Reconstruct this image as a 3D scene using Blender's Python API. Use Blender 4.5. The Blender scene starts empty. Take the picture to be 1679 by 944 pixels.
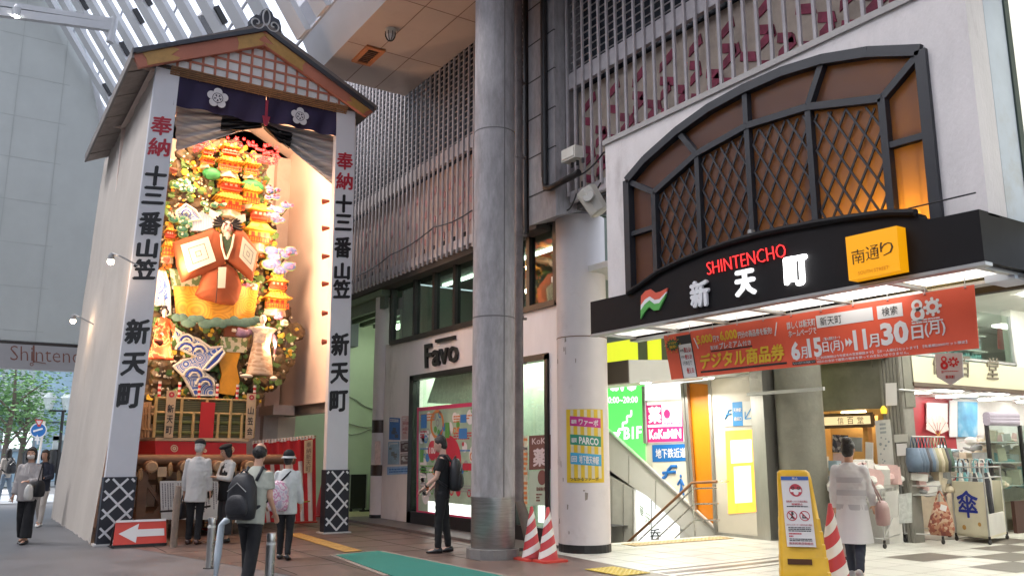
import bpy, bmesh, math, random
from mathutils import Vector, Matrix, noise
random.seed(7)
SC = bpy.context.scene
COL = SC.collection
R = math.radians
# ------------------------------------------------------------------ camera, sky, sun, exposure
CAM_H = 1.55
cam_d = bpy.data.cameras.new('camera'); cam = bpy.data.objects.new('camera', cam_d); COL.objects.link(cam)
YAW, PITCH, FPX = R(32.99), R(11.02), 1386.1
fwd = Vector((-math.cos(YAW)*math.cos(PITCH), math.sin(YAW)*math.cos(PITCH), math.sin(PITCH)))
cam.location = (0, 0, CAM_H)
cam.rotation_euler = fwd.to_track_quat('-Z', 'Y').to_euler()
cam_d.sensor_fit = 'HORIZONTAL'; cam_d.sensor_width = 36.0
cam_d.lens = 36.0*FPX/1679.0
cam_d.clip_start = 0.1; cam_d.clip_end = 3000
SC.camera = cam
SUN_EL, SUN_AZ = R(58), R(-120)          # azimuth measured from +X towards +Y, where the sun stands
world = bpy.data.worlds.new('World'); SC.world = world; world.use_nodes = True
wn = world.node_tree; wn.nodes.clear()
w_sky = wn.nodes.new('ShaderNodeTexSky'); w_sky.sky_type = 'NISHITA'; w_sky.sun_disc = False
w_sky.sun_elevation = SUN_EL; w_sky.sun_rotation = R(90)-SUN_AZ; w_sky.dust_density = 3.0
w_hs = wn.nodes.new('ShaderNodeHueSaturation'); w_hs.inputs['Saturation'].default_value = 0.42
w_bg = wn.nodes.new('ShaderNodeBackground'); w_bg.inputs['Strength'].default_value = 0.15
w_out = wn.nodes.new('ShaderNodeOutputWorld')
wn.links.new(w_sky.outputs[0], w_hs.inputs['Color']); wn.links.new(w_hs.outputs[0], w_bg.inputs['Color'])
wn.links.new(w_bg.outputs[0], w_out.inputs['Surface'])
sun_d = bpy.data.lights.new('sun', 'SUN'); sun_d.energy = 0.6; sun_d.angle = R(25); sun_d.color = (1, .97, .93)
sun = bpy.data.objects.new('sun', sun_d); COL.objects.link(sun)
sdir = Vector((math.cos(SUN_AZ)*math.cos(SUN_EL), math.sin(SUN_AZ)*math.cos(SUN_EL), math.sin(SUN_EL)))
sun.rotation_euler = sdir.to_track_quat('Z', 'Y').to_euler(); sun.location = (0, -10, 40)
SC.view_settings.view_transform = 'Standard'; SC.view_settings.look = 'None'
SC.view_settings.exposure = 1.8; SC.view_settings.gamma = 1.0
SC.cycles.max_bounces = 6; SC.cycles.transparent_max_bounces = 12
SC.cycles.sample_clamp_indirect = 4.0
try: SC.cycles.use_denoising = True
except Exception: pass

# ------------------------------------------------------------------ helpers
_r = fwd.cross(Vector((0, 0, 1))).normalized(); _u = _r.cross(fwd)
_O = Vector((0, 0, CAM_H))
def at(px, py, ax, v):
    """the point of the real plane axis = v that shows at a pixel of the photograph"""
    d = fwd*FPX + _r*(px-839.5) - _u*(py-472)
    i = 'xyz'.index(ax)
    return _O + d*((v-_O[i])/d[i])
def lin(h):
    h = h.lstrip('#'); c = [int(h[i:i+2], 16)/255 for i in (0, 2, 4)]
    return tuple(x/12.92 if x <= .04045 else ((x+.055)/1.055)**2.4 for x in c)
_M = {}
def mat(name, rgb, rough=.6, metal=0., var=.12, scale=3., bump=0., bscale=40., emit=0., ecol=None, spec=None, dirt=None, dscale=1.2, stretch=None):
    if name in _M: return _M[name]
    if isinstance(rgb, str): rgb = lin(rgb)
    m = bpy.data.materials.new(name); m.use_nodes = True; _M[name] = m
    nt = m.node_tree; b = nt.nodes['Principled BSDF']
    b.inputs['Roughness'].default_value = rough; b.inputs['Metallic'].default_value = metal
    b.inputs['Base Color'].default_value = (*rgb, 1)
    if spec is not None: b.inputs['Specular IOR Level'].default_value = spec
    L = nt.links
    tc = nt.nodes.new('ShaderNodeTexCoord'); vec = tc.outputs['Object']
    if stretch:
        mp = nt.nodes.new('ShaderNodeMapping'); mp.inputs['Scale'].default_value = stretch
        L.new(vec, mp.inputs['Vector']); vec = mp.outputs[0]
    if var:
        n = nt.nodes.new('ShaderNodeTexNoise'); n.inputs['Scale'].default_value = scale; n.inputs['Detail'].default_value = 5
        n.inputs['Roughness'].default_value = .65
        L.new(vec, n.inputs['Vector'])
        r = nt.nodes.new('ShaderNodeValToRGB')
        r.color_ramp.elements[0].position = .28; r.color_ramp.elements[1].position = .74
        r.color_ramp.elements[0].color = (*[c*(1-var) for c in rgb], 1); r.color_ramp.elements[1].color = (*[min(1, c*(1+var)) for c in rgb], 1)
        L.new(n.outputs['Fac'], r.inputs['Fac']); col = r.outputs['Color']
        if dirt is not None:
            d = lin(dirt) if isinstance(dirt, str) else dirt
            n2 = nt.nodes.new('ShaderNodeTexNoise'); n2.inputs['Scale'].default_value = dscale; n2.inputs['Detail'].default_value = 8
            n2.inputs['Roughness'].default_value = .72
            L.new(vec, n2.inputs['Vector'])
            r2 = nt.nodes.new('ShaderNodeValToRGB'); r2.color_ramp.elements[0].position = .55; r2.color_ramp.elements[1].position = .78
            mx = nt.nodes.new('ShaderNodeMixRGB'); L.new(n2.outputs['Fac'], r2.inputs['Fac']); L.new(r2.outputs['Color'], mx.inputs['Fac'])
            L.new(col, mx.inputs['Color1']); mx.inputs['Color2'].default_value = (*d, 1); col = mx.outputs['Color']
        L.new(col, b.inputs['Base Color'])
        rr = nt.nodes.new('ShaderNodeMapRange'); rr.inputs['To Min'].default_value = max(.03, rough-.1); rr.inputs['To Max'].default_value = min(1, rough+.12)
        L.new(n.outputs['Fac'], rr.inputs['Value']); L.new(rr.outputs[0], b.inputs['Roughness'])
    if bump:
        n3 = nt.nodes.new('ShaderNodeTexNoise'); n3.inputs['Scale'].default_value = bscale; n3.inputs['Detail'].default_value = 4
        bp = nt.nodes.new('ShaderNodeBump'); bp.inputs['Strength'].default_value = bump; bp.inputs['Distance'].default_value = .02
        L.new(vec, n3.inputs['Vector']); L.new(n3.outputs['Fac'], bp.inputs['Height']); L.new(bp.outputs[0], b.inputs['Normal'])
    if emit:
        e = ecol if ecol else rgb
        if isinstance(e, str): e = lin(e)
        b.inputs['Emission Color'].default_value = (*e, 1); b.inputs['Emission Strength'].default_value = emit
    return m
def glass(name, tint=(.9, .95, .95), refl=.10, rough=.02):
    if name in _M: return _M[name]
    m = bpy.data.materials.new(name); m.use_nodes = True; _M[name] = m
    nt = m.node_tree; nt.nodes.clear(); L = nt.links
    t = nt.nodes.new('ShaderNodeBsdfTransparent'); t.inputs[0].default_value = (*tint, 1)
    g = nt.nodes.new('ShaderNodeBsdfGlossy'); g.inputs['Roughness'].default_value = rough
    lw = nt.nodes.new('ShaderNodeLayerWeight'); lw.inputs[0].default_value = .5; fr = nt.nodes.new('ShaderNodeMath'); fr.operation = 'POWER'; fr.inputs[1].default_value = 4.; L.new(lw.outputs['Facing'], fr.inputs[0])
    ad = nt.nodes.new('ShaderNodeMath'); ad.operation = 'ADD'; ad.use_clamp = True; ad.inputs[1].default_value = refl
    mx = nt.nodes.new('ShaderNodeMixShader'); o = nt.nodes.new('ShaderNodeOutputMaterial')
    L.new(fr.outputs[0], ad.inputs[0]); L.new(ad.outputs[0], mx.inputs[0]); L.new(t.outputs[0], mx.inputs[1]); L.new(g.outputs[0], mx.inputs[2]); L.new(mx.outputs[0], o.inputs[0])
    return m
def ramp_mat(name, kind, colors, scale=4., rough=.6, distortion=2., stretch=None, const=True, **kw):
    """a patterned surface: wave / voronoi / noise / checker through a colour ramp"""
    if name in _M: return _M[name]
    m = bpy.data.materials.new(name); m.use_nodes = True; _M[name] = m
    nt = m.node_tree; b = nt.nodes['Principled BSDF']; b.inputs['Roughness'].default_value = rough; L = nt.links
    tc = nt.nodes.new('ShaderNodeTexCoord'); vec = tc.outputs['Object']
    if stretch:
        mp = nt.nodes.new('ShaderNodeMapping'); mp.inputs['Scale'].default_value = stretch; L.new(vec, mp.inputs['Vector']); vec = mp.outputs[0]
    if kind == 'wave':
        t = nt.nodes.new('ShaderNodeTexWave'); t.inputs['Distortion'].default_value = distortion; t.inputs['Detail'].default_value = kw.get('detail', 1.); f = 'Fac'
        t.bands_direction = kw.get('dirn', 'Z'); t.inputs['Detail Scale'].default_value = kw.get('dsc', 1.)
    elif kind == 'rings':
        t = nt.nodes.new('ShaderNodeTexVoronoi'); f = 'Distance'
    elif kind == 'voronoi':
        t = nt.nodes.new('ShaderNodeTexVoronoi'); f = 'Color'
    else:
        t = nt.nodes.new('ShaderNodeTexNoise'); t.inputs['Detail'].default_value = kw.get('detail', 2.); f = 'Fac'
    t.inputs['Scale'].default_value = scale
    L.new(vec, t.inputs['Vector']); out = t.outputs[f]
    if kind == 'rings':
        mm = nt.nodes.new('ShaderNodeMath'); mm.operation = 'MULTIPLY'; mm.inputs[1].default_value = kw.get('freq', 3.)
        fr = nt.nodes.new('ShaderNodeMath'); fr.operation = 'FRACT'; L.new(out, mm.inputs[0]); L.new(mm.outputs[0], fr.inputs[0]); out = fr.outputs[0]
    if kind == 'voronoi':
        sp = nt.nodes.new('ShaderNodeSeparateColor'); L.new(out, sp.inputs[0]); out = sp.outputs[0]
    r = nt.nodes.new('ShaderNodeValToRGB'); cr = r.color_ramp
    if const: cr.interpolation = 'CONSTANT'
    n = len(colors)
    lo, hi = kw.get('lo', 0.), kw.get('hi', 1.)
    for i, c in enumerate(colors):
        if isinstance(c, str): c = lin(c)
        p = lo+(hi-lo)*(i/n if const else i/(n-1))
        e = cr.elements[i] if i < 2 else cr.elements.new(p)
        e.position = p; e.color = (*c, 1)
    L.new(out, r.inputs['Fac']); L.new(r.outputs['Color'], b.inputs['Base Color'])
    return m

class MB:
    """collects shapes into one mesh"""
    def __init__(s): s.v = []; s.f = []; s.mi = []; s.m = 0
    def add(s, vs, fs):
        o = len(s.v); s.v += [Vector(x) for x in vs]
        for f in fs: s.f.append([i+o for i in f]); s.mi.append(s.m)
        return s
    def box(s, p0, p1):
        a = [min(p0[i], p1[i]) for i in range(3)]; b = [max(p0[i], p1[i]) for i in range(3)]
        return s.add([(a[0], a[1], a[2]), (b[0], a[1], a[2]), (b[0], b[1], a[2]), (a[0], b[1], a[2]), (a[0], a[1], b[2]), (b[0], a[1], b[2]), (b[0], b[1], b[2]), (a[0], b[1], b[2])],
                     [(0, 3, 2, 1), (4, 5, 6, 7), (0, 1, 5, 4), (1, 2, 6, 5), (2, 3, 7, 6), (3, 0, 4, 7)])
    def bar(s, p, q, w, h, up=(0, 0, 1)):
        p = Vector(p); q = Vector(q); d = (q-p).normalized(); up = Vector(up)
        if abs(d.dot(up)) > .98: up = Vector((1, 0, 0))
        a = d.cross(up).normalized()*(w/2); b = a.cross(d).normalized()*(h/2)
        vs = [p-a-b, p+a-b, p+a+b, p-a+b, q-a-b, q+a-b, q+a+b, q-a+b]
        return s.add(vs, [(0, 3, 2, 1), (4, 5, 6, 7), (0, 1, 5, 4), (1, 2, 6, 5), (2, 3, 7, 6), (3, 0, 4, 7)])
    def poly(s, pts): return s.add(pts, [list(range(len(pts)))])
    def prism(s, pts, ext):
        """closed slab: polygon pushed along ext"""
        pts = [Vector(p) for p in pts]; e = Vector(ext); n = len(pts)
        nrm = Vector((0, 0, 0))
        for i in range(n): nrm += pts[i].cross(pts[(i+1) % n])
        if nrm.dot(e) > 0: pts.reverse()
        return s.add(pts+[p+e for p in pts], [list(range(n)), list(range(2*n-1, n-1, -1))]+[(i, i+n, (i+1) % n+n, (i+1) % n) for i in range(n)])
    def tube(s, pts, r, n=8, cap=True):
        pts = [Vector(p) for p in pts]; rs = r if isinstance(r, (list, tuple)) else [r]*len(pts)
        o = len(s.v); up = Vector((0, 0, 1)); prev = None; vs = []; fs = []
        for i, p in enumerate(pts):
            d = (pts[min(i+1, len(pts)-1)]-pts[max(i-1, 0)]).normalized()
            if prev is None: a = d.cross(up if abs(d.z) < .95 else Vector((1, 0, 0))).normalized()
            else: a = (prev-d*prev.dot(d)).normalized()
            prev = a; b = d.cross(a)
            for k in range(n):
                t = 2*math.pi*k/n; vs.append(p+(a*math.cos(t)+b*math.sin(t))*rs[i])
        for i in range(len(pts)-1):
            for k in range(n): fs.append((i*n+k, i*n+(k+1) % n, (i+1)*n+(k+1) % n, (i+1)*n+k))
        if cap: fs += [tuple(range(n-1, -1, -1)), tuple(range((len(pts)-1)*n, len(pts)*n))]
        return s.add(vs, fs)
    def loft(s, rings, n=16):
        """rings: (centre, half width vector, half depth vector)"""
        vs = []; fs = []
        for c, a, b in rings:
            c = Vector(c); a = Vector(a); b = Vector(b)
            for k in range(n):
                t = 2*math.pi*k/n; vs.append(c+a*math.cos(t)+b*math.sin(t))
        for i in range(len(rings)-1):
            for k in range(n): fs.append((i*n+k, i*n+(k+1) % n, (i+1)*n+(k+1) % n, (i+1)*n+k))
        fs += [tuple(range(n-1, -1, -1)), tuple(range((len(rings)-1)*n, len(rings)*n))]
        return s.add(vs, fs)
    def lathe(s, prof, c=(0, 0, 0), n=24):
        c = Vector(c); vs = []; fs = []
        for r, z in prof:
            for k in range(n):
                t = 2*math.pi*k/n; vs.append(c+Vector((r*math.cos(t), r*math.sin(t), z)))
        for i in range(len(prof)-1):
            for k in range(n): fs.append((i*n+k, i*n+(k+1) % n, (i+1)*n+(k+1) % n, (i+1)*n+k))
        fs += [tuple(range(n-1, -1, -1)), tuple(range((len(prof)-1)*n, len(prof)*n))]
        return s.add(vs, fs)
    def ell(s, c, r, n=12, m=8, M=None):
        c = Vector(c); r = (r, r, r) if isinstance(r, (int, float)) else r
        vs = [Vector((0, 0, -r[2]))]; fs = []
        for j in range(1, m):
            t = math.pi*j/m-math.pi/2
            for k in range(n):
                a = 2*math.pi*k/n; vs.append(Vector((r[0]*math.cos(t)*math.cos(a), r[1]*math.cos(t)*math.sin(a), r[2]*math.sin(t))))
        vs.append(Vector((0, 0, r[2])))
        for k in range(n): fs.append((0, 1+(k+1) % n, 1+k))
        for j in range(m-2):
            for k in range(n): fs.append((1+j*n+k, 1+j*n+(k+1) % n, 1+(j+1)*n+(k+1) % n, 1+(j+1)*n+k))
        for k in range(n): fs.append((len(vs)-1, 1+(m-2)*n+k, 1+(m-2)*n+(k+1) % n))
        return s.add([c+(M @ v if M else v) for v in vs], fs)
    def limb(s, p, q, r0, r1, n=12):
        s.ell(p, r0, n, 8); s.ell(q, r1, n, 8); return s.tube([p, q], [r0, r1], n)
    def grid(s, fn, nu, nv):
        vs = [fn(i/nu, j/nv) for j in range(nv+1) for i in range(nu+1)]
        return s.add(vs, [(j*(nu+1)+i, j*(nu+1)+i+1, (j+1)*(nu+1)+i+1, (j+1)*(nu+1)+i) for j in range(nv) for i in range(nu)])
    def build(s, name, mats, parent=None, smooth=False, origin=None, local=False):
        """local = vertices already relative to the parent"""
        if not isinstance(mats, (list, tuple)): mats = [mats]
        if local: off = Vector((0, 0, 0)); loc = Vector((0, 0, 0))
        elif parent is not None:
            off = wloc(parent); loc = Vector((0, 0, 0))
        else:
            if origin is None:
                xs = [v.x for v in s.v]; ys = [v.y for v in s.v]; zs = [v.z for v in s.v]
                origin = ((min(xs)+max(xs))/2, (min(ys)+max(ys))/2, min(zs))
            off = Vector(origin); loc = off
        me = bpy.data.meshes.new(name); me.from_pydata([v-off for v in s.v], [], s.f)
        for m in mats: me.materials.append(m)
        if len(mats) > 1: me.polygons.foreach_set('material_index', s.mi)
        if smooth:
            me.polygons.foreach_set('use_smooth', [True]*len(s.f))
            if smooth != 'all': me.set_sharp_from_angle(angle=R(40))
        me.update()
        o = bpy.data.objects.new(name, me); COL.objects.link(o); o.location = loc
        if parent is not None: o.parent = parent
        return o
def wloc(o):
    p = Vector((0, 0, 0))
    while o is not None: p += o.location; o = o.parent
    return p
def tag(o, label=None, cat=None, group=None, kind=None):
    if label: o['label'] = label
    if cat: o['category'] = cat
    if group: o['group'] = group
    if kind: o['kind'] = kind
    return o
def thing(name, label, cat, loc=(0, 0, 0), group=None):
    o = bpy.data.objects.new(name, None); COL.objects.link(o); o.location = loc; o.empty_display_size = .1
    return tag(o, label, cat, group)
def copy_tree(o, parent=None):
    c = o.copy(); COL.objects.link(c)
    if parent is not None: c.parent = parent
    for ch in list(o.children): copy_tree(ch, c)
    return c
_T = {}
def glyphs(s, bold=0., shear=0., italic=0.):
    k = (s, bold, shear, italic)
    if k in _T: return _T[k]
    cjk = any(ord(ch) > 0x2E80 for ch in s)
    c = bpy.data.curves.new('text', 'FONT'); c.body = s; c.offset = 0 if cjk else bold; c.resolution_u = 2; c.align_x = 'CENTER'; c.shear = italic
    o = bpy.data.objects.new('text', c); m = o.to_mesh()
    vs = [(v.co.x, v.co.y+shear*v.co.x) for v in m.vertices]; fs = [list(p.vertices) for p in m.polygons]
    o.to_mesh_clear(); bpy.data.objects.remove(o); bpy.data.curves.remove(c)
    lay = [0]*len(vs)
    if cjk and bold > .008:      # heavier strokes: the glyph again, shifted a little, each a hair prouder
        v0, f0, b = list(vs), list(fs), bold*1.1-.004; n0 = len(v0)
        for i, (dx, dy) in enumerate(((b, 0), (-b, 0), (0, b*.8), (0, -b*.8), (b*.7, b*.6), (-b*.7, -b*.6))):
            vs += [(x+dx, y+dy) for x, y in v0]; fs += [[k+n0*(i+1) for k in f] for f in f0]; lay += [i+1]*n0
    x0, x1 = min(v[0] for v in vs), max(v[0] for v in vs); y0, y1 = min(v[1] for v in vs), max(v[1] for v in vs)
    r = ([((v[0]-x0)/(x1-x0), (v[1]-y0)/(y1-y0), l) for v, l in zip(vs, lay)], fs); _T[k] = r
    return r
def put_text(mb, s, TL, TR, BR, BL, eps=.004, thick=0., bold=.02, shear=0., italic=0., rough=0.):
    """the letters of s stretched over a four-cornered patch, raised by eps; thick gives them real depth"""
    vs, fs = glyphs(s, bold, shear, italic)
    TL, TR, BR, BL = map(Vector, (TL, TR, BR, BL))
    n = (TR-TL).cross(TL-BL)
    n = n.normalized()
    P = []
    for u, v, l in vs:
        if rough: u += rough*noise.noise(Vector((u*5, v*5, len(s)))); v += rough*noise.noise(Vector((u*5, v*5, 9.1)))
        P.append((BL*(1-u)+BR*u)*(1-v)+(TL*(1-u)+TR*u)*v+n*(eps+thick+l*.0004))
    mb.add(P, fs)
    if thick:
        e = {}
        for f in fs:
            for i in range(len(f)):
                a, b = f[i], f[(i+1) % len(f)]; e[(a, b)] = 1
        sv = []; sf = []
        for a, b in e:
            if (b, a) not in e:
                i = len(sv); sv += [P[b], P[a], P[a]-n*thick, P[b]-n*thick]; sf.append((i, i+1, i+2, i+3))
        mb.add(sv, sf)
    return mb
def patch(ax, v, *px): return [at(x, y, ax, v) for x, y in px]
def sub4(q, u0, v0, u1, v1):
    """a rectangle inside a four-cornered patch (u right, v down)"""
    TL, TR, BR, BL = q
    f = lambda u, v: (TL*(1-u)+TR*u)*(1-v)+(BL*(1-u)+BR*u)*v
    return [f(u0, v0), f(u1, v0), f(u1, v1), f(u0, v1)]
def nrm4(q): return (q[1]-q[0]).cross(q[0]-q[3]).normalized()
def panel(name, q, m, thick=.02, parent=None, eps=0.):
    n = nrm4(q); return MB().prism([p+n*(eps+thick) for p in q], -n*thick).build(name, m, parent)
def flat(mb, q, u0, v0, u1, v1, eps):
    n = nrm4(q); mb.poly([p+n*eps for p in reversed(sub4(q, u0, v0, u1, v1))]); return mb
def disc(mb, q, u, v, ru, eps, n=20, r0=0., asp=None):
    """disc or ring on a patch, radius ru as a share of the patch width"""
    TL, TR, BR, BL = q; w = (TR-TL).length; h = (TL-BL).length; nn = nrm4(q)
    f = lambda a, b: (TL*(1-a)+TR*a)*(1-b)+(BL*(1-a)+BR*a)*b+nn*eps
    rv = ru*w/h*(asp or 1)
    o = [f(u+ru*math.cos(2*math.pi*k/n), v-rv*math.sin(2*math.pi*k/n)) for k in range(n)]
    if r0:
        i = [f(u+ru*r0*math.cos(2*math.pi*k/n), v-rv*r0*math.sin(2*math.pi*k/n)) for k in range(n)]
        mb.add(o+i, [(k, (k+1) % n, n+(k+1) % n, n+k) for k in range(n)])
    else: mb.poly(o)
    return mb
def small_print(mb, q, u0, v0, u1, v1, rows, eps=.004, seed=1, fill=.55):
    """rows of small printed words too fine to read"""
    rr = random.Random(seed); h = (v1-v0)/rows
    for i in range(rows):
        u = u0
        while u < u1-.01:
            w = rr.uniform(.03, .12)*(u1-u0)*1.4; w = min(w, u1-u)
            flat(mb, q, u, v0+h*(i+.5-fill/2), u+w*.86, v0+h*(i+.5+fill/2), eps); u += w
            if rr.random() < .06: break
    return mb
# ------------------------------------------------------------------ ground
def sheet(name, pts, z, m, holes=None):
    mb = MB(); mb.poly([(x, y, z) for x, y in pts]); o = mb.build(name, m, origin=(pts[0][0], pts[0][1], z)); tag(o, kind='structure'); return o
m_asph = mat('grey street paving', (.11, .11, .118), .5, var=.3, scale=1.3, bump=.15, bscale=60, dirt=(.055, .055, .06), dscale=.5)
m_brown = mat('worn brown terrace paving', (.135, .09, .076), .36, var=.42, scale=2.6, bump=.05, bscale=30, dirt=(.20, .135, .105), dscale=.55)
m_white = mat('pale passage tile', (.60, .59, .54), .42, var=.07, scale=1.2, dirt=(.40, .39, .35), dscale=.9)
m_dkt = mat('dark passage tile', (.15, .13, .11), .4, var=.15)
hx0, hx1, hy0, hy1 = -14.6, -11.95, 9.7, 12.6
g = MB()
for x0, x1, y0, y1 in ((-400, hx0, -400, 400), (hx1, 400, -400, 400), (hx0, hx1, -400, hy0), (hx0, hx1, hy1, 400)):
    g.poly([(x0, y0, 0), (x1, y0, 0), (x1, y1, 0), (x0, y1, 0)])
tag(g.build('street_ground', m_asph, origin=(0, 0, 0)), kind='structure')
sheet('terrace_pavement', [(-24, 2.35), (-15.9, 2.6), (-14.78, 2.9), (-10.56, 3.97), (-4, 5.62), (3, 7.4), (3, 7.86), (-8.42, 7.88), (-10.83, 8.05), (-11.9, 8.05), (-11.9, 8.6), (-24, 8.6)], .004, m_brown)
sheet('passage_floor', [(-11.92, 8.05), (-10.83, 8.05), (-8.42, 7.88), (3, 7.86), (3, 40), (-11.92, 40)], .005, m_white)
mj = mat('paving joint', (.06, .05, .045), .8, var=.05)
j = MB()
for i in range(22):
    x = -23.6+i*.9
    ya = max(2.6, 2.9+(x+14.78)*.253)
    if x < -11.4: j.box((x-.01, ya+.1, .0055), (x+.01, 7.7, .0065))
for i in range(7):
    y = 3.0+i*.9; xe = min(-11, -14.78+(y-2.9)/.253-.3)
    j.box((-23.6, y-.01, .0068), (xe, y+.01, .0078))
tag(j.build('pavement_joints', mj), kind='structure')
mjl = mat('passage tile joint', (.33, .32, .29), .7, var=.05)
j = MB()
for i in range(30): x = -11.6+i*.6; j.box((x-.004, 8.1, .0062), (x+.004, 30, .0068))
for i in range(36): y = 8.4+i*.6; j.box((-11.9, y-.004, .007), (3, y+.004, .0076))
tag(j.build('passage_floor_joints', mjl), kind='structure')
k = MB()   # dark tiles laid as a chequer, and the dark curved bands by the entrance
for a in range(-4, 7):
    for b in range(-3, 8):
        if (a+b) % 2: continue
        c = Vector((-7.42, 13.05, .009)); ux = Vector((.66, -.03, 0)); uy = Vector((.03, 1.15, 0))
        p = c+ux*a*1.0+uy*b*.98
        if p.x > -4.2 or p.x < -8.7 or p.y < 10.8: continue
        k.poly([p, p+ux, p+ux+uy, p+uy])
tag(k.build('dark_floor_tiles', m_dkt), kind='structure')
k = MB()
for r0, r1 in ((0, .05), (.22, .36), (.52, .58)):
    pts = []
    for i in range(25):
        t = i/24; y = 7.95+t*4.2; x = -8.92+.10*math.sin(t*3.1)-.28*t
        pts.append((x, y))
    for (xa, ya), (xb, yb) in zip(pts, pts[1:]):
        k.poly([(xa+r0, ya, .010), (xa+r1, ya, .010), (xb+r1, yb, .010), (xb+r0, yb, .010)])
tag(k.build('floor_bands', m_dkt), kind='structure')
kb = MB().box((-19.6, 7.78, 0), (-11.75, 8.55, .055))
tag(kb.build('shop_kerb', mat('dark kerb stone', (.11, .09, .085), .45, var=.25)), kind='structure')
# tactile strips
def tactile(name, pts, m, label, nx, ny):
    q = [Vector((x, y, .012)) for x, y in pts]
    t = MB(); n = Vector((0, 0, 1))
    t.prism([p for p in q], (0, 0, .006))
    for i in range(nx):
        for jn in range(ny):
            p = sub4(q, (i+.5)/nx, (jn+.5)/ny, 1, 1)[0]
            t.lathe([(.022, .006), (.016, .011)], p, 6)
    tag(t.build(name, m), kind='structure')
m_tac = mat('worn yellow tactile paving', (.36, .21, .055), .6, var=.3, scale=5)
m_tan = mat('pale tan tactile paving', (.50, .38, .20), .6, var=.15, scale=5)
tactile('tactile_strip', [(-16.6, 5.55), (-13.1, 5.36), (-13.12, 5.66), (-16.6, 5.85)], m_tac, '', 46, 4)
tactile('tactile_strip', [(-9.45, 7.3), (-8.7, 7.3), (-8.7, 7.8), (-9.45, 7.8)], mat('bright yellow tactile paving', (.50, .36, .05), .55, var=.2), '', 9, 6)
tactile('tactile_strip', [(-11.65, 9.8), (-11.3, 9.8), (-11.3, 12.2), (-11.65, 12.2)], m_tan, '', 4, 26)
# green mat
gm = MB().prism([(-12.79, 5.08, .008), (-12.96, 5.86, .008), (-6.0, 6.2, .008), (-6.0, 4.1, .008), (-10.36, 4.87, .008)], (0, 0, .012))
o = gm.build('floor_mat', mat('green floor mat', (.012, .155, .125), .75, var=.12, scale=2, bump=.3, bscale=200))
tag(o, 'flat green mat with worn edge strips laid on the brown paving', 'floor mat')
e = MB()
for a, b in (((-12.83, 5.04), (-13.0, 5.9)), ((-13.0, 5.9), (-6.0, 6.25)), ((-12.83, 5.04), (-10.36, 4.81))):
    e.bar((*a, .0125), (*b, .0125), .07, .009)
e.build('edge_strip', mat('worn mat edge', (.24, .2, .17), .7), o)

# ------------------------------------------------------------------ the long shop building
YF = 8.55      # ground-floor face
m_wall = mat('off-white painted wall', (.74, .685, .68), .55, var=.06, scale=1.5, dirt=(.50, .43, .43), dscale=.8, stretch=(2, 2, .6))
m_fin = mat('pale aluminium fin', (.40, .365, .375), .45, var=.15, scale=6, dirt=(.27, .24, .24), dscale=2)
m_frame = mat('dark brown window frame', (.028, .020, .018), .4, var=.1)
m_black = mat('black metal', (.012, .011, .012), .4, var=.1)
m_conc = mat('grey concrete', (.30, .28, .288), .7, var=.26, scale=7, bump=.15, bscale=60, dirt=(.20, .18, .18), dscale=1.6, stretch=(1.6, 1.6, .5))
bld = thing('shop_building', 'long shop building with white ground floor, dark windows and fins above', 'building', (-15, YF, 0))
w = MB()
zo, zu0, zu1 = 3.24, 4.12, 5.62      # shop window head, upper window sill and head
xl, xr = -17.36, -11.98
w.box((-18.95, YF, 0), (xl, YF+.3, zu0)); w.box((xl, YF, zo), (xr, YF+.3, zu0)); w.box((xr, YF, 0), (-11.0, YF+.3, zu0))
w.box((xl, YF, 0), (xr, YF+.3, .1))
w.box((-18.9, YF, zu1), (-11.0, YF+.3, 6.0))
w.build('wall', m_wall, bld)
# upper windows
uw = MB()
ux = [-18.5]+[at(x, 540, 'y', YF).x for x in (680, 712, 746)]+[-14.1, -12.95, at(868, 440, 'y', YF).x, -11.75]
for x in ux: uw.box((x-.05, YF-.04, zu0), (x+.05, YF+.1, zu1))
uw.box((ux[0], YF-.05, zu0-.05), (ux[-1], YF+.1, zu0+.05)); uw.box((ux[0], YF-.05, zu1-.06), (ux[-1], YF+.1, zu1+.04))
uwf = uw.build('upper_window', m_frame, bld)
mg = glass('window glass', (.62, .70, .66), .13)
for a, b in zip(ux, ux[1:]):
    MB().box((a+.05, YF+.03, zu0+.05), (b-.05, YF+.04, zu1-.06)).build('pane', mg, uwf)
# the room behind them
rm = MB(); rm.box((-18.5, YF+2.6, zu0-.3), (-11.2, YF+2.7, zu1+.3)); rm.box((-18.5, YF+.3, zu0-.32), (-11.2, YF+2.7, zu0-.3)); rm.box((-18.5, YF+.3, zu1+.04), (-11.2, YF+2.7, zu1+.1))
rm.box((-18.55, YF+.3, zu0), (-18.5, YF+2.7, zu1)); rm.box((-11.25, YF+.3, zu0), (-11.2, YF+2.7, zu1))
MB().box((-18.2, YF+1.2, zu1-.02), (-12, YF+1.3, zu1+.03)).build('room_lamp', mat('room lamp', (1, 1, 1), emit=4, ecol=(.85, 1, .85), var=0), bld)
rm.build('upper_room', mat('dim green room', (.16, .19, .16), .7), bld)
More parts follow.
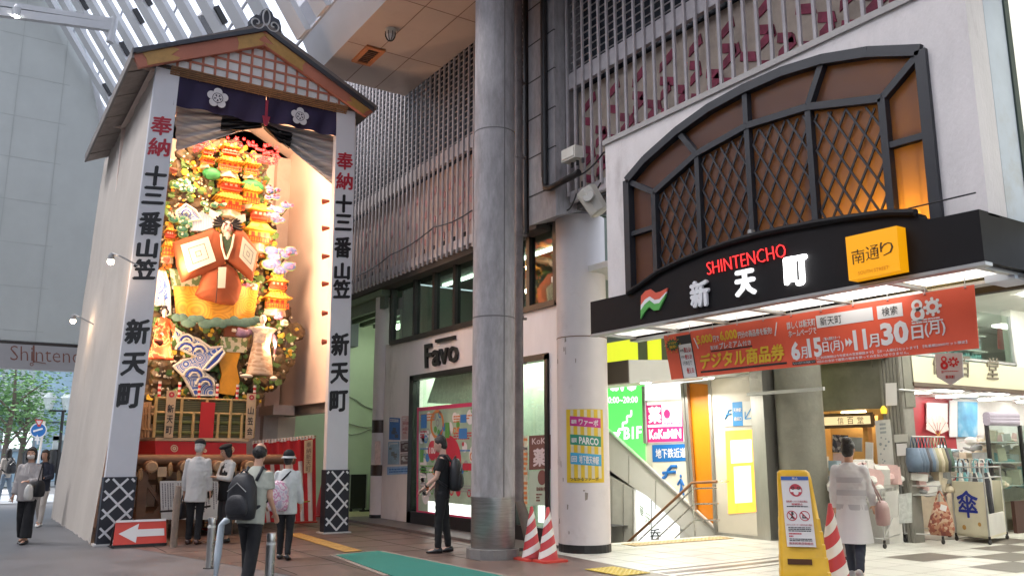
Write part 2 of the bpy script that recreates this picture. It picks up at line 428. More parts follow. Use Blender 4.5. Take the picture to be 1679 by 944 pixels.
# shop window
sw = MB(); t = .09
sw.box((xl, YF-.05, .06), (xl+t+.1, YF+.12, zo)); sw.box((xr-t, YF-.05, .06), (xr, YF+.12, zo)); sw.box((xl, YF-.05, zo-t), (xr, YF+.12, zo+.02)); sw.box((xl, YF-.05, .04), (xr, YF+.12, .30))
sw.box((-14.2, YF-.04, .06), (-14.0, YF+.12, zo)); sw.box((-13.1, YF-.04, .06), (-12.98, YF+.12, zo))
swf = sw.build('shop_window', m_black, bld)
mg2 = glass('shop glass', (.86, .92, .88), .06)
for a, b in ((xl+.19, -14.2), (-14.0, -13.1), (-12.98, xr-t)):
    MB().box((a, YF+.03, .30), (b, YF+.04, zo-t)).build('pane', mg2, swf)
ro = MB(); ro.box((xl, YF+1.05, 0), (xr, YF+1.12, 3.5)); ro.box((xl, YF+.3, 0), (xr, YF+1.1, .02)); ro.box((xl, YF+.3, 3.4), (xr, YF+1.1, 3.5)); ro.box((xl-.05, YF+.3, 0), (xl, YF+1.1, 3.5)); ro.box((xr, YF+.3, 0), (xr+.05, YF+1.1, 3.5))
ro.build('shop_room', mat('pale green shop interior', (.56, .62, .53), .7), bld)
MB().box((-17.2, YF+.5, 3.36), (-12.1, YF+.8, 3.395)).build('ceiling_lamp', mat('cool shop lamp', (1, 1, 1), emit=6, ecol=(.93, 1, .88), var=0), bld)
# things in the shop window: decoration panel at the upper right of the left pane
# fins
fz0, fz1 = 5.50, 12.5
def fin_screen(x0, x1, z0, z1, name):
    f = MB(); n = int((x1-x0)/.21)
    for i in range(n+1):
        x = x0+i*(x1-x0)/n
        f.box((x-.022, 8.08, z0), (x+.022, 8.115, z1))
    return f.build(name, m_fin, bld)
fin_screen(-21.6, -11.95, fz0, fz1, 'fin_screen')
fin_screen(-10.75, 1.0, fz0+.2, 12.5, 'fin_screen')
m_lou = mat('grey louvre', (.42, .38, .385), .5, var=.2)
for x0, x1, zt in ((-21.6, -11.95, fz1), (-10.75, 1.0, 12.5)):
    lo = MB(); z = 7.95
    while z < zt:
        lo.prism([(x0, 8.17, z), (x0, 8.22, z+.03), (x0, 8.225, z+.015), (x0, 8.175, z-.015)], (x1-x0, 0, 0)); z += .135
    lo.build('louvres', m_lou, bld)
    MB().box((x0, 8.12, 7.58), (x1, 8.20, 7.86)).build('band', m_fin, bld)
    MB().box((x0, 8.42, 7.5), (x1, 8.46, zt)).build('upper_glazing', mat('dark blue-grey glazing', (.05, .06, .075), .15, var=.2), bld)
    m_p = mat('pinkish beige board', (.42, .31, .28), .7, var=.2, scale=2) if x0 < -20 else mat('stained beige board', (.40, .33, .27), .7, var=.3, scale=2, dirt=(.26, .2, .17))
    MB().box((x0, 8.33, 5.62), (x1, 8.36, 7.58)).build('lower_board', m_p, bld)
    lb = MB(); n = int((x1-x0)/.225)
    MB().box((x0, 8.12, 5.60), (x1, 8.2, 5.78)).build('lower_rail', m_fin, bld)
    for i in range(n):
        x = x0+(i+.5)*(x1-x0)/n
        if i % 2 == 0: lb.box((x-.05, 8.31, 5.84), (x+.05, 8.329, 5.98))
    lb.build('board_vent', m_black, bld)
m_red = mat('crimson painted motif', (.24, .035, .07), .7, var=.6, scale=5)
mo = MB(); rr = random.Random(3)
for i in range(33):
    x = -10.6+i*.31
    for j, z in enumerate((5.95, 6.2, 6.45, 6.7, 6.95, 7.15)):
        if j > 3 and i % 2: continue
        s = (1 if (i+j) % 2 else -1)
        if rr.random() < .06: continue
        k_ = rr.uniform(.22, .34)
        mo.prism([(x, 8.31, z), (x+k_, 8.31, z+.4*k_*s), (x+k_*.9, 8.31, z+.4*k_*s+.15), (x+.02, 8.31, z+.13)], (0, .018, 0))
mo.build('red_motif_print', m_red, bld)
m_pk = mat('faded pink motif', (.45, .24, .24), .7, var=.3)
mo = MB()
for i in range(19):
    x = -19.9+i*.42
    for j, z in enumerate((6.15, 6.6, 7.05)):
        s = (1 if (i+j) % 2 else -1)
        mo.prism([(x, 8.31, z), (x+.24, 8.31, z+.12*s), (x+.24, 8.31, z+.12*s+.14), (x, 8.31, z+.14)], (0, .018, 0))
mo.build('pink_motif_print', m_pk, bld)
MB().box((-21.6, 8.27, 5.46), (-11.95, 8.85, 5.6)).build('soffit', mat('grimy soffit', (.10, .09, .085), .8), bld)
MB().box((-10.75, 8.27, 5.5), (1.0, 8.85, 5.6)).build('soffit', mat('grimy soffit', (.10, .09, .085), .8), bld)
MB().box((-21.6, 8.47, 5.6), (1.0, 8.8, 14)).build('upper_wall', m_conc, bld)
# concrete pier between the two screens
p = MB(); p.prism([(-11.6, 7.88, 5.36), (-11.6, 7.88, 12.4), (-11.6, 8.5, 12.4), (-11.6, 8.5, 5.55)], (.78, 0, 0))
pier = p.build('pier', m_conc, bld)
jn = MB()
for z in (5.86, 6.55, 7.25, 7.95, 8.65, 9.35): jn.box((-11.605, 7.872, z), (-10.815, 7.9, z+.02))
jn.build('pier_joint', mat('dark pier joint', (.06, .055, .055), .9, var=0), pier)  # horizontal joint lines of the concrete, in a dark colour
# shop facade continues beyond the alley on the left (behind the booth)
MB().box((-26, 8.47, 4.4), (-21.6, 9, 10)).build('far_wall', mat('dark far wall', (.10, .11, .13), .7), bld)
# ------------------------------------------------------------------ columns
col = thing('round_column', 'thick grey concrete column with metal foot standing left of the drain pipe', 'column', (-11.3, 6.99, 0))
c = MB(); c.lathe([(.335, .9), (.335, 10.4)], (-11.3, 6.99, 0), 40)
sh = c.build('shaft', m_conc, col, smooth=True)
s = MB()
for y in (209, 518): z = at(808, y, 'x', -11.03).z; s.lathe([(.3385, 0), (.3385, .018)], (-11.3, 6.99, z), 40)
sp = Vector((-11.3, 6.99, 0)); a = math.atan2(-.52, .85)+.50
s.bar(sp+Vector((.337*math.cos(a), .337*math.sin(a), .9)), sp+Vector((.337*math.cos(a), .337*math.sin(a), 10.4)), .012, .008)
s.build('joint', mat('column joint', (.13, .12, .12), .8, var=0), sh)
MB().lathe([(.325, .13), (.335, .15), (.335, .9)], (-11.3, 6.99, 0), 40).build('metal_foot', mat('brushed steel', (.34, .33, .325), .32, .85, var=.25, scale=3, stretch=(1, 1, 12)), col, smooth=True)
MB().lathe([(.40, 0), (.40, .145), (.34, .15)], (-11.3, 6.99, 0), 12).build('plinth', mat('dark stone plinth', (.17, .16, .155), .6, var=.3), col)
def white_pillar(cx, cy, r, h, label, bands=(), foot=True):
    t = thing('white_pillar', label, 'pillar', (cx, cy, 0))
    m_pil = mat('scuffed white pillar paint', (.62, .57, .57), .5, var=.05, scale=2, dirt=(.50, .44, .43), dscale=1.4)
    MB().lathe([(r, 0), (r, h)], (cx, cy, 0), 28).build('shaft', m_pil, t, smooth=True)
    if foot: MB().lathe([(r+.006, 0), (r+.006, .13)], (cx, cy, 0), 28).build('foot_band', m_black, t)
    for z0, z1, m in bands: MB().lathe([(r+.004, z0), (r+.004, z1)], (cx, cy, 0), 28).build('band', m, t, smooth=True)
    return t
m_rust = mat('rusty joint', (.20, .12, .08), .8, var=.3)
wp = white_pillar(-11.23, 8.69, .42, 5.5, 'scuffed white round pillar with black foot carrying the yellow poster', [(3.42, 3.435, m_rust)])
m_bb = mat('dark brown band', (.05, .03, .022), .4)
ws = at(638, 700, 'y', 8.45)
white_pillar(-19.0, 8.55, .19, 5.6, 'slim white pillar with two dark brown bands beside the alley', [(1.02, 1.27, m_bb), (2.02, 2.32, m_bb)])
# worn paint flakes on the white pillar
fl = MB(); rr = random.Random(5)
for i in range(26):
    a = R(rr.uniform(205, 330)); z = rr.choice([rr.uniform(1.3, 1.6), rr.uniform(.3, 1.5), rr.uniform(3.0, 3.4)])
    x, y = -11.23+.4215*math.cos(a), 8.69+.4215*math.sin(a)
    tx = Vector((-math.sin(a), math.cos(a), 0)); P = Vector((x, y, z)); w_, h_ = rr.uniform(.008, .03), rr.uniform(.01, .07)
    fl.poly([P+tx*w_*rr.uniform(.5, 1)+Vector((0, 0, h_*s_)) if q_ else P-tx*w_*rr.uniform(.5, 1)+Vector((0, 0, h_*s_)) for q_, s_ in ((0, -1), (1, -.7), (1, .8), (0, 1))])
fl.build('paint_crack', mat('bare plaster', (.28, .24, .21), .9), wp)
# ------------------------------------------------------------------ drain pipes
m_pipe = mat('weathered brown-grey pipe', (.15, .125, .125), .5, var=.3, scale=5)
px0 = at(851, 700, 'y', 7.75).x
dp = thing('drain_pipe', 'brown-grey drain pipe running up beside the big concrete column', 'pipe', (px0, 7.75, 0))
MB().tube([(px0, 7.75, .78), (px0, 7.75, 12)], .075, 14).build('pipe', m_pipe, dp, smooth=True)
MB().tube([(px0, 7.75, .80), (px0+.10, 7.78, .55), (px0+.26, 7.82, .05)], [.07, .085, .085], 12).build('spout', mat('rusted pipe foot', (.12, .095, .08), .7, var=.4), dp, smooth=True)
b = MB()
for z in (1.6, 3.0, 3.75, 5.2, 6.6, 8.0): b.lathe([(.088, z), (.088, z+.05)], (px0, 7.75, 0), 14); b.box((px0-.02, 7.8, z), (px0+.02, 7.9, z+.04))
b.build('pipe_bracket_rib', m_pipe, dp)
px1 = at(866, 300, 'y', 7.95).x
MBp = MB().tube([(px1-.14, 8.0, 5.3), (px1-.14, 8.0, 12)], .05, 10)
tag(MBp.build('drain_pipe', m_black, smooth=True), 'thin dark pipe in the gap between brown pipe and concrete pier', 'pipe')
cx = at(893, 200, 'y', 7.82).x
kt = MB().tube([(cx, 7.82, 12), (cx, 7.82, 5.98), (cx+.05, 7.8, 5.86), (cx+.2, 7.8, 5.82), (cx+.9, 7.84, 5.9)], .055, 10)
tag(kt.build('conduit', m_black, smooth=True), 'black conduit down the concrete pier, bending right below the junction box', 'conduit')
kt = MB().tube([(cx-.10, 7.84, 12), (cx-.10, 7.84, 6.1)], .022, 8)
tag(kt.build('conduit', m_black, smooth=True), 'thin black cable tube beside the conduit on the concrete pier', 'conduit')
# junction box, speaker, cables
jb = [at(x, y, 'y', 7.75) for x, y in ((923, 268), (956, 232))]; jb[1].x = jb[0].x+.36
t = thing('junction_box', 'pale beige junction box fixed to the fins above the loudspeaker', 'box', ((jb[0].x+jb[1].x)/2, 7.85, jb[0].z))
m_beige = mat('beige box paint', (.56, .53, .47), .5, var=.08)
MB().box((jb[0].x, 7.72, jb[0].z), (jb[1].x, 7.88, jb[1].z)).build('case', m_beige, t)
MB().box((jb[0].x+.02, 7.705, jb[0].z+.03), (jb[1].x-.02, 7.72, jb[1].z-.03)).build('lid', m_beige, t)
gl = MB()
for i in range(3): gl.lathe([(.025, -.08), (.025, 0)], (jb[0].x+.1+i*.14, 7.86, jb[0].z), 8)
gl.build('cable_gland_stud', m_black, t)
sp = at(972, 330, 'y', 7.6)
t = thing('loudspeaker', 'tilted white wall loudspeaker above the white pillar', 'loudspeaker', tuple(sp))
Mx = Matrix.Translation(sp) @ Matrix.Rotation(R(-22), 4, 'Y') @ Matrix.Rotation(R(20), 4, 'X') @ Matrix.Rotation(R(25), 4, 'Z')
s = MB(); s.loft([((0, 0, -.22), (.11, 0, 0), (0, .10, 0)), ((0, 0, -.2), (.15, 0, 0), (0, .13, 0)), ((0, 0, .2), (.17, 0, 0), (0, .15, 0)), ((0, 0, .22), (.12, 0, 0), (0, .11, 0))], 8)
s.v = [Mx @ v for v in s.v]; s.build('case', m_beige, t)
s = MB().lathe([(.10, 0), (.09, .01)], (0, 0, 0), 16); s.v = [Mx @ (Matrix.Rotation(R(67), 3, 'X') @ v+Vector((.02, -.145, .06))) for v in s.v]; s.build('grille', mat('grey grille', (.3, .29, .27), .6), t)
MB().tube([sp+Vector((.05, .1, .1)), sp+Vector((.05, .4, .25))], .02).build('bracket', m_black, t)
rr = random.Random(11)
for i, (pts, lab) in enumerate((([(930, 345), (945, 318), (960, 325), (985, 300)], 'loose grey cable sagging behind the loudspeaker'), ([(905, 297), (945, 290), (990, 250), (1060, 222), (1200, 170)], 'black cable crossing the fins above the plaster wall'), ([(585, 452), (640, 418), (712, 372), (774, 345)], 'thin black cable looping across the lower fins above the left windows'))):
    P = [at(x, y, 'y', 7.9 if i < 2 else 8.04) for x, y in pts]; Q = []
    for a_, b_ in zip(P, P[1:]):
        for k_ in range(6): t_ = k_/6; Q.append(a_.lerp(b_, t_)-Vector((0, 0, .06*math.sin(math.pi*t_))))
    Q.append(P[-1]); tag(MB().tube(Q, .014, 6).build('cable', m_black), lab, 'cable')
# ------------------------------------------------------------------ overhead walkway (tan soffit)
zs = 9.82
ov = thing('overhead_eave', 'overhead eave with tan underside and pale sloping front at the top', 'eave', (-8, 7, zs))
y1 = at(560, 122, 'z', zs)
e = MB(); e.prism([(-17.1, 5.75, zs+.1), (-17.1, 5.95, zs), (-17.1, 8.12, zs), (-17.1, 8.12, zs+3), (-17.1, 4.6, zs+3)], (19, 0, 0))
m_tan_s = mat('tan soffit panel', (.50, .41, .36), .7, var=.08, scale=.8, dirt=(.42, .33, .29))
m_eave = mat('pale grey eave face', (.50, .50, .51), .5, var=.06, scale=1)
e = MB(); e.box((-17.1, 5.9, zs), (2, 8.1, zs+.05)); e.build('underside', m_tan_s, ov)
e = MB(); e.prism([(-17.1, 5.9, zs+.002), (-17.1, 5.3, zs+1.2), (-17.1, 5.3, zs+3), (-17.1, 8.1, zs+3), (-17.1, 8.1, zs+.052), (-17.1, 5.95, zs+.052)], (19, 0, 0)); e.build('front_face', m_eave, ov)
e = MB()
for x in (-15.3, -13.2, -11, -8.8): e.box((x, 5.92, zs-.004), (x+.015, 8.1, zs-.001))
for y in (6.6, 7.3): e.box((-17.1, y, zs-.0075), (2, y+.015, zs-.0045))
e.build('panel_joint', mat('soffit joint', (.20, .13, .1), .9, var=0), ov)
v = [at(x, y, 'z', zs-.01) for x, y in ((578, 98), (602, 74), (627, 82), (606, 107))]
vt = thing('ceiling_vent', 'rusty orange framed ceiling vent in the tan soffit', 'vent', tuple(v[0]))
vx0, vx1, vy0, vy1 = min(q.x for q in v), max(q.x for q in v), min(q.y for q in v), max(q.y for q in v)
fm = MB()
for a_, b_ in (((vx0, vy0), (vx1, vy0+.09)), ((vx0, vy1-.09), (vx1, vy1)), ((vx0, vy0+.09), (vx0+.09, vy1-.09)), ((vx1-.09, vy0+.09), (vx1, vy1-.09))): fm.box((*a_, zs-.05), (*b_, zs-.002))
fm.build('frame', mat('orange rusty frame', (.50, .19, .07), .6), vt)
gr = MB(); gr.box((vx0+.09, vy0+.09, zs-.01), (vx1-.09, vy1-.09, zs-.004))
for i in range(8): xx = vx0+.12+i*(vx1-vx0-.24)/7; gr.box((xx-.008, vy0+.09, zs-.035), (xx+.008, vy1-.09, zs-.012))
gr.build('grille', mat('brown grille', (.16, .08, .045), .7), vt)
v = [at(x, y, 'y', 5.55) for x, y in ((540, 62), (560, 20))]
q = [at(x, y, 'y', 5.6) for x, y in ((538, 45), (562, 15), (566, 45), (541, 74))]
lp = at(640, 58, 'z', zs-.12)
sl = thing('soffit_lamp', 'small caged bulkhead lamp on the tan soffit', 'lamp', tuple(lp))
MB().lathe([(.09, .0), (.11, .06), (.11, .12)], lp, 16).build('base', m_beige, sl)
MB().ell(lp+Vector((0, 0, -.02)), (.085, .085, .1)).build('globe', mat('frosted globe', (.7, .68, .66), .3), sl, smooth=True)
b = MB()
for i in range(4):
    a = math.pi*i/4; b.tube([lp+Vector((.11*math.cos(a)*math.cos(t_), .11*math.sin(a)*math.cos(t_), .05-.18*math.sin(t_))) for t_ in [math.pi*k/8 for k in range(9)]], .008, 5)
b.build('cage', m_black, sl)
# ------------------------------------------------------------------ glazed arcade roof
KR = 1.5
def roof(x, z, d=0.): return Vector((x, 3.47+(12.42-z)/KR, z))+Vector((0, KR, 1)).normalized()*d
ar = thing('arcade_roof', 'sloping glazed arcade roof with wide white rafters', 'roof', (-22, 4, 10))
m_raf = mat('white painted rafter', (.60, .61, .63), .45, var=.05, scale=1)
i = 0; x = -33.5
zlo, zhi = 9.9, 17.5
while x < 2:
    a = roof(x, zlo); b_ = roof(x, zhi)
    n = Vector((0, KR, 1)).normalized()
    bm_ = MB(); bm_.bar(a-n*.08, b_-n*.08, .52, .12, up=n); bm_.build('rafter', m_raf, ar); x += 1.12
pu = MB(); x = -33.5
pc = MB()
for z in (9.95, 11.2, 12.45, 13.7, 14.95, 16.2, 17.4):
    pc.bar(roof(-33.8, z, .12), roof(2, z, .12), .05, .05)
pc.build('purlin', mat('grey purlin', (.42, .43, .45), .5), ar)
cn = MB(); x = -33.5
while x < 2:
    for z in (11.25, 12.95, 14.6, 16.2):
        if (int(x*10)+int(z*3)) % 2 == 0: c0 = roof(x+.30, z, -.02); cn.bar(c0, c0+(roof(0, z+.35)-roof(0, z)), .10, .12)
    x += 1.12
cn.build('roof_clip_bolt', m_black, ar)
mgl = bpy.data.materials.new('frosted roof glass'); mgl.use_nodes = True
nt = mgl.node_tree; nt.nodes.clear()
tr = nt.nodes.new('ShaderNodeBsdfTransparent'); tr.inputs[0].default_value = (.93, .94, .98, 1)
tl = nt.nodes.new('ShaderNodeBsdfTranslucent'); tl.inputs[0].default_value = (.9, .92, .96, 1)
mx = nt.nodes.new('ShaderNodeMixShader'); mx.inputs[0].default_value = .10; oo = nt.nodes.new('ShaderNodeOutputMaterial')
nt.links.new(tr.outputs[0], mx.inputs[1]); nt.links.new(tl.outputs[0], mx.inputs[2]); nt.links.new(mx.outputs[0], oo.inputs[0])
MB().poly([roof(-33.8, zlo, .06), roof(2, zlo, .06), roof(2, zhi, .06), roof(-33.8, zhi, .06)]).build('glass', mgl, ar)
# dark hanging lantern-shaped lamp near the booth ridge
# the other slope of the roof and the buildings on the other side of the street
for i in range(33):
    x = -29+i*1.12; bm_ = MB(); bm_.bar((x, -2.0, 17.6), (x, -8.6, 9.9), .52, .12, up=(0, 1, 1)); bm_.build('rafter', m_raf, ar)
MB().poly([(-29.5, -2.0, 17.7), (7.5, -2.0, 17.7), (7.5, -8.6, 10), (-29.5, -8.6, 10)]).build('glass', mgl, ar)
MB().box((-33.8, -2.2, 17.5), (7.5, .3, 17.7)).build('ridge', m_raf, ar)
o = thing('opposite_building', 'plain shop building on the opposite side of the arcade street', 'building', (-10, -9, 0))
MB().box((-29.5, -14, 0), (14, -9, 13)).build('wall', mat('opposite wall', (.38, .36, .36), .7), o)
b = MB()
for i in range(9): b.box((-28+i*4.6, -9, .1), (-24.4+i*4.6, -8.95, 3))
b.build('shop_front', m_black, o)
hp = at(340, 42, 'x', -20.5)
hl = thing('roof_speaker', 'dark loudspeaker hung from the white roof rafters above the gable', 'loudspeaker', tuple(hp))
MB().lathe([(.0, -.42), (.22, -.30), (.30, .12), (.16, .34), (.0, .36)], hp, 8).build('case', m_black, hl)
MB().bar(hp+Vector((-.3, -.3, -.3)), hp+Vector((-.25, .15, 1.0)), .12, .1).build('bracket', m_raf, hl)
# ------------------------------------------------------------------ far end wall of the arcade
XW = -29.5
pts = [at(x, y, 'x', XW) for x, y in ((130, 18), (175, 235), (205, 380), (215, 560))]
ew = thing('arcade_end_wall', 'tall pale grey panelled end wall above the arcade exit', 'wall', (XW, 0, 4.6))
za = at(60, 560, 'x', XW).z
m_end = mat('pale grey-green wall panel', (.56, .59, .57), .5, var=.07, scale=.6)
MB().prism([(XW, -14, za), (XW, pts[3].y, za)]+[tuple(p) for p in reversed(pts[:3])]+[(XW, pts[0].y-.2, 17.5), (XW, -14, 17.5)], (-.25, 0, 0)).build('panel_wall', m_end, ew)
j = MB()
for i in range(9):
    z = za+.3+i*1.35; j.box((XW+.001, -14, z), (XW+.006, 2.2-(.25 if z < 14 else .4), z+.02))
for i in range(10):
    y = 1.75-i*1.25; j.box((XW+.007, y, za), (XW+.011, y+.02, 17.5))
j.build('panel_joint', mat('grey-green joint', (.49, .52, .50), .7, var=0), ew)
ed = MB()
for a_, b_ in zip(pts, pts[1:]): ed.bar(a_+Vector((.03, 0, 0)), b_+Vector((.03, 0, 0)), .10, .16)
ed.build('edge_trim', m_raf, ew)
zb0, zb1 = at(60, 606, 'x', XW).z, at(60, 566, 'x', XW).z
MB().box((XW-.2, -14, zb1), (XW+.02, 4.4, zb1+.09)).build('rail', m_frame, ew)
MB().box((XW-.1, -14, zb1+.09), (XW-.05, 4.4, za)).build('clerestory', mat('bright clerestory glass', (.7, .8, .9), .2), ew)
sg = MB().box((XW-.25, -14, zb0), (XW+.04, 4.4, zb1)).build('fascia_sign', mat('pale grey sign fascia', (.40, .39, .40), .5, var=.04))
tag(sg, 'long pale grey fascia sign over the far arcade exit with thin brown letters', 'sign')
q = patch('x', XW+.04, (17, 566), (164, 574), (164, 597), (17, 590))
tx = MB(); put_text(tx, 'Shintencho', *q, eps=.004, bold=-.012); tx.build('lettering', mat('thin brown letters', (.23, .085, .06), .5), sg)
q = patch('x', XW+.045, (45, 563), (76, 566), (76, 601), (45, 598))
tx = MB(); disc(tx, q, .22, .95, .10, .004, r0=.6); tx.bar(sub4(q, .33, .06, 1, 1)[0], sub4(q, .33, .86, 1, 1)[0], .045, .02); tx.bar(sub4(q, .30, .80, 1, 1)[0], sub4(q, .98, .85, 1, 1)[0], .03, .02)
tx.build('ornament', mat('thin brown letters', (.23, .085, .06), .5), sg)
# tension beam with a spotlight at the top left
bx = -24
tb = thing('roof_truss', 'white horizontal truss beam with a lit spotlight at the top left', 'truss', tuple(at(120, 30, 'x', bx)))
a_, b_ = at(-60, 12, 'x', bx), at(186, 46, 'x', bx)
t = MB(); t.bar(a_, b_, .16, .22); t.bar(at(-60, -2, 'x', bx), at(186, 36, 'x', bx), .16, .14); 
t.build('beam', m_raf, tb)
MB().tube([at(188, 30, 'x', bx), at(180, 70, 'x', bx)], .10, 10).build('beam_end', m_raf, tb)
lp = at(27, 20, 'x', bx+.1)
MB().lathe([(.07, -.12), (.10, .1), (.05, .2)], lp, 12).build('spot_lamp', m_raf, tb)
MB().lathe([(.075, -.135), (.075, -.125)], lp, 12).build('lit_lens', mat('lit lens', (1, 1, 1), emit=25, ecol=(1, .97, .9), var=0), tb)
# ------------------------------------------------------------------ festival booth
XF = -16.35
bo = thing('festival_booth', 'tall white festival booth with a gabled roof housing the decorated float', 'booth', (XF, 4.45, 0))
m_cloth = mat('cream tent cloth', (.52, .47, .42), .8, var=.07, scale=.8, bump=.2, bscale=3, dirt=(.44, .38, .33), dscale=.5)
m_in = mat('warm cream inner wall', (.78, .65, .58), .75, var=.06, scale=.7, bump=.15, bscale=2)
XR, XB, YL, YR = -23.6, -20.3, 2.28, 6.42
def drape(u, v):
    x = XF-.2+(XR-XF)*u; z = 9.05*v
    y = YL+.28*v**1.5+.05*noise.noise(Vector((x*1.3, z*.35, 2)))+.03*noise.noise(Vector((x*4, z*.8, 5)))-.12*(1-v)**6
    return Vector((x, y, z+.02*math.sin(x*9)*(1-v)))
MB().grid(drape, 60, 30).build('side_cloth', m_cloth, bo, smooth='all')
MB().box((XB-.1, YL+.2, 0), (XB, 6.9, 9.4)).build('back_wall', m_in, bo)
def rw(u, v):
    x = -16.72+(XB+16.72)*u; z = 2.6+6.4*v
    return Vector((x, YR+.06-.012*z+.015*noise.noise(Vector((x*2, z*.7, 1))), z))
MB().grid(rw, 24, 24).build('inner_side_wall', m_in, bo, smooth='all')
MB().box((XR, 6.62, 2.4), (-16.7, 6.72, 8.8)).build('outer_side_wall', m_cloth, bo)
p = MB(); p.box((XB, 6.05, 0), (XB+.25, 6.40, 8.8)); p.box((XB-.05, 6.0, 2.4), (-19.2, 6.5, 2.62)); p.build('inner_post', mat('pale inner post', (.55, .46, .42), .6), bo)
# roof
zr, ze = 10.08, 8.86
ro = MB(); m_roof = mat('grey-brown roof boards', (.17, .15, .14), .7, var=.2, scale=3, stretch=(1, 1, 1))
for yE in (2.1, 6.95):
    yc = 4.475
    ro.prism([(-16.1, yc, zr), (-16.1, yE, ze), (-16.1, yE, ze+.09), (-16.1, yc, zr+.10)], (-6.9, 0, 0))
rf = ro.build('roof', m_roof, bo)
ea = MB()   # boarded eave along the left side
for i in range(10):
    x = -16.25-i*.68
    ea.prism([(x, 2.08, ze-.05-.02*(i % 2)), (x, 2.66, ze+.20), (x, 2.66, ze+.25), (x, 2.08, ze+.035)], (-.65, 0, .0))
ea.build('eave_boards', mat('weathered eave boards', (.30, .25, .22), .75, var=.25, scale=4), bo)
MB().box((-23.05, 2.03, ze-.08), (-16.15, 2.075, ze+.12)).build('eave_edge', mat('grey eave edge', (.22, .20, .19), .7), bo)
MB().poly([(XF-.4, 2.3, 8.85), (XF-.4, 6.6, 8.85), (XF-.4, 4.475, 10)]).build('gable_back', m_in, bo)
lc = MB()
for y_ in (2.45, 6.5): lc.prism([(XF-.3, y_, 8.84), (XF-.3, 4.475, 9.88), (XF-.3, 4.475, 9.91), (XF-.3, y_, 8.87)], (XB-XF+.3, 0, 0))
lc.build('ceiling_lining', m_in, bo)
MB().poly([(XB, 2.3, 8.85), (XB, 6.6, 8.85), (XB, 4.475, 10)]).build('gable_back', m_in, bo)
m_org = mat('faded orange board', (.43, .15, .095), .55, var=.12, scale=2)
m_yel = mat('gold painted scroll', (.44, .25, .075), .5, var=.2, scale=5)
Xg = -16.15
D = lambda x, y, X=Xg: at(x, y, 'x', X)
bb = MB()
L0, L1, A0, A1, R0_, R1_ = D(218, 88), D(228, 111), D(435, 52), D(434, 75), D(612, 184), D(600, 191)
bb.prism([L0, A0, A1, L1], (-.09, 0, 0)); bb.prism([A0, R0_, R1_, A1], (-.09, 0, 0))
gb = bb.build('bargeboard', m_org, bo)
yb = MB()
def lerp4(u0, u1, side):
    P = (L0, L1, A0, A1) if side == 0 else (R0_, R1_, A0, A1)
    return P[0].lerp(P[2], u0), P[0].lerp(P[2], u1), P[1].lerp(P[3], u1), P[1].lerp(P[3], u0)
for side, u0, u1 in ((0, .05, .30), (0, .76, .985), (1, .62, .985), (1, .02, .2)):
    a, b, c, d = lerp4(u0, u1, side); e = Vector((.012, 0, 0)); cc = (a+b+c+d)/4
    pts = [a.lerp(cc, .1), b.lerp(cc, .1), b.lerp(c, .3).lerp(cc, -.18), b.lerp(c, .55).lerp(cc, .35), b.lerp(c, .8).lerp(cc, -.1), c.lerp(cc, .1), d.lerp(cc, .1), d.lerp(a, .5).lerp(cc, .2)]
    MB().prism(pts, e).build('gold_scroll', m_yel, gb)
tl_ = MB()
for P, Q in ((L0, A0), (A0, R0_)):
    tl_.prism([P+Vector((.06, 0, 0)), Q+Vector((.06, 0, 0)), Q+Vector((.06, 0, .09)), P+Vector((.06, 0, .09))], (-.35, 0, 0))
tl_.build('roof_edge', mat('dark slate roof edge', (.045, .05, .065), .5), bo)
# ridge ornament
o_ = [D(x, y, -16.12) for x, y in ((408, 52), (404, 44), (413, 39), (411, 30), (420, 24), (427, 26), (430, 17), (438, 14), (446, 20), (449, 28), (458, 33), (461, 43), (461, 58), (436, 49))]
ob = MB().prism(o_, (-.22, 0, 0)).build('ridge_ornament', mat('dark slate tile', (.05, .055, .07), .5, var=.2), bo)
sc = MB()
def spiral(c, r0, turns, sgn, n=26):
    C0 = D(*c, -16.10); return [C0+Vector((0, sgn*r0*(1-t)*math.cos(2*math.pi*turns*t), -r0*(1-t)*math.sin(2*math.pi*turns*t)*1.0)) for t in [i/n*.86 for i in range(n+1)]]
sc.tube(spiral((421, 37), .15, 1.5, 1), .017, 6); sc.tube(spiral((449, 43), .15, 1.5, -1), .017, 6)
P = D(437, 29, -16.10); sc.tube([P+Vector((0, .07*math.cos(t), .17*math.sin(t))) for t in [2*math.pi*i/20 for i in range(21)]], .017, 6)
sc.build('ornament_scroll', mat('pale scroll paint', (.45, .45, .46), .5), ob)
# white and orange lattice in the gable
Xl = -16.27
gl0, gl1, ga = D(268, 104, Xl), D(590, 178, Xl), D(434, 66, Xl)
zlow = 8.86
gp = MB().prism([(Xl, 2.45, zlow), (Xl, 6.6, zlow), (Xl, 4.475, 9.86)], (-.03, 0, 0)).build('gable_panel', mat('white gable panel', (.66, .66, .66), .6), bo)
la = MB()
for i in range(17):
    y = 2.62+i*.235
    zt = 9.86-abs(y-4.475)*(1.0/2.08)
    if zt > zlow+.05: la.box((Xl, y-.022, zlow), (Xl+.025, y+.022, zt))
for z in (9.02, 9.24, 9.46, 9.66):
    hw = (9.86-z)*2.08; la.box((Xl+.003, 4.475-hw, z-.022), (Xl+.022, 4.475+hw, z+.022))
la.build('gable_lattice', m_org, bo)
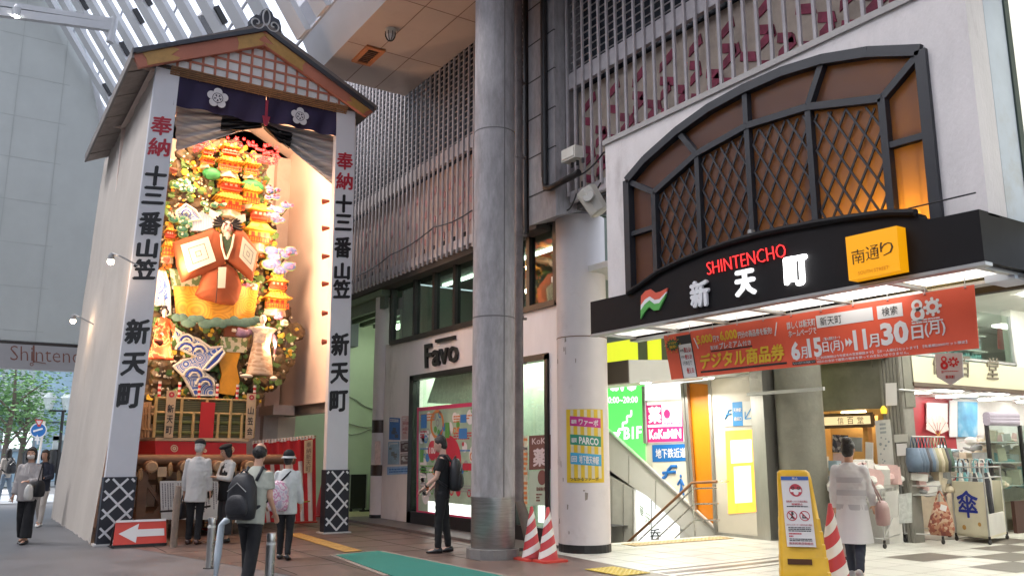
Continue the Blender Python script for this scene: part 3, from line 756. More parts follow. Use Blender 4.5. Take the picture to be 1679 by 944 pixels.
# bamboo blind edge below the gable
m_bam = mat('tied brown bamboo', (.28, .15, .075), .55, var=.25, scale=12)
bl = MB()
for i in range(5): bl.tube([(XF+.12-.03*i, 2.75, 8.83-.028*i), (XF+.12-.03*i, 6.35, 8.83-.028*i)], .016, 6)
for i in range(16): y = 2.85+i*.23; bl.bar((XF+.15, y, 8.85), (XF-.02, y, 8.70), .012, .012)
bl.build('bamboo_eave', m_bam, bo)
MB().box((XF-.1, 2.4, 8.80), (XF+.05, 6.6, 8.86)).build('front_beam', mat('dark front beam', (.06, .045, .04), .7), bo)
# ------------------------------------------------------------------ lettered banner pillars
m_ban = mat('pale lavender white board', (.62, .62, .66), .5, var=.04, scale=1.5)
m_navy = mat('navy black board', (.012, .014, .024), .5, var=.1)
m_ink = mat('black brush ink', (.008, .008, .012), .5, var=0)
m_vermil = mat('crimson brush ink', (.42, .015, .035), .5, var=0)
def banner(cols, xc, ybot, ytop, zt, zp, label, tri=1):
    t = thing('banner_pillar', label, 'banner', (XF, (ybot[0]+ybot[1])/2, 0))
    z0 = .03
    yA = lambda z: ybot[0]+(ytop[0]-ybot[0])*z/zt
    yB = lambda z: ybot[1]+(ytop[1]-ybot[1])*z/zt
    X = XF
    bd = MB().prism([(X, yA(zp), zp), (X, yB(zp), zp), (X, yB(zt), zt), (X, yA(zt), zt)], (-.16, 0, 0)).build('board', m_ban, t)
    for s, cy, hh, red in cols:
        c = at(xc(cy), cy, 'x', X)
        hz = (at(xc(cy), cy-hh/2, 'x', X)-at(xc(cy), cy+hh/2, 'x', X)).z
        wy = (yB(c.z)-yA(c.z)); mid = (yA(c.z)+yB(c.z))/2; sl = (ytop[0]-ybot[0])/zt
        f = .88 if s not in '山' else .80; bo_ = .03 if s in '奉納' else .046
        h2 = hz/2; 
        q = [Vector((X, mid-wy*f/2+sl*h2, c.z+h2)), Vector((X, mid+wy*f/2+sl*h2, c.z+h2+.04)), Vector((X, mid+wy*f/2-sl*h2, c.z-h2+.04)), Vector((X, mid-wy*f/2-sl*h2, c.z-h2))]
        b = MB(); put_text(b, s, *q, eps=.004, bold=bo_, rough=.018); b.build('brush_letter', m_vermil if red else m_ink, t)
    bx = MB().prism([(X+.05, yA(0)-.02, z0), (X+.05, yB(0)+.02, z0), (X+.05, yB(zp)+.02, zp), (X+.05, yA(zp)-.02, zp)], (-.24, 0, 0)).build('foot_panel', m_navy, t)
    lt = MB(); q = [Vector((X+.05, yA(zp), zp)), Vector((X+.05, yB(zp), zp)), Vector((X+.05, yB(0), z0)), Vector((X+.05, yA(0), z0))]
    W, H = .46, zp
    segs = []
    for k in range(-4, 8):
        for sg in (1, -1):
            c0 = (k+.5)*H/3.6 if sg == 1 else (k+.5)*H/3.6
            # line v = c0 + sg*(u-.5)*W in metres, clipped
            u0, u1 = 0.0, 1.0
            f = lambda u: c0+sg*(u-.5)*W*1.05
            va, vb = f(0), f(1)
            lo, hi = .03, H-.03
            def cl(ua, va, ub, vb):
                pts = []
                for (u_, v_) in ((ua, va), (ub, vb)):
                    if lo <= v_ <= hi: pts.append((u_, v_))
                for lim in (lo, hi):
                    if (va-lim)*(vb-lim) < 0: tt = (lim-va)/(vb-va); pts.append((ua+(ub-ua)*tt, lim))
                return pts[:2] if len(pts) >= 2 else None
            s_ = cl(.02, va, .98, vb)
            if s_:
                P = [sub4(q, u_, v_/H, 1, 1)[0]+Vector((.004+.003*(sg > 0), 0, 0)) for u_, v_ in s_]
                lt.bar(P[0], P[1], .008, .036, up=(1, 0, 0)) if 0 else lt.bar(P[0], P[1], .036, .006, up=(1, 0, 0))
    lt.build('white_lattice', mat('white lattice tape', (.66, .66, .68), .5), bx)
    MB().box((X-.25, yA(0)-.06, 0), (X+.1, yB(0)+.06, .03)).build('base', mat('pale base board', (.5, .49, .48), .6), t)
    return t
xcl = lambda y: 265+(y-208)*(211-265)/(650-208)
banner([('奉', 208, 32, 1), ('納', 243, 30, 1), ('十', 290, 34, 0), ('三', 322, 30, 0), ('番', 368, 40, 0), ('山', 409, 32, 0), ('笠', 443, 34, 0), ('新', 545, 42, 0), ('天', 598, 38, 0), ('町', 650, 42, 0)],
       xcl, (2.21, 2.70), (2.50, 2.93), 8.82, 1.14, 'left white banner pillar of the booth, lettered down its height, behind the arrow sign')
xcr = lambda y: 562-(y-265)*3/400
banner([('奉', 265, 29, 1), ('納', 298, 28, 1), ('十', 335, 30, 0), ('三', 366, 27, 0), ('番', 407, 35, 0), ('山', 446, 28, 0), ('笠', 475, 31, 0), ('新', 566, 38, 0), ('天', 613, 34, 0), ('町', 659, 35, 0)],
       xcr, (6.24, 6.70), (6.14, 6.56), 8.80, 1.22, 'right white banner pillar of the booth, lettered down its height, beside the alley')
# ------------------------------------------------------------------ noren and draped curtain
m_pur = mat('deep purple noren cloth', (.022, .014, .05), .8, var=.15, scale=3, bump=.2, bscale=150)
nr = thing('noren_curtain', 'short deep purple curtain with two white flower crests across the booth front', 'curtain', (XF-.05, 4.5, 8.1))
XN = XF-.04
for y0, y1, zb in ((2.86, 4.62, 8.10), (4.64, 6.14, 8.16)):
    b = MB(); b.grid(lambda u, v: Vector((XN+.035*math.sin(u*19+v*2)*(.3+v)+.02*math.sin(u*7), y0+(y1-y0)*u, 8.80+(zb-8.80)*v+.03*math.sin(u*math.pi)*v)), 40, 8)
    b.build('cloth', m_pur, nr, smooth='all')
m_wh = mat('white crest print', (.62, .60, .62), .6, var=0)
for cx_, cy_, s in ((357, 161, .215), (492, 191, .20)):
    c = at(cx_, cy_, 'x', XN+.07); b = MB(); q = [c+Vector((0, -s, s)), c+Vector((0, s, s)), c+Vector((0, s, -s)), c+Vector((0, -s, -s))]
    for k in range(5):
        a = R(90+72*k); disc(b, q, .5+.29*math.cos(a), .5-.29*math.sin(a), .20, .002, 14)
    b.build('crest_petals', m_wh, nr)
    b = MB(); disc(b, q, .5, .5, .245, .006, 16); b.build('crest_ring', m_pur, nr)
    b = MB(); disc(b, q, .5, .5, .215, .009, 16, r0=.78); disc(b, q, .5, .5, .07, .009, 12)
    for k in range(5):
        a = R(90+72*k); disc(b, q, .5+.12*math.cos(a), .5-.12*math.sin(a), .05, .009, 10)
    b.build('crest_heart', m_wh, nr)
b = MB(); b.bar((XN+.08, 4.63, 8.6), (XN+.08, 4.63, 8.15), .05, .02); b.prism([(XN+.08, 4.55, 8.25), (XN+.08, 4.71, 8.25), (XN+.08, 4.66, 8.05), (XN+.08, 4.60, 8.05)], (.02, 0, 0))
b.build('red_tassel', mat('crimson cord', (.3, .02, .05), .7), nr)
dc = thing('draped_curtain', 'grey-white curtain gathered up in two swags with black stripes above the float', 'curtain', (XF-.4, 4.5, 7.2))
XD = XF-.28
ram = ramp_mat('grey striped drape', 'wave', [(.34, .32, .32), (.44, .42, .41), (.28, .26, .27), (.42, .40, .4)], scale=1.2, rough=.85, distortion=1.5, const=False, dirn='Z')
def swag(top, bot, nm, m, dx=0.):
    tp = [at(x, y, 'x', XD) for x, y in top]; bp = [at(x, y, 'x', XD) for x, y in bot]
    def ip(P, u):
        s = u*(len(P)-1); i = min(int(s), len(P)-2); return P[i].lerp(P[i+1], s-i)
    return MB().grid(lambda u, v: ip(tp, u).lerp(ip(bp, u), v)+Vector((dx+.05*math.sin(v*26+u*3)+.03*noise.noise(Vector((u*5, v*9, 1))), 0, .012*math.sin(v*40))), 36, 40).build(nm, m, dc, smooth='all')
swag([(287, 168), (350, 182), (430, 200)], [(289, 249), (362, 227), (427, 206)], 'left_swag', ram)
swag([(428, 200), (490, 212), (551, 224)], [(430, 208), (482, 252), (545, 302)], 'right_swag', ram)
swag([(362, 195), (395, 197), (428, 203)], [(360, 217), (395, 217), (428, 212)], 'dark_stripe', m_ink, .07)
swag([(428, 203), (455, 216), (478, 220)], [(432, 212), (455, 236), (473, 246)], 'dark_stripe', m_ink, .07)
# ------------------------------------------------------------------ clip lamps with real light; left ones and area fills are added
m_lamp = mat('red-brown lamp shade', (.30, .06, .03), .5)
m_bulb = mat('lit bulb', (1, 1, 1), var=0, emit=8, ecol=(1, .62, .34))
def clip_lamp(p, aim, label, power, group, col=(1, .60, .34), spot=120):
    t = thing('clip_lamp', label, 'lamp', tuple(p), group); d = (Vector(aim)-Vector(p)).normalized()
    Q = d.to_track_quat('Z', 'Y').to_matrix()
    s = MB(); s.lathe([(.025, -.04), (.035, 0), (.065, .11)], (0, 0, 0), 12); s.f.pop(); s.mi.pop(); s.v = [Vector(p)+Q @ v for v in s.v]; s.build('lamp_shade', m_lamp, t, smooth=True)
    s = MB().ell((0, 0, .06), .042, 8, 6); s.v = [Vector(p)+Q @ v for v in s.v]; s.build('bulb', m_bulb, t)
    l = bpy.data.lights.new('lamp_light', 'POINT'); l.energy = power; l.color = col; l.shadow_soft_size = .06
    lo = bpy.data.objects.new('lamp_light', l); COL.objects.link(lo); lo.parent = t; lo.location = d*(1.15 if p.y > 5 else .55)
    return t
names = ['topmost', 'second from the top', 'third from the top', 'third from the bottom', 'second from the bottom', 'lowest']
for i, y in enumerate((330, 374, 420, 465, 513, 560)):
    p = at(537, y, 'x', -16.75)
    clip_lamp(p, (-18.4, 4.3, p.z-.1), f'red-brown clip lamp inside the booth\'s right edge, {names[i]} of six', 9, 'clip lamps down the right inside edge of the booth')
names = ['upper', 'middle', 'lower']
for i, z in enumerate((7.0, 5.2, 3.6)):  # unseen lamps added on this side to light the float
    p = Vector((-16.9, 3.0, z)); clip_lamp(p, (-18.4, 4.7, z-.1), f'added unseen clip lamp behind the left banner pillar, {names[i]} of three', 10, 'added clip lamps behind the left banner')
l = bpy.data.lights.new('booth_fill_light', 'AREA'); l.shape = 'RECTANGLE'; l.size = 2.8; l.size_y = .5; l.energy = 80; l.color = (1, .64, .40)  # unseen warm fill added behind the swag to brighten the booth
lo = bpy.data.objects.new('booth_fill_light', l); COL.objects.link(lo); lo.parent = bo; lo.location = Vector((-16.95, 4.5, 8.45))-bo.location; lo.rotation_euler = Vector((-1, 0, -.75)).to_track_quat('-Z', 'Y').to_euler()
l = bpy.data.lights.new('booth_fill_light', 'AREA'); l.shape = 'RECTANGLE'; l.size = .4; l.size_y = 4.5; l.energy = 30; l.color = (1, .66, .44)  # second unseen fill, upright, added at the left for the lining
lo = bpy.data.objects.new('booth_fill_light', l); COL.objects.link(lo); lo.parent = bo; lo.location = Vector((-16.75, 2.95, 5.2))-bo.location; lo.rotation_euler = Vector((-.55, 1, 0)).to_track_quat('-Z', 'Z').to_euler()
# outside arm lamps on the left cloth
for px_, py_, lab in ((182, 426, 'lit arm lamp on the left cloth wall of the booth, the higher one'), (120, 524, 'lit arm lamp low on the left edge of the booth cloth')):
    yv = 2.0
    p = at(px_, py_, 'y', yv)
    t = thing('arm_lamp', lab, 'lamp', tuple(p))
    MB().tube([p+Vector((.35, .4, -.12)), p+Vector((.2, .1, .05)), p+Vector((0, 0, .12))], .016, 6).build('arm', mat('grey lamp arm', (.3, .3, .3), .4), t)
    MB().lathe([(.035, .12), (.05, .08), (.055, .0)], p, 12).build('shade', mat('grey lamp arm', (.3, .3, .3), .4), t)
    MB().ell(p+Vector((0, 0, -.03)), .06, 10, 8).build('bulb', mat('lit arm bulb', (1, 1, 1), var=0, emit=10, ecol=(1, .72, .45)), t)
    l = bpy.data.lights.new('lamp_light', 'POINT'); l.energy = 4; l.color = (1, .7, .45); l.shadow_soft_size = .05
    lo = bpy.data.objects.new('lamp_light', l); COL.objects.link(lo); lo.parent = t; lo.location = (0, -.02, -.12)

# ------------------------------------------------------------------ the decorated float
FX = -18.25
fl = thing('festival_float', 'towering festival float of dark rocks above a bamboo fence and log base', 'float', (FX, 4.2, 0))
m_log = mat('worn brown timber', (.17, .085, .045), .6, var=.3, scale=4, stretch=(1, .3, 1))
m_log2 = mat('pale log end', (.42, .26, .14), .6, var=.25)
b = MB()
for z in (1.42, ): 
    for x in (-17.3, -18.6, -19.5): b.tube([(x, 2.75, z), (x, 5.9, z)], .10, 12)
for y in (3.1, 3.7, 4.3, 4.9): b.tube([(-16.95, y, 1.30), (-19.9, y, 1.30)], .115, 12)
b.build('carrying_log', m_log, fl, smooth=True)
b = MB()
for y in (3.1, 3.7, 4.3, 4.9):
    b = MB().lathe([(.105, 0), (.08, .02)], (0, 0, 0), 12); b.v = [Vector((-16.945+v.z, y+v.y, 1.30+v.x)) for v in b.v]; b.build('log_end', m_log2, fl)
b = MB()
for y in (3.0, 3.75, 4.6, 5.2):
    for x in (-17.2, -19.4): b.bar((x, y, 0), (x, y, 1.25), .16, .16)
for y0, y1 in ((3.0, 3.75), (4.6, 5.2)): b.bar((-17.2, y0, .1), (-17.2, y1, 1.1), .07, .07); b.bar((-17.2, y1, .1), (-17.2, y0, 1.1), .07, .07)
b.box((-19.4, 2.95, .35), (-17.15, 5.25, .45)); b.box((-19.4, 3.1, .9), (-19.2, 5.2, 1.0)); b.build('trestle', m_log, fl)
b = MB(); rr = random.Random(8)
for i in range(14):
    y = 2.95+i*.17; b.ell((-17.15, y, 1.2+rr.uniform(-.1, .1)), (.05, .05, .13), 8, 6)
b.build('straw_rope', mat('straw rope', (.38, .24, .12), .8, var=.3, scale=20), fl)
m_redc = mat('scarlet cloth', (.50, .018, .022), .7, var=.1, scale=3)
XC = -17.55
cq = [at(x, y, 'x', XC) for x, y in ((256, 722), (404, 726), (404, 748), (257, 746))]
b = MB().prism([p for p in cq], (-.03, 0, 0)); b.prism([(XC, cq[0].y, cq[0].z), (XC, cq[3].y, cq[3].z), (XC-1.6, cq[3].y-.25, cq[3].z), (XC-1.6, cq[0].y-.25, cq[0].z)], (0, -.02, 0))
rc = b.build('red_valance', m_redc, fl)
m_gold = mat('pale gold print', (.62, .48, .30), .5, var=0)
for i, u in enumerate((.19, .5, .82)):
    b = MB()
    if i == 1:
        for a in (90, 210, 330): disc(b, cq, u+.028*math.cos(R(a)), .52-.21*math.sin(R(a)), .022, .004, 12, r0=.35)
    else:
        disc(b, cq, u, .5, .040, .004, 18, r0=.75); disc(b, cq, u, .5, .022, .004, 12, r0=.3)
    b.build('gold_crest', m_gold, rc)
MB().box((XC+.02, cq[0].y-.02, cq[0].z), (XC-1.7, cq[1].y+.05, cq[0].z+.06)).build('deck_edge', mat('pale wood edge', (.5, .34, .2), .5), fl)
# bamboo fence
fz0, fz1 = cq[0].z+.06, 2.62
fy0, fy1 = 3.18, 5.12
m_bamg = ramp_mat('woven green bamboo', 'wave', [(.035, .04, .012), (.10, .09, .03), (.17, .14, .05)], scale=9, distortion=.6, const=False, dirn='Z')
m_bamp = mat('pale bamboo pole', (.45, .31, .13), .5, var=.2, scale=6)
f = MB().box((XC-.10, fy0, fz0), (XC-.06, fy1, fz1-.06)); fence = f.build('bamboo_fence', m_bamg, fl)
f = MB()
for i in range(9):
    y = fy0+.02+i*(fy1-fy0-.04)/8; f.tube([(XC-.02, y, fz0), (XC-.02, y, fz1 if i % 2 == 0 else fz1-.28)], .03, 8)
for z in (fz1-.02, fz1-.3): f.tube([(XC-.02, fy0, z), (XC-.02, fy1, z)], .022, 8)
f.build('fence_pole', m_bamp, fl, smooth=True)
f = MB()
for z in (fz0+.1, fz0+.3, fz0+.46): f.tube([(XC-.05, fy0, z), (XC-.05, fy1, z)], .034, 8)
f.build('fence_rail', mat('green bamboo pole', (.12, .13, .035), .45, var=.3, scale=6), fl, smooth=True)
f = MB()
for i in range(10): 
    x = XC-.1-.14*i; f.tube([(x, fy0-.05-.03*i, fz0), (x, fy0-.08-.03*i, fz1-.1)], .03, 8)
for z in (fz0+.15, fz1-.2, fz0+.45): f.tube([(XC, fy0-.03, z), (XC-1.4, fy0-.36, z)], .024, 8)
f.build('fence_return', m_log2, fl)
MB().box((XC, 4.03, fz0), (XC+.02, 4.30, fz1-.08)).build('red_hanging', m_redc, fl)
m_pl = mat('pale wooden tablet', (.52, .36, .22), .6, var=.12, scale=5)
for y, s, lab in ((3.45, '一番新天町', None), (5.0, '四番山笠起', None)):
    q = [Vector((XC+.05, y-.09, fz1+.12)), Vector((XC+.05, y+.09, fz1+.12)), Vector((XC+.05, y+.08, fz0)), Vector((XC+.05, y-.08, fz0))]
    t = panel('name_tablet', q, m_pl, .03, fl)
    b = MB(); disc(b, q, .5, .09, .3, .033, 14, r0=.4); b.build('red_seal', m_vermil, t)
    b = MB()
    for i, ch in enumerate('新天町' if y < 4 else '山笠会'): put_text(b, ch, *sub4(q, .16, .30+i*.23, .84, .47+i*.23), eps=.034, bold=.02, rough=.02)
    b.build('brush_letter', m_ink, t)
# candles like red-white posts
b = MB(); c = MB()
for y in (3.25, 3.62, 4.0, 4.35, 4.75, 5.1):
    for k in range(6): (b if k % 2 else c).lathe([(.03, 0), (.03, .05)], (XC-.08, y, fz1+k*.05), 8)
b.build('candle_stripe', mat('white post', (.65, .6, .55), .5), fl); c.build('candle_stripe', m_redc, fl)

# rocks
out = [(236, 700), (238, 640), (248, 560), (258, 470), (262, 400), (272, 330), (284, 265), (310, 242), (350, 236), (395, 240), (420, 262), (436, 300), (440, 330), (450, 352), (452, 400), (456, 440), (462, 470), (470, 515), (486, 545), (476, 585), (455, 625), (436, 640), (418, 668), (400, 672), (300, 672)]
oy = [at(x, y, 'x', FX) for x, y in out]
def inside(y, z):
    c = False; n = len(oy)
    for i in range(n):
        a, b2 = oy[i], oy[i-1]
        if (a.z > z) != (b2.z > z) and y < (b2.y-a.y)*(z-a.z)/(b2.z-a.z)+a.y: c = not c
    return c
MB().prism(oy, (-1.1, 0, 0)).build('back_board', mat('dark float back', (.05, .035, .025), .8), fl)
rr = random.Random(21); b = MB(); spots = []
for i in range(900):
    y, z = rr.uniform(2.6, 6.2), rr.uniform(2.3, 8.3)
    if not inside(y, z): continue
    s = rr.uniform(.10, .24); Mx = Matrix.Rotation(rr.uniform(0, 6), 3, 'X')
    c0 = Vector((FX-.02+rr.uniform(0, .10), y, z)); k = len(b.v)
    b.ell(c0, (s*.55, s, s*rr.uniform(.5, .9)), 7, 5, Mx)
    for v in b.v[k:]: v += Vector((1, 1, 1))*.05*noise.noise(v*7)
    spots.append((y, z))
b.build('rock_mass', ramp_mat('painted black rock', 'noise', [(.02, .016, .013), (.075, .045, .022), (.14, .09, .035), (.045, .05, .022)], scale=5, rough=.5, const=False, lo=.3, hi=.7), fl)
def dots(nm, m, n, rng, sz, seed, part=True, xo=.13):
    r2 = random.Random(seed); b = MB()
    for i in range(n*4):
        y, z = r2.uniform(2.6, 6.3), r2.uniform(rng[0], rng[1])
        if not inside(y, z): continue
        s = r2.uniform(*sz); k = r2.randint(5, 7); a0 = r2.uniform(0, 3); P = Vector((FX+xo+r2.uniform(0, .05), y, z)); Mx = Matrix.Rotation(r2.uniform(-.6, .6), 3, 'Z') @ Matrix.Rotation(r2.uniform(-.6, .6), 3, 'Y')
        b.add([P+Mx @ Vector((.012*((j % 2)*2-1), s*math.cos(a0+2*math.pi*j/k), s*math.sin(a0+2*math.pi*j/k))) for j in range(k)], [list(range(k))])
        n -= 1
        if n <= 0: break
    b.build(nm, m, fl)
m_ylw = mat('yellow paper leaf', (.62, .42, .04), .6, var=.3, scale=9); m_grn = mat('green paper leaf', (.10, .20, .05), .6, var=.4, scale=9); m_wht = mat('cream paper bud', (.66, .60, .46), .6, var=.2, scale=9); m_orl = mat('orange paper leaf', (.60, .18, .03), .6, var=.3, scale=9)
dots('yellow_leaves', m_ylw, 240, (2.6, 8.2), (.03, .085), 1); dots('green_leaves', m_grn, 330, (2.6, 8.2), (.04, .11), 2); dots('cream_buds', m_wht, 420, (2.6, 8.2), (.012, .04), 3, xo=.16); dots('orange_leaves', m_orl, 170, (4.6, 8.2), (.03, .09), 4)
# --- ornaments standing on the float: each a thing
m_gor = ramp_mat('gilded orange roof', 'wave', [(.42, .10, .015), (.66, .30, .03), (.72, .42, .06)], scale=5, distortion=.4, const=False, dirn='Y', rough=.45)
m_gyl = mat('gilded yellow', (.72, .45, .05), .4, var=.2, scale=6)
m_vrm = mat('vermilion lacquer', (.55, .07, .025), .45, var=.15)
m_wst = ramp_mat('pale stone wall', 'voronoi', [(.62, .54, .40), (.50, .42, .30), (.66, .60, .48)], scale=11)
def castle(x0, x1, yb, yt, tiers, label, X=FX+.22, roofm=None, base=True, taper=.74):
    a, b_ = at(x0, yb, 'x', X), at(x1, yt, 'x', X); w = b_.y-a.y; h = b_.z-a.z; c = Vector((X, (a.y+b_.y)/2, a.z))
    t = thing('miniature_castle', label, 'castle ornament', tuple(c)); roofm = roofm or m_gor
    z = 0; d = .34
    if base:
        hb = h*.16; MB().loft([(c, (0, w*.44, 0), (d*.5, 0, 0)), (c+Vector((0, 0, hb)), (0, w*.38, 0), (d*.42, 0, 0))], 4).build('stone_base', m_wst, t); z = hb
    hh = (h-z)/sum(taper**i for i in range(tiers)); ww = w*.5
    for i in range(tiers):
        th = hh*taper**i; k = ww*taper**i; dd = d*.42*taper**(i*.5)
        bx = MB().box(c+Vector((-dd*.8, -k*.72, z)), c+Vector((dd*.8, k*.72, z+th*.5))); wl = bx.build('storey', m_gyl if i % 2 == 0 else m_vrm, t)
        rl = MB()
        n = max(4, int(k*2/.06))
        for q in range(n+1): y = -k*.85+q*1.7*k/n; rl.box(c+Vector((dd*.95, y-.007, z+.01)), c+Vector((dd*.95+.015, y+.007, z+th*.26)))
        for zz in (.03, .24): rl.box(c+Vector((dd*.93, -k*.88, z+th*zz)), c+Vector((dd*.93+.03, k*.88, z+th*zz+.014)))
        rl.build('railing', m_vrm, t)
        wn_ = MB()
        for q in range(3): y = (q-1)*k*.42; wn_.box(c+Vector((dd*.8, y-k*.11, z+th*.27)), c+Vector((dd*.81+.004, y+k*.11, z+th*.46)))
        wn_.build('window_pane', m_wht if i % 2 else m_vrm, wl)
        zr_ = z+th*.5
        rf_ = MB(); S = lambda f, g, zz, up=0: (c+Vector((0, 0, zr_+zz)), (0, k*f, 0), (dd*g, 0, 0))
        Pts = []
        for f, g, zz in ((1.04, 1.75, .0), (.98, 1.65, th*.03), (.78, 1.15, th*.16), (.56, .70, th*.36), (.50, .2, th*.46)):
            o = c+Vector((0, 0, zr_+zz)); Pts.append([o+Vector((dd*g, -k*f, .05*th if zz < th*.05 else 0)), o+Vector((dd*g, 0, 0)), o+Vector((dd*g, k*f, .05*th if zz < th*.05 else 0)), o+Vector((-dd*g, k*f, 0)), o+Vector((-dd*g, -k*f, 0))])
        vs = [p for r_ in Pts for p in r_]; fs = []
        for r_ in range(len(Pts)-1):
            for q in range(5): fs.append((r_*5+q, r_*5+(q+1) % 5, (r_+1)*5+(q+1) % 5, (r_+1)*5+q))
        fs += [(4, 3, 2, 1, 0), tuple(range((len(Pts)-1)*5, len(Pts)*5))]
        rf_.add(vs, fs); ro_ = rf_.build('roof', roofm, t)
        rg = MB(); rg.box(c+Vector((-.03, -k*.54, zr_+th*.44)), c+Vector((.03, k*.54, zr_+th*.52)))
        for sg in (-1, 1): rg.box(c+Vector((-.02, sg*k*.54-.02, zr_+th*.46)), c+Vector((.04, sg*k*.54+.02, zr_+th*.62)))
        # front gable on the roof
        rg.prism([c+Vector((dd*1.3, -k*.25, zr_+th*.08)), c+Vector((dd*1.3, k*.25, zr_+th*.08)), c+Vector((dd*1.3, 0, zr_+th*.34))], (-dd*.9, 0, 0))
        rg.build('ridge', m_gyl, ro_); z += th
    return t
castle(352, 398, 288, 240, 2, 'topmost orange-gold castle at the peak of the float')
castle(396, 424, 292, 262, 1, 'small orange pavilion on a stone wall right of the topmost castle')
castle(326, 352, 275, 246, 2, 'small gilded tower left of the topmost castle')
castle(347, 404, 352, 296, 2, 'broad orange castle in the middle of the upper float')
castle(393, 426, 342, 300, 1, 'white-walled turret right of the broad orange castle')
castle(397, 449, 410, 338, 2, 'bright yellow castle to the right of the hero figure head', X=FX+.28, roofm=m_gyl)
castle(262, 290, 430, 372, 2, 'small orange castle at the left edge beside the banner pillar')
castle(429, 475, 516, 454, 2, 'orange lattice pagoda above the samurai doll', X=FX+.32)
m_grh = mat('green hill', (.03, .22, .07), .6, var=.3, scale=6)
for i, (x, y, w, h, lab) in enumerate(((347, 285, 17, 12, 'small green hill mound left of the topmost castle'), (414, 306, 22, 14, 'small green hill mound on the right shoulder of the float'))):
    c = at(x, y, 'x', FX+.25); s = .0115; tag(MB().ell(c, (.12, w*s, h*s), 12, 8).build('hill_ornament', m_grh, smooth=True), lab, 'ornament')
# pines: flat cloud pads edged light green
m_pine = mat('blue-green pine pad', (.05, .20, .13), .6, var=.35, scale=10); m_ped = mat('pale green pad edge', (.25, .42, .16), .6); m_blu = mat('blue blossom', (.12, .17, .42), .6, var=.3, scale=14); m_pnk = mat('pink blossom', (.72, .22, .36), .6, var=.2)
m_trk = mat('dark branch', (.09, .05, .03), .7)
def pine(cx_, cy_, w, h, n, lab, flower=False, seed=1, X=FX+.30):
    r2 = random.Random(seed); c = at(cx_, cy_, 'x', X); t = thing('blossom_tree' if flower else 'pine_ornament', lab, 'ornament', tuple(c))
    a = MB(); e = MB(); f = MB(); br = MB(); sc_ = .0118
    for i in range(n):
        y, z = r2.uniform(-.5, .5)*w*sc_, r2.uniform(-.5, .5)*h*sc_; s = r2.uniform(.7, 1.2)*min(w, h)*sc_*.26; P = c+Vector((r2.uniform(0, .08), y, z))
        a.ell(P+Vector((.02, 0, 0)), (.045, s, s*.62), 10, 6); e.ell(P, (.035, s*1.15, s*.78), 10, 6); br.tube([c+Vector((-.1, 0, -h*sc_*.45)), P], .012, 5)
        for q in range(5 if flower else 2):
            pp = P+Vector((.07, r2.uniform(-.8, .8)*s, r2.uniform(-.5, .5)*s)); ks = r2.uniform(.02, .035)
            f.add([pp+Vector((0, ks*math.cos(k*1.2566)*(1 if k else 1), ks*math.sin(k*1.2566))) for k in range(5)], [(0, 1, 2, 3, 4)])
    a.build('pad', m_blu if flower else m_pine, t, smooth=True); e.build('pad_edge', m_ped, t, smooth=True); f.build('blossom', m_pnk if flower else m_wht, t); br.build('branch', m_trk, t)
pine(448, 318, 26, 24, 7, 'blue-green pine tuft with pink flowers at the upper right edge', True, 1); pine(457, 348, 44, 34, 11, 'blue blossom tree reaching right beyond the yellow castle', True, 2)
pine(456, 425, 46, 44, 13, 'blue blossom tree above the orange lattice pagoda', True, 3)
pine(313, 305, 50, 24, 9, 'pale blue-green pine pads on the upper left of the float', False, 4); pine(345, 342, 40, 22, 8, 'blue-green pine pads left of the broad castle', False, 5); pine(293, 370, 42, 30, 9, 'dark green pine pads above the left sleeve', False, 6)
pine(278, 270, 18, 22, 5, 'yellow-green pine tuft at the top left edge of the float', False, 9)
# red maple at the top
for i, (x0, x1, y0, y1, n, lab) in enumerate(((412, 457, 238, 270, 46, 'scarlet maple spray reaching right at the float peak'), (318, 352, 232, 250, 16, 'scarlet maple spray on the left of the float peak'), (372, 420, 226, 240, 14, 'scarlet maple tips above the topmost castle'))):
    r2 = random.Random(i); b = MB()
    for k in range(n):
        P = at(r2.uniform(x0, x1), r2.uniform(y0, y1), 'x', FX+.3+r2.uniform(-.1, .1)); s = r2.uniform(.035, .07); a0 = r2.uniform(0, 2)
        b.add([P+Vector((.02*(j % 2), s*(1 if j % 2 else .45)*math.cos(a0+j*.628), s*(1 if j % 2 else .45)*math.sin(a0+j*.628))) for j in range(10)], [list(range(10))])
    m0 = at((x0+x1)/2, (y0+y1)/2, 'x', FX+.25); b.m = 1; b.tube([at(380, 250, 'x', FX), m0, at(x1 if i == 0 else x0, (y0+y1)/2, 'x', FX+.3)], .014, 5)
    tag(b.build('maple_spray', [mat('scarlet paper leaf', (.62, .02, .03), .6, var=.2), m_trk]), lab, 'ornament')
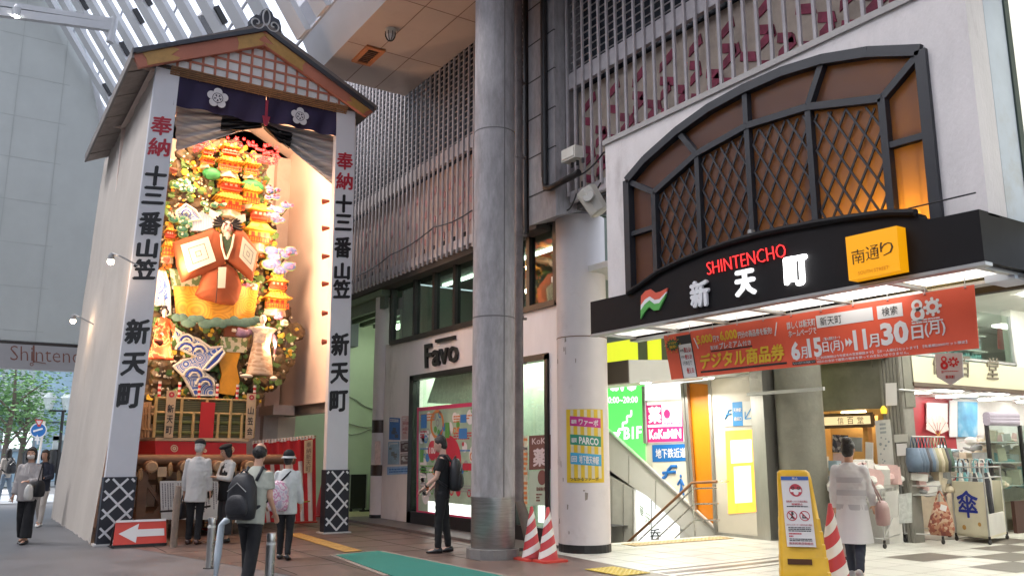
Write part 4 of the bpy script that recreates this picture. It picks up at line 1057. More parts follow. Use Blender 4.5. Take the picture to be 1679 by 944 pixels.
# waves
m_wave = ramp_mat('blue and white wave print', 'rings', [(.66, .66, .62), (.04, .10, .42), (.10, .22, .55), (.66, .66, .62), (.05, .12, .45)], scale=2.6, freq=7, rough=.5)
m_wvw = mat('white wave edge', (.68, .66, .58), .5, var=.1)
m_wvb = mat('deep blue wave', (.03, .07, .38), .5, var=.2)
def relief(nm, pts, X, th, m, parent=None, bulge=0.):
    b = MB().prism([at(x, y, 'x', X) for x, y in pts], (-th, 0, 0)); return b.build(nm, m, parent)
def outline(nm, pts, X, r_, m, parent): return MB().tube([at(x, y, 'x', X) for x, y in pts], r_, 6).build(nm, m, parent, smooth=True)
def wave_thing(pts, curls, lab, X=FX+.32, mm=None):
    c = at(*pts[0], 'x', X); t = thing('wave_ornament', lab, 'ornament', tuple(c))
    relief('water', pts, X, .14, mm or m_wave, t); outline('foam_edge', pts+[pts[0]], X, .03, m_wvw, t)
    for (cx_, cy_, r_) in curls:
        P = at(cx_, cy_, 'x', X+.05)
        for j, k in enumerate((1, .72, .46)): MB().tube([P+Vector((.02*j, r_*k*math.cos(a), r_*k*math.sin(a))) for a in [R(5+170*i/12) for i in range(13)]], .024 if j == 0 else .018, 6).build('wave_arc', m_wvw if j != 1 else m_wvb, t, smooth=True)
    return t
wave_thing([(283, 536), (300, 548), (325, 556), (345, 570), (365, 568), (362, 580), (345, 600), (332, 608), (350, 622), (352, 648), (318, 648), (300, 615), (284, 600), (300, 590), (322, 585), (296, 572)], [(305, 575, .2), (325, 578, .18), (318, 618, .2), (336, 632, .18), (305, 560, .15)], 'large blue and white wave tumbling down to the bamboo fence')
wave_thing([(332, 606), (350, 585), (364, 572), (368, 578), (358, 592), (342, 606)], [], 'dark blue wave crest pointing right beside the gold waterfall', X=FX+.40, mm=m_wvb)
wave_thing([(255, 500), (256, 460), (262, 443), (270, 446), (277, 470), (279, 515), (270, 520), (266, 480), (262, 500)], [], 'tall narrow white-edged blue wave above the woman doll')
wave_thing([(288, 348), (305, 335), (320, 345), (330, 360), (312, 362), (296, 366)], [(305, 352, .12)], 'small blue wave at the upper left of the float')
st = ramp_mat('blue white water stripes', 'wave', [(.68, .67, .63), (.10, .22, .55), (.66, .66, .62), (.3, .45, .65)], scale=3.2, distortion=1.2, const=False, dirn='Y')
tag(relief('waterfall_ornament', [(314, 352), (330, 347), (343, 352), (352, 346), (350, 372), (332, 378), (312, 378)], FX+.3, .1, st), 'blue and white striped waterfall left of the hero figure head', 'ornament')
# gold waterfall, gold brocade, leaves
m_brc = ramp_mat('gold brocade', 'rings', [(.62, .27, .015), (.70, .36, .03), (.48, .19, .01)], scale=2.2, freq=9, rough=.5, const=False)
tag(relief('gold_waterfall', [(363, 577), (395, 576), (388, 600), (393, 625), (384, 648), (358, 644), (364, 615), (360, 595)], FX+.28, .1, mat('golden cloth', (.68, .30, .015), .5, var=.2, scale=4)), 'golden cloth waterfall below the samurai doll hand', 'ornament')
m_patp = ramp_mat('green white leaf print', 'voronoi', [(.22, .30, .12), (.58, .56, .40), (.16, .24, .10), (.62, .60, .46)], scale=14)
tag(relief('print_cloth', [(364, 552), (406, 554), (404, 578), (362, 576)], FX+.30, .06, m_patp), 'pale green leaf-print cloth above the gold waterfall', 'cloth')
tag(relief('print_cloth', [(278, 440), (330, 446), (326, 474), (282, 474)], FX+.26, .06, m_patp), 'pale green leaf-print cloth under the left sleeve', 'cloth')
tag(relief('wood_ledge', [(370, 534), (412, 536), (410, 552), (368, 551)], FX+.30, .1, mat('red-brown ledge', (.25, .08, .04), .6)), 'red-brown ledge behind the samurai doll sleeve', 'ornament')
X = FX+.42
gq = [at(x, y, 'x', X) for x, y in ((284, 470), (424, 470), (416, 520), (289, 517))]
b = MB(); b.grid(lambda u, v: ((gq[0].lerp(gq[1], u)).lerp(gq[3].lerp(gq[2], u), v))+Vector((.16*math.sin(u*math.pi)+.03*math.sin(u*20), 0, -.08*math.sin(u*math.pi)*v)), 30, 8)
tag(b.build('brocade_platform', m_brc, smooth='all'), 'gold swirl brocade draped platform under the hero figure', 'platform')
t = thing('leaf_garland', 'row of flat grey-green leaves along the foot of the gold platform', 'ornament', tuple(at(350, 525, 'x', X)))
r2 = random.Random(4)
for i in range(15):
    P = at(290+i*9.4, 522+r2.uniform(-4, 6)+4*math.sin(i/14*math.pi), 'x', X+.17); MB().ell(P, (.03, r2.uniform(.10, .16), r2.uniform(.07, .11)), 12, 6).build('leaf', mat('grey-green felt leaf', (.10, .19, .15), .7, var=.3, scale=6), t, smooth=True)
for x, y, r_, m, lab in ((455, 517, .10, m_pnk, 'large pink peony beside the pagoda'), (466, 529, .10, m_wht, 'cream peony beside the pagoda'), (403, 470, .085, m_pnk, 'pink peony under the right sleeve'), (416, 470, .09, m_wht, 'cream peony under the right sleeve')):
    P = at(x, y, 'x', FX+.42); b = MB(); r2 = random.Random(x)
    for k in range(12): b.ell(P+Vector((r2.uniform(-.02, .05), r2.uniform(-1, 1)*r_*.6, r2.uniform(-1, 1)*r_*.6)), (.03, r_*.5, r_*.4), 8, 6)
    tag(b.build('peony_ornament', m, smooth=True), lab, 'ornament')
# ---- hero figure in a huge brown robe
m_rob = mat('russet robe cloth', (.34, .085, .030), .75, var=.12, scale=3, bump=.2, bscale=14)
X = FX+.75
hero = thing('hero_doll', 'kabuki hero doll in a vast russet robe with square white crests', 'doll', tuple(at(360, 490, 'x', X)))
sk = lambda L, X_: [at(x, y, 'x', X_) for x, y in L]
def puff(nm, L, X_, th, m, par):
    P = sk(L, X_); c = sum(P, Vector())/len(P); n = len(P); vs = []; 
    D_ = []
    for i in range(n):
        for k in range(5): D_.append(P[i].lerp(P[(i+1) % n], k/5)+Vector((0, .012*noise.noise(P[i]*3+Vector((k, 0, 0))), .012*noise.noise(P[i]*5+Vector((0, k, 0))))))
    N = len(D_); 
    for f, dx in ((1, -.0), (.93, .55), (.7, .85), (.35, .98)): vs += [c.lerp(p, f)+Vector((th*dx+.02*noise.noise(p*4), 0, 0)) for p in D_]
    vs += [p+Vector((-th*.6, 0, 0)) for p in D_]; vs.append(c+Vector((th, 0, 0)))
    fs = []
    for r_ in range(3):
        for k in range(N): fs.append((r_*N+k, r_*N+(k+1) % N, (r_+1)*N+(k+1) % N, (r_+1)*N+k))
    for k in range(N): fs.append((4*N+k, 4*N+(k+1) % N, (k+1) % N, k)); fs.append((3*N+k, 3*N+(k+1) % N, 5*N))
    return MB().add(vs, fs).build(nm, m, par, smooth='all')
puff('lower_robe', [(336, 440), (372, 432), (388, 445), (396, 470), (391, 492), (383, 500), (356, 497), (330, 489), (322, 482), (330, 462)], X-.12, .22, m_rob, hero)
b = MB().tube(sk([(357, 446), (356, 472), (354, 496)], X+.115), .008, 5); b.build('robe_seam', m_ink, hero)
ls = puff('sleeve', [(284, 397), (320, 385), (350, 374), (364, 384), (372, 417), (368, 436), (336, 448), (299, 462), (290, 430)], X, .16, m_rob, hero)
rs = puff('sleeve', [(384, 376), (396, 376), (424, 414), (419, 440), (414, 460), (392, 442), (373, 428), (377, 400)], X, .16, m_rob, hero)
m_crm = mat('cream crest cloth', (.80, .75, .58), .6, var=.05)
for par, q, dx in ((ls, [(296, 402), (341, 388), (354, 428), (309, 446)], .185), (rs, [(398, 388), (421, 413), (414, 445), (392, 421)], .185)):
    Q = sk(q, X+dx); pn = panel('white_crest', Q, m_crm, .012, par)
    b = MB()
    for s0, tk in ((.20, .022), (.40, .02)):
        for (u0, v0, u1, v1) in ((s0, s0, 1-s0, s0+tk), (s0, 1-s0-tk, 1-s0, 1-s0), (s0, s0, s0+tk, 1-s0), (1-s0-tk, s0, 1-s0, 1-s0)): flat(b, Q, u0, v0, u1, v1, .016)
    b.build('square_line', m_ink, pn)
Q = sk([(358, 438), (371, 438), (369, 472), (357, 472)], X+.22); tg = panel('hanging_tag', Q, m_crm, .012, hero)
hd = at(372, 374, 'x', X+.05)
m_face = mat('white doll face', (.72, .62, .52), .5, var=.03)
h = MB(); h.ell(hd, (.13, .115, .16), 16, 12); h.ell(hd+Vector((.12, 0, -.01)), (.03, .018, .035), 8, 6); h.ell(hd+Vector((.05, 0, -.2)), (.08, .07, .12), 12, 8)
hh_ = h.build('head', m_face, hero, smooth=True)
b = MB()
for sg in (-1, 1):
    b.bar(hd+Vector((.125, sg*.02, .05)), hd+Vector((.105, sg*.09, .09)), .012, .028); b.ell(hd+Vector((.115, sg*.045, .025)), (.012, .022, .012), 8, 6)
b.build('eye_makeup_print', m_ink, hh_)
b = MB(); b.ell(hd+Vector((.115, 0, -.075)), (.015, .035, .012), 8, 6)
for sg in (-1, 1): b.tube([hd+Vector((.12, sg*.03, .09)), hd+Vector((.105, sg*.075, .02)), hd+Vector((.09, sg*.085, -.06))], .010, 5)
b.build('red_makeup_print', m_vermil, hh_)
b = MB(); b.ell(hd+Vector((-.04, 0, .07)), (.13, .13, .13), 12, 8)
for sg in (-1, 1):
    for k in range(5):
        a = R(-20+k*24); b.tube([hd+Vector((0, sg*.10, .05)), hd+Vector((.03, sg*(.14+.08*math.cos(a)), .06+.14*math.sin(a))), hd+Vector((.06, sg*(.15+.16*math.cos(a)), .05+.18*math.sin(a)))], [.04, .035, .012], 6)
b.build('hair', m_ink, hero, smooth=True)
b = MB()
for sg in (-1, 1): b.prism([hd+Vector((-.03, sg*.08, .14)), hd+Vector((-.03, sg*.20, .30)), hd+Vector((-.03, sg*.36, .36)), hd+Vector((-.03, sg*.38, .22)), hd+Vector((-.03, sg*.24, .12))], (.02, 0, 0))
b.build('paper_wing', mat('white paper', (.75, .70, .60), .6), hero)
b = MB(); b.tube(sk([(362, 384), (364, 405), (370, 425)], X+.19), .022, 6); b.tube(sk([(384, 384), (380, 405), (372, 425)], X+.19), .022, 6); b.build('collar', m_crm, hero)
b = MB(); b.prism(sk([(364, 388), (382, 388), (373, 424)], X+.14), (.02, 0, 0)); b.build('inner_robe', mat('dark green brocade', (.06, .10, .05), .6, var=.4, scale=20), hero)
# ---- two smaller dolls
def kimono_doll(cx_, yb, yt, X, label, robe, hair_fn, sleeves, hem, name='kimono_doll'):
    a, b_ = at(cx_, yb, 'x', X), at(cx_, yt, 'x', X); Hh = b_.z-a.z; t = thing(name, label, 'doll', (X, a.y, a.z)); c = Vector((X, a.y, a.z)); s = Hh/1.6
    b = MB(); rings = []
    for z, w, d in hem: rings.append((c+Vector((0, 0, z*s)), (0, w*s, 0), (d*s, 0, 0)))
    b.loft(rings, 18)
    for v in b.v: v += Vector((.02, .02, 0))*noise.noise(v*6)*s
    b.build('robe', robe, t, smooth='all')
    hd = c+Vector((.03, .0, 1.45*s)); h = MB(); h.ell(hd, (.085*s, .08*s, .115*s), 14, 10); h.ell(hd+Vector((.083*s, 0, -.005)), (.016*s, .012*s, .02*s), 6, 5); h.ell(hd+Vector((-.01, 0, -.15*s)), (.05*s, .05*s, .1*s), 10, 6)
    ho = h.build('head', m_face, t, smooth=True)
    e = MB()
    for sg in (-1, 1): e.ell(hd+Vector((.079*s, sg*.033*s, .012*s)), (.008*s, .014*s, .005*s), 6, 4); e.bar(hd+Vector((.08*s, sg*.015*s, .045*s)), hd+Vector((.07*s, sg*.055*s, .05*s)), .006*s, .008*s)
    e.build('eye_print', m_ink, ho); e = MB().ell(hd+Vector((.078*s, 0, -.055*s)), (.008*s, .018*s, .007*s), 6, 4); e.build('mouth', m_vermil, ho)
    hair_fn(t, hd, s)
    for (sh, el, wr, r0, r1, m) in sleeves:
        q = MB(); S_ = lambda p: c+Vector(p)*s
        q.loft([(S_(sh), (0, 0, .09*s), (.07*s, 0, 0)), (S_(el), (0, .03*s, .10*s), (.08*s, 0, 0)), (S_(wr), (0, .02*s, r1*s), (.07*s, 0, 0))], 12); q.build('sleeve', m, t, smooth='all')
        hn = MB(); d = (Vector(wr)-Vector(el)).normalized()
        hn.ell(S_(Vector(wr)+d*.05), (.03*s, .05*s, .035*s), 8, 6)
        for k in range(4): p0 = Vector(wr)+d*.07+Vector((.012*(k-1.5), 0, .018*(k-1.5))); hn.tube([S_(p0), S_(p0+d*.06+Vector((.01, 0, -.01)))], [.011*s, .007*s], 5)
        hn.tube([S_(Vector(wr)+d*.03), S_(Vector(wr)+d*.06+Vector((.035, 0, .04)))], [.012*s, .008*s], 5)
        hn.build('hand', m_face, t, smooth=True)
    return t, c, s
m_kor = ramp_mat('orange flowered kimono', 'noise', [(.58, .07, .015), (.62, .10, .02), (.68, .34, .14), (.56, .06, .02)], scale=9, const=True, lo=.36, hi=.66, rough=.6)
def hair_w(t, hd, s):
    b = MB(); b.ell(hd+Vector((-.03*s, 0, .05*s)), (.095*s, .10*s, .10*s), 12, 8); b.ell(hd+Vector((-.05*s, 0, .15*s)), (.07*s, .09*s, .06*s), 10, 6)
    for sg in (-1, 1): b.ell(hd+Vector((-.03*s, sg*.09*s, .01*s)), (.06*s, .05*s, .07*s), 10, 6)
    b.build('hair', m_ink, t, smooth=True)
kimono_doll(263, 589, 503, FX+.62, 'woman doll in an orange flowered kimono beside the left banner pillar', m_kor, hair_w,
    [((0, .17, 1.17), (.06, .30, .92), (.14, .30, .74), .1, .17, m_kor), ((0, -.17, 1.17), (.08, -.26, .95), (.18, -.10, .80), .1, .16, m_kor)],
    [(.0, .40, .28), (.05, .38, .27), (.45, .27, .21), (.85, .20, .15), (1.05, .22, .14), (1.22, .20, .11), (1.29, .08, .06)])
m_kbe = ramp_mat('tan woven robe', 'voronoi', [(.50, .34, .22), (.62, .48, .33), (.42, .27, .17), (.60, .44, .30)], scale=13, stretch=(1, .6, 1.6))
m_kpu = mat('purple grey sleeve', (.20, .12, .20), .6, var=.4, scale=12)
m_kcr = ramp_mat('cream shoulder vest', 'voronoi', [(.62, .50, .36), (.68, .58, .42), (.50, .38, .3)], scale=16)
def hair_m(t, hd, s):
    b = MB(); b.ell(hd+Vector((-.05*s, .03*s, .03*s)), (.075*s, .065*s, .11*s), 10, 8); b.ell(hd+Vector((-.02*s, -.0, .125*s)), (.05*s, .03*s, .02*s), 8, 5); b.build('topknot_hair', m_ink, t, smooth=True)
t, c, s = kimono_doll(425, 622, 513, FX+.62, 'samurai doll in a tan woven robe with one arm stretched out', m_kbe, hair_m,
    [((0, -.22, 1.16), (.08, -.42, 1.05), (.10, -.62, 1.10), .1, .10, m_kpu), ((0, .22, 1.16), (.10, .32, .88), (.14, .30, .62), .1, .11, m_kpu)],
    [(.10, .33, .2), (.14, .32, .2), (.5, .26, .18), (.78, .21, .14), (.80, .20, .13), (1.0, .21, .14), (1.22, .22, .12), (1.28, .09, .07)])
b = MB(); b.loft([(c+Vector((.03, 0, .86*s)), (0, .20*s, 0), (.14*s, 0, 0)), (c+Vector((.03, 0, 1.10*s)), (0, .24*s, 0), (.14*s, 0, 0)), (c+Vector((.02, 0, 1.23*s)), (0, .38*s, 0), (.12*s, 0, 0)), (c+Vector((.02, 0, 1.27*s)), (0, .12*s, 0), (.08*s, 0, 0))], 14); b.build('shoulder_vest', m_kcr, t)
b = MB(); b.ell(c+Vector((.1, -.34*s, .06*s)), (.09*s, .16*s, .05*s), 10, 6); b.ell(c+Vector((.12, .30*s, .03*s)), (.12*s, .09*s, .06*s), 10, 6); b.build('sock_trim', m_face, t, smooth=True)
# ------------------------------------------------------------------ around the float
XS = -17.9
q = [at(x, y, 'x', XS) for x, y in ((414, 727), (518, 717), (519, 853), (430, 856))]
stc = thing('striped_curtain', 'red and white striped curtain hung to the right of the float', 'curtain', tuple(q[3]))
rp = random.Random(2)
b = MB(); c = MB(); N = 13
fold = lambda u: .035*math.sin(u*37)
for i in range(N):
    for k in range(4):
        u0, u1 = (i+k/4)/N, (i+(k+1)/4)/N
        A = [sub4(q, u0, .27, u1, 1)[j]+Vector((fold(u0 if j in (0, 3) else u1), 0, 0)) for j in range(4)]
        (b if i % 2 else c).prism([p for p in A], (-.01, 0, 0))
        A = [sub4(q, u0, 0, u1, .27)[j]+Vector((fold(u0 if j in (0, 3) else u1)+.004, 0, 0)) for j in range(4)]; c.prism(A, (-.01, 0, 0))
b.build('white_stripe', mat('white cloth', (.62, .54, .50), .8), stc); c.build('red_cloth', m_redc, stc)
b = MB().tube([q[0]+Vector((0, 0, .03)), q[1]+Vector((0, 0, .03))], .02, 6); b.build('rod', m_log2, stc)
c = MB()
for i in range(20): P = sub4(q, i/20, 0, 1, 1)[0]; c.lathe([(.03, -.02), (.03, .06)], P, 6)
c.build('ring_trim', mat('white cloth', (.62, .54, .50), .8), stc)
XP = -17.75
q = [at(x, y, 'x', XP) for x, y in ((499, 722), (512, 720), (511, 774), (498, 775))]
pl = panel('wooden_plaque', q, m_pl, .03); tag(pl, 'narrow pale wooden plaque on the striped curtain', 'plaque')
b = MB()
for i, ch in enumerate('奉納新天町'): put_text(b, ch, *sub4(q, .2, .06+i*.185, .8, .22+i*.185), eps=.034, bold=.01)
b.build('brush_letter', mat('faded ink', (.2, .12, .08), .6), pl)
# notice boards behind the visitors
t = thing('notice_board', 'long white notice board with columns of names in front of the float', 'notice board', tuple(at(308, 850, 'x', -16.9)))
q = [at(x, y, 'x', -16.9) for x, y in ((262, 788), (357, 786), (358, 851), (264, 851))]
pn = panel('paper', q, mat('white notice paper', (.66, .64, .62), .6), .02, t)
b = MB(); rr = random.Random(6)
for i in range(22):
    u = .03+i*.044
    if rr.random() < .12: continue
    v = .06
    while v < .55+rr.random()*.4:
        h_ = rr.uniform(.03, .07); flat(b, q, u, v, u+.017, v+h_*.8, .024); v += h_
b.build('name_column_print', mat('grey ink', (.16, .15, .17), .6), pn)
b = MB()
for i in (0, 3): b.bar(q[i]+Vector((-.05, .1, 0)), Vector((-16.95, q[i].y+.1, 0)), .05, .05)
b.bar(q[2]+Vector((-.05, -.1, 0)), Vector((-16.95, q[2].y-.1, 0)), .05, .05); b.build('leg', m_log, t)
q = [at(x, y, 'x', -17.0) for x, y in ((258, 765), (273, 765), (273, 781), (258, 781))]
tag(panel('name_plate', q, m_pl, .02), 'small wooden name plate tied to the left front logs', 'plaque')
# ------------------------------------------------------------------ entrance wall with the arched window
YW = 7.10
m_plas = mat('white plaster', (.64, .60, .59), .75, var=.08, scale=1.6, bump=.25, bscale=22, dirt=(.42, .37, .36), dscale=1.1, stretch=(2.2, 2.2, .7))
ewl = thing('entrance_wall', 'white plaster wall with a big arched window above the passage entrance', 'wall', (-6, YW, 3.0))
A = lambda x, y, v=YW: at(x, y, 'y', v)
arch = [A(*p) for p in ((1030, 480), (1030, 297), (1060, 262), (1112, 216), (1165, 178), (1222, 147), (1285, 119), (1350, 99), (1425, 87), (1512, 84), (1538, 400))]
xL, xR, zT, zB = -8.58, -3.57, 5.72, 3.2
z0a = 3.30
arch[0].z = z0a; arch[0].x = arch[1].x; arch[-1].z = z0a; arch[-1].x = arch[-2].x
w = MB()
top = arch[1:-1]
w.prism([(xL, YW, zB), (arch[0].x, YW, zB), (arch[0].x, YW, top[0].z), (xL, YW, top[0].z)], (0, .3, 0))
w.prism([(arch[-1].x, YW, zB), (xR, YW, zB), (xR, YW, top[-1].z), (arch[-1].x, YW, top[-1].z)], (0, .3, 0))
w.prism([(xL, YW, top[0].z), tuple(top[0]), (top[0].x, YW, zT), (xL, YW, zT)], (0, .3, 0))
for a_, b_ in zip(top, top[1:]): w.prism([tuple(a_), tuple(b_), (b_.x, YW, zT), (a_.x, YW, zT)], (0, .3, 0))
w.prism([(top[-1].x, YW, top[-1].z), (xR, YW, top[-1].z), (xR, YW, zT), (top[-1].x, YW, zT)], (0, .3, 0))
d_ = MB(); d_.box((xL, YW+.3, 3.1), (xL+.2, 8.5, zT)); d_.box((xL, YW+.3, zT-.1), (xR-.26, 8.5, zT)); d_.box((xL, 8.4, 3.1), (xR-.26, 8.5, zT)); d_.build('window_box', mat('dark window box', (.05, .04, .035), .8), ewl)
w.build('plaster_wall', m_plas, ewl)
MB().box((xR-.25, YW+.3, 3.0), (xR+.003, 7.75, 5.8)).build('side_wall', mat('pale blue-grey painted return', (.50, .55, .60), .6, var=.08, dirt=(.40, .38, .33), dscale=.8), ewl)
MB().box((xR-.1, 7.75, 2.9), (xR+.02, 7.83, 7)).build('corner_strip', mat('dark green strip', (.03, .05, .04), .6), ewl)
MB().box((xL-.02, YW-.03, zT-.02), (xR+.02, YW+.31, zT+.05)).build('coping', mat('grey coping', (.35, .33, .32), .7), ewl)
# window frame
m_wf = mat('slate grey window frame', (.019, .020, .025), .45, var=.12)
fr = MB()
def bars(P, w_, d0, d1, mb):
    for a_, b_ in zip(P, P[1:]): mb.bar(Vector((a_.x, (d0+d1)/2, a_.z)), Vector((b_.x, (d0+d1)/2, b_.z)), d1-d0, w_, up=(0, 0, 1)) if 0 else mb.bar(Vector((a_.x, (d0+d1)/2, a_.z)), Vector((b_.x, (d0+d1)/2, b_.z)), w_, d1-d0, up=(0, 1, 0))
bars(arch, .105, YW-.05, YW+.12, fr)
inn = [A(*p) for p in ((1073, 460), (1073, 316), (1143, 253), (1225, 207), (1325, 176), (1447, 162), (1470, 380))]
inn[0].z = z0a; inn[0].x = inn[1].x; inn[-1].z = z0a; inn[-1].x = inn[-2].x
bars(inn, .075, YW-.03, YW+.10, fr)
for i, j in ((2, 4), (3, 5), (4, 7)):
    a_, b_ = inn[i], arch[(0, 0, 3, 5, 7)[i]]
    bars([a_, b_], .07, YW-.025, YW+.09, fr)
bars([inn[1], arch[1]], .07, YW-.025, YW+.09, fr); bars([inn[5], arch[9]], .07, YW-.025, YW+.09, fr)
for i in (2, 3, 4): bars([inn[i], Vector((inn[i].x, 0, z0a))], .068, YW-.02, YW+.095, fr)
bars([A(1033, 385), A(1073, 372)], .06, YW-.02, YW+.08, fr); bars([A(1455, 240), A(1518, 222)], .06, YW-.02, YW+.08, fr)
bars([Vector((arch[0].x, 0, z0a)), Vector((arch[-1].x, 0, z0a))], .1, YW-.03, YW+.1, fr)
wfr = fr.build('arched_window', m_wf, ewl)
# amber panes: translucent, with a lamp behind the lower right
ma = bpy.data.materials.new('amber glass'); ma.use_nodes = True; nt = ma.node_tree; b_ = nt.nodes['Principled BSDF']
b_.inputs['Base Color'].default_value = (.115, .055, .044, 1); b_.inputs['Roughness'].default_value = .35
tl = nt.nodes.new('ShaderNodeBsdfTranslucent'); tl.inputs[0].default_value = (.95, .62, .20, 1); mx = nt.nodes.new('ShaderNodeMixShader'); mx.inputs[0].default_value = .4
nz = nt.nodes.new('ShaderNodeTexNoise'); nz.inputs['Scale'].default_value = 60; bp = nt.nodes.new('ShaderNodeBump'); bp.inputs['Strength'].default_value = .25; nt.links.new(nz.outputs[0], bp.inputs['Height']); nt.links.new(bp.outputs[0], b_.inputs['Normal'])
oo = nt.nodes['Material Output']; nt.links.new(b_.outputs[0], mx.inputs[1]); nt.links.new(tl.outputs[0], mx.inputs[2]); nt.links.new(mx.outputs[0], oo.inputs['Surface'])
def zarch(x):
    for a_, c_ in zip(top, top[1:]):
        if a_.x <= x <= c_.x: return a_.z+(c_.z-a_.z)*(x-a_.x)/(c_.x-a_.x)
    return top[-1].z
def zin(x):
    P = inn[1:-1]
    for a_, c_ in zip(P, P[1:]):
        if a_.x <= x <= c_.x: return a_.z+(c_.z-a_.z)*(x-a_.x)/(c_.x-a_.x)
    return P[-1].z
pn = MB()
N = 24; xs = [arch[0].x+(arch[-1].x-arch[0].x)*i/N for i in range(N+1)]
for a_, c_ in zip(xs, xs[1:]): pn.prism([(a_, YW+.05, z0a), (c_, YW+.05, z0a), (c_, YW+.05, zarch(c_)), (a_, YW+.05, zarch(a_))], (0, .012, 0))
pn.build('amber_pane', ma, wfr)
lt = MB()
for i in range(1, 5):
    a_, c_ = inn[i].x+.05, inn[i+1].x-.05; W = c_-a_; pitch = .185
    sl = 1.75
    for sg in (1, -1):
        k = -30
        while k < 30:
            # line z = z0a + k*pitch*sl + sg*sl*(x-a)
            pts = []
            prev = None
            for s in range(41):
                x = a_+W*s/40; z = z0a+k*pitch*sl+sg*sl*(x-a_)
                ok = z0a < z < zin(x)-.05
                if ok: pts.append(Vector((x, YW+.02+(.009 if sg > 0 else 0), z)))
            if len(pts) > 2: lt.bar(pts[0], pts[-1], .020, .016, up=(0, 1, 0))
            k += 1
lt.build('diamond_grille', m_wf, wfr)
l = bpy.data.lights.new('window_lamp', 'POINT'); l.energy = 60; l.color = (1, .74, .26); l.shadow_soft_size = .15
lo = bpy.data.objects.new('window_lamp', l); COL.objects.link(lo); lo.location = (-4.25, YW+.75, 3.35); lo.parent = ewl; lo.location = Vector((-4.45, YW+.38, 3.4))-ewl.location
# ------------------------------------------------------------------ entrance canopy
YC = 6.80; zc0, zc1 = 3.06, 3.49
m_fas = mat('charcoal canopy paint', (.007, .006, .007), .6, var=.15, scale=2, spec=.2)
ca = thing('entrance_canopy', 'black entrance canopy with lit ceiling panels over the passage', 'canopy', (-6, YC, zc0))
hump = [(968, 495), (1031, 481), (1058, 463), (1081, 446), (1118, 428), (1153, 413), (1198, 398), (1244, 385), (1290, 375), (1333, 367), (1390, 358), (1451, 350), (1503, 349), (1507, 357), (1527, 359), (1605, 343)]
P = [A(x, y, YC) for x, y in hump]
bot = [Vector((P[-1].x, YC, zc0)), Vector((P[0].x, YC, zc0))]
f = MB()
for a_, b_ in zip(P, P[1:]): f.prism([(a_.x, YC, zc0), (b_.x, YC, zc0), tuple(b_), tuple(a_)], (0, .14, 0))
f.build('fascia', m_fas, ca)
f = MB(); f.tube([p+Vector((0, -.015, 0)) for p in P[1:13]], .035, 8); f.build('top_moulding', m_fas, ca, smooth=True)
x0c, x1c = P[0].x, P[-1].x
f = MB(); f.box((x0c, YC+.14, zc1-.02), (x1c, YW+.02, zc1)); f.box((x0c, YC+.14, zc0), (x0c+.1, 7.62, zc1-.02)); f.box((x1c-.1, YC+.14, zc0), (x1c, 8.4, zc1)); f.box((x0c+.1, 7.52, zc0-.02), (x1c-.1, 7.62, zc1-.03)); f.build('box', m_fas, ca)
m_trim = mat('grey metal trim', (.40, .40, .39), .4, .5, var=.1)
f = MB(); f.box((x0c-.004, YC-.01, zc0-.03), (x1c+.01, YC+.10, zc0)); f.box((x0c+.0, 7.46, zc0-.05), (x1c+.01, 7.6, zc0-.02))
nd = 6; 
for i in range(nd+1): x = x0c+.1+(x1c-x0c-.2)*i/nd; f.box((x-.03, YC+.1, zc0-.028), (x+.03, 7.46, zc0+.0))
f.build('trim', m_trim, ca)
for i, e in enumerate((1.6, 1.25, 1.6, 3.2, 7.5, 2.2)):
    a_, b_ = x0c+.13+(x1c-x0c-.2)*i/nd, x0c+.07+(x1c-x0c-.2)*(i+1)/nd
    m = ramp_mat(f'lit ceiling panel {i}', 'noise', [(.9, .9, .86), (.55, .5, .44), (.9, .9, .86)], scale=3, const=False, lo=.35, hi=.7, stretch=(1, 4, 1))
    bs = m.node_tree.nodes['Principled BSDF']; src = bs.inputs['Base Color'].links[0].from_socket
    m.node_tree.links.new(src, bs.inputs['Emission Color']); bs.inputs['Emission Strength'].default_value = e*.3
    MB().box((a_, YC+.105, zc0+.006), (b_, 7.45, zc0+.02)).build('lit_panel', m, ca)
# letters and signs on the fascia
def emi(name, col, s, base=None): return mat(name, base or col, .5, var=0, emit=s, ecol=col)
m_lw = emi('lit white letter', (1, 1, 1), 1.3, (.7, .7, .7)); m_lw0 = mat('unlit white letter', (.66, .66, .68), .5, var=0); m_lw1 = emi('half lit white letter', (1, 1, 1), .25, (.7, .7, .7))
yl = YC-.012
for ch, px_, m in (('新', [(1134, 463), (1165, 457), (1167, 501), (1137, 507)], m_lw0), ('天', [(1207, 446), (1240, 439), (1243, 482), (1210, 488)], m_lw1), ('町', [(1288, 424), (1325, 416), (1328, 466), (1291, 472)], m_lw)):
    q = patch('y', YC, *px_); b = MB(); put_text(b, ch, *q, eps=.012, thick=.03, bold=.045)
    tag(b.build('letter_sign', m), {'新': 'white character on the black canopy, unlit, nearest the flag emblem', '天': 'white character on the black canopy, under the red letters, middle of three', '町': 'brightly lit white character on the black canopy, nearest the yellow sign'}[ch], 'sign')
q = patch('y', YC, (1160, 431), (1288, 399), (1291, 421), (1162, 451))
b = MB(); put_text(b, 'SHINTENCHO', *q, eps=.01, thick=.012, bold=-.02)
tag(b.build('letter_sign', emi('lit red letter', (1, .03, .03), .55, (.5, .02, .02))), 'thin glowing red letters on the black canopy', 'sign')
fe = thing('flag_emblem', 'red, white and green waving flag emblem on the black canopy', 'emblem', tuple(A(1070, 498, YC)))
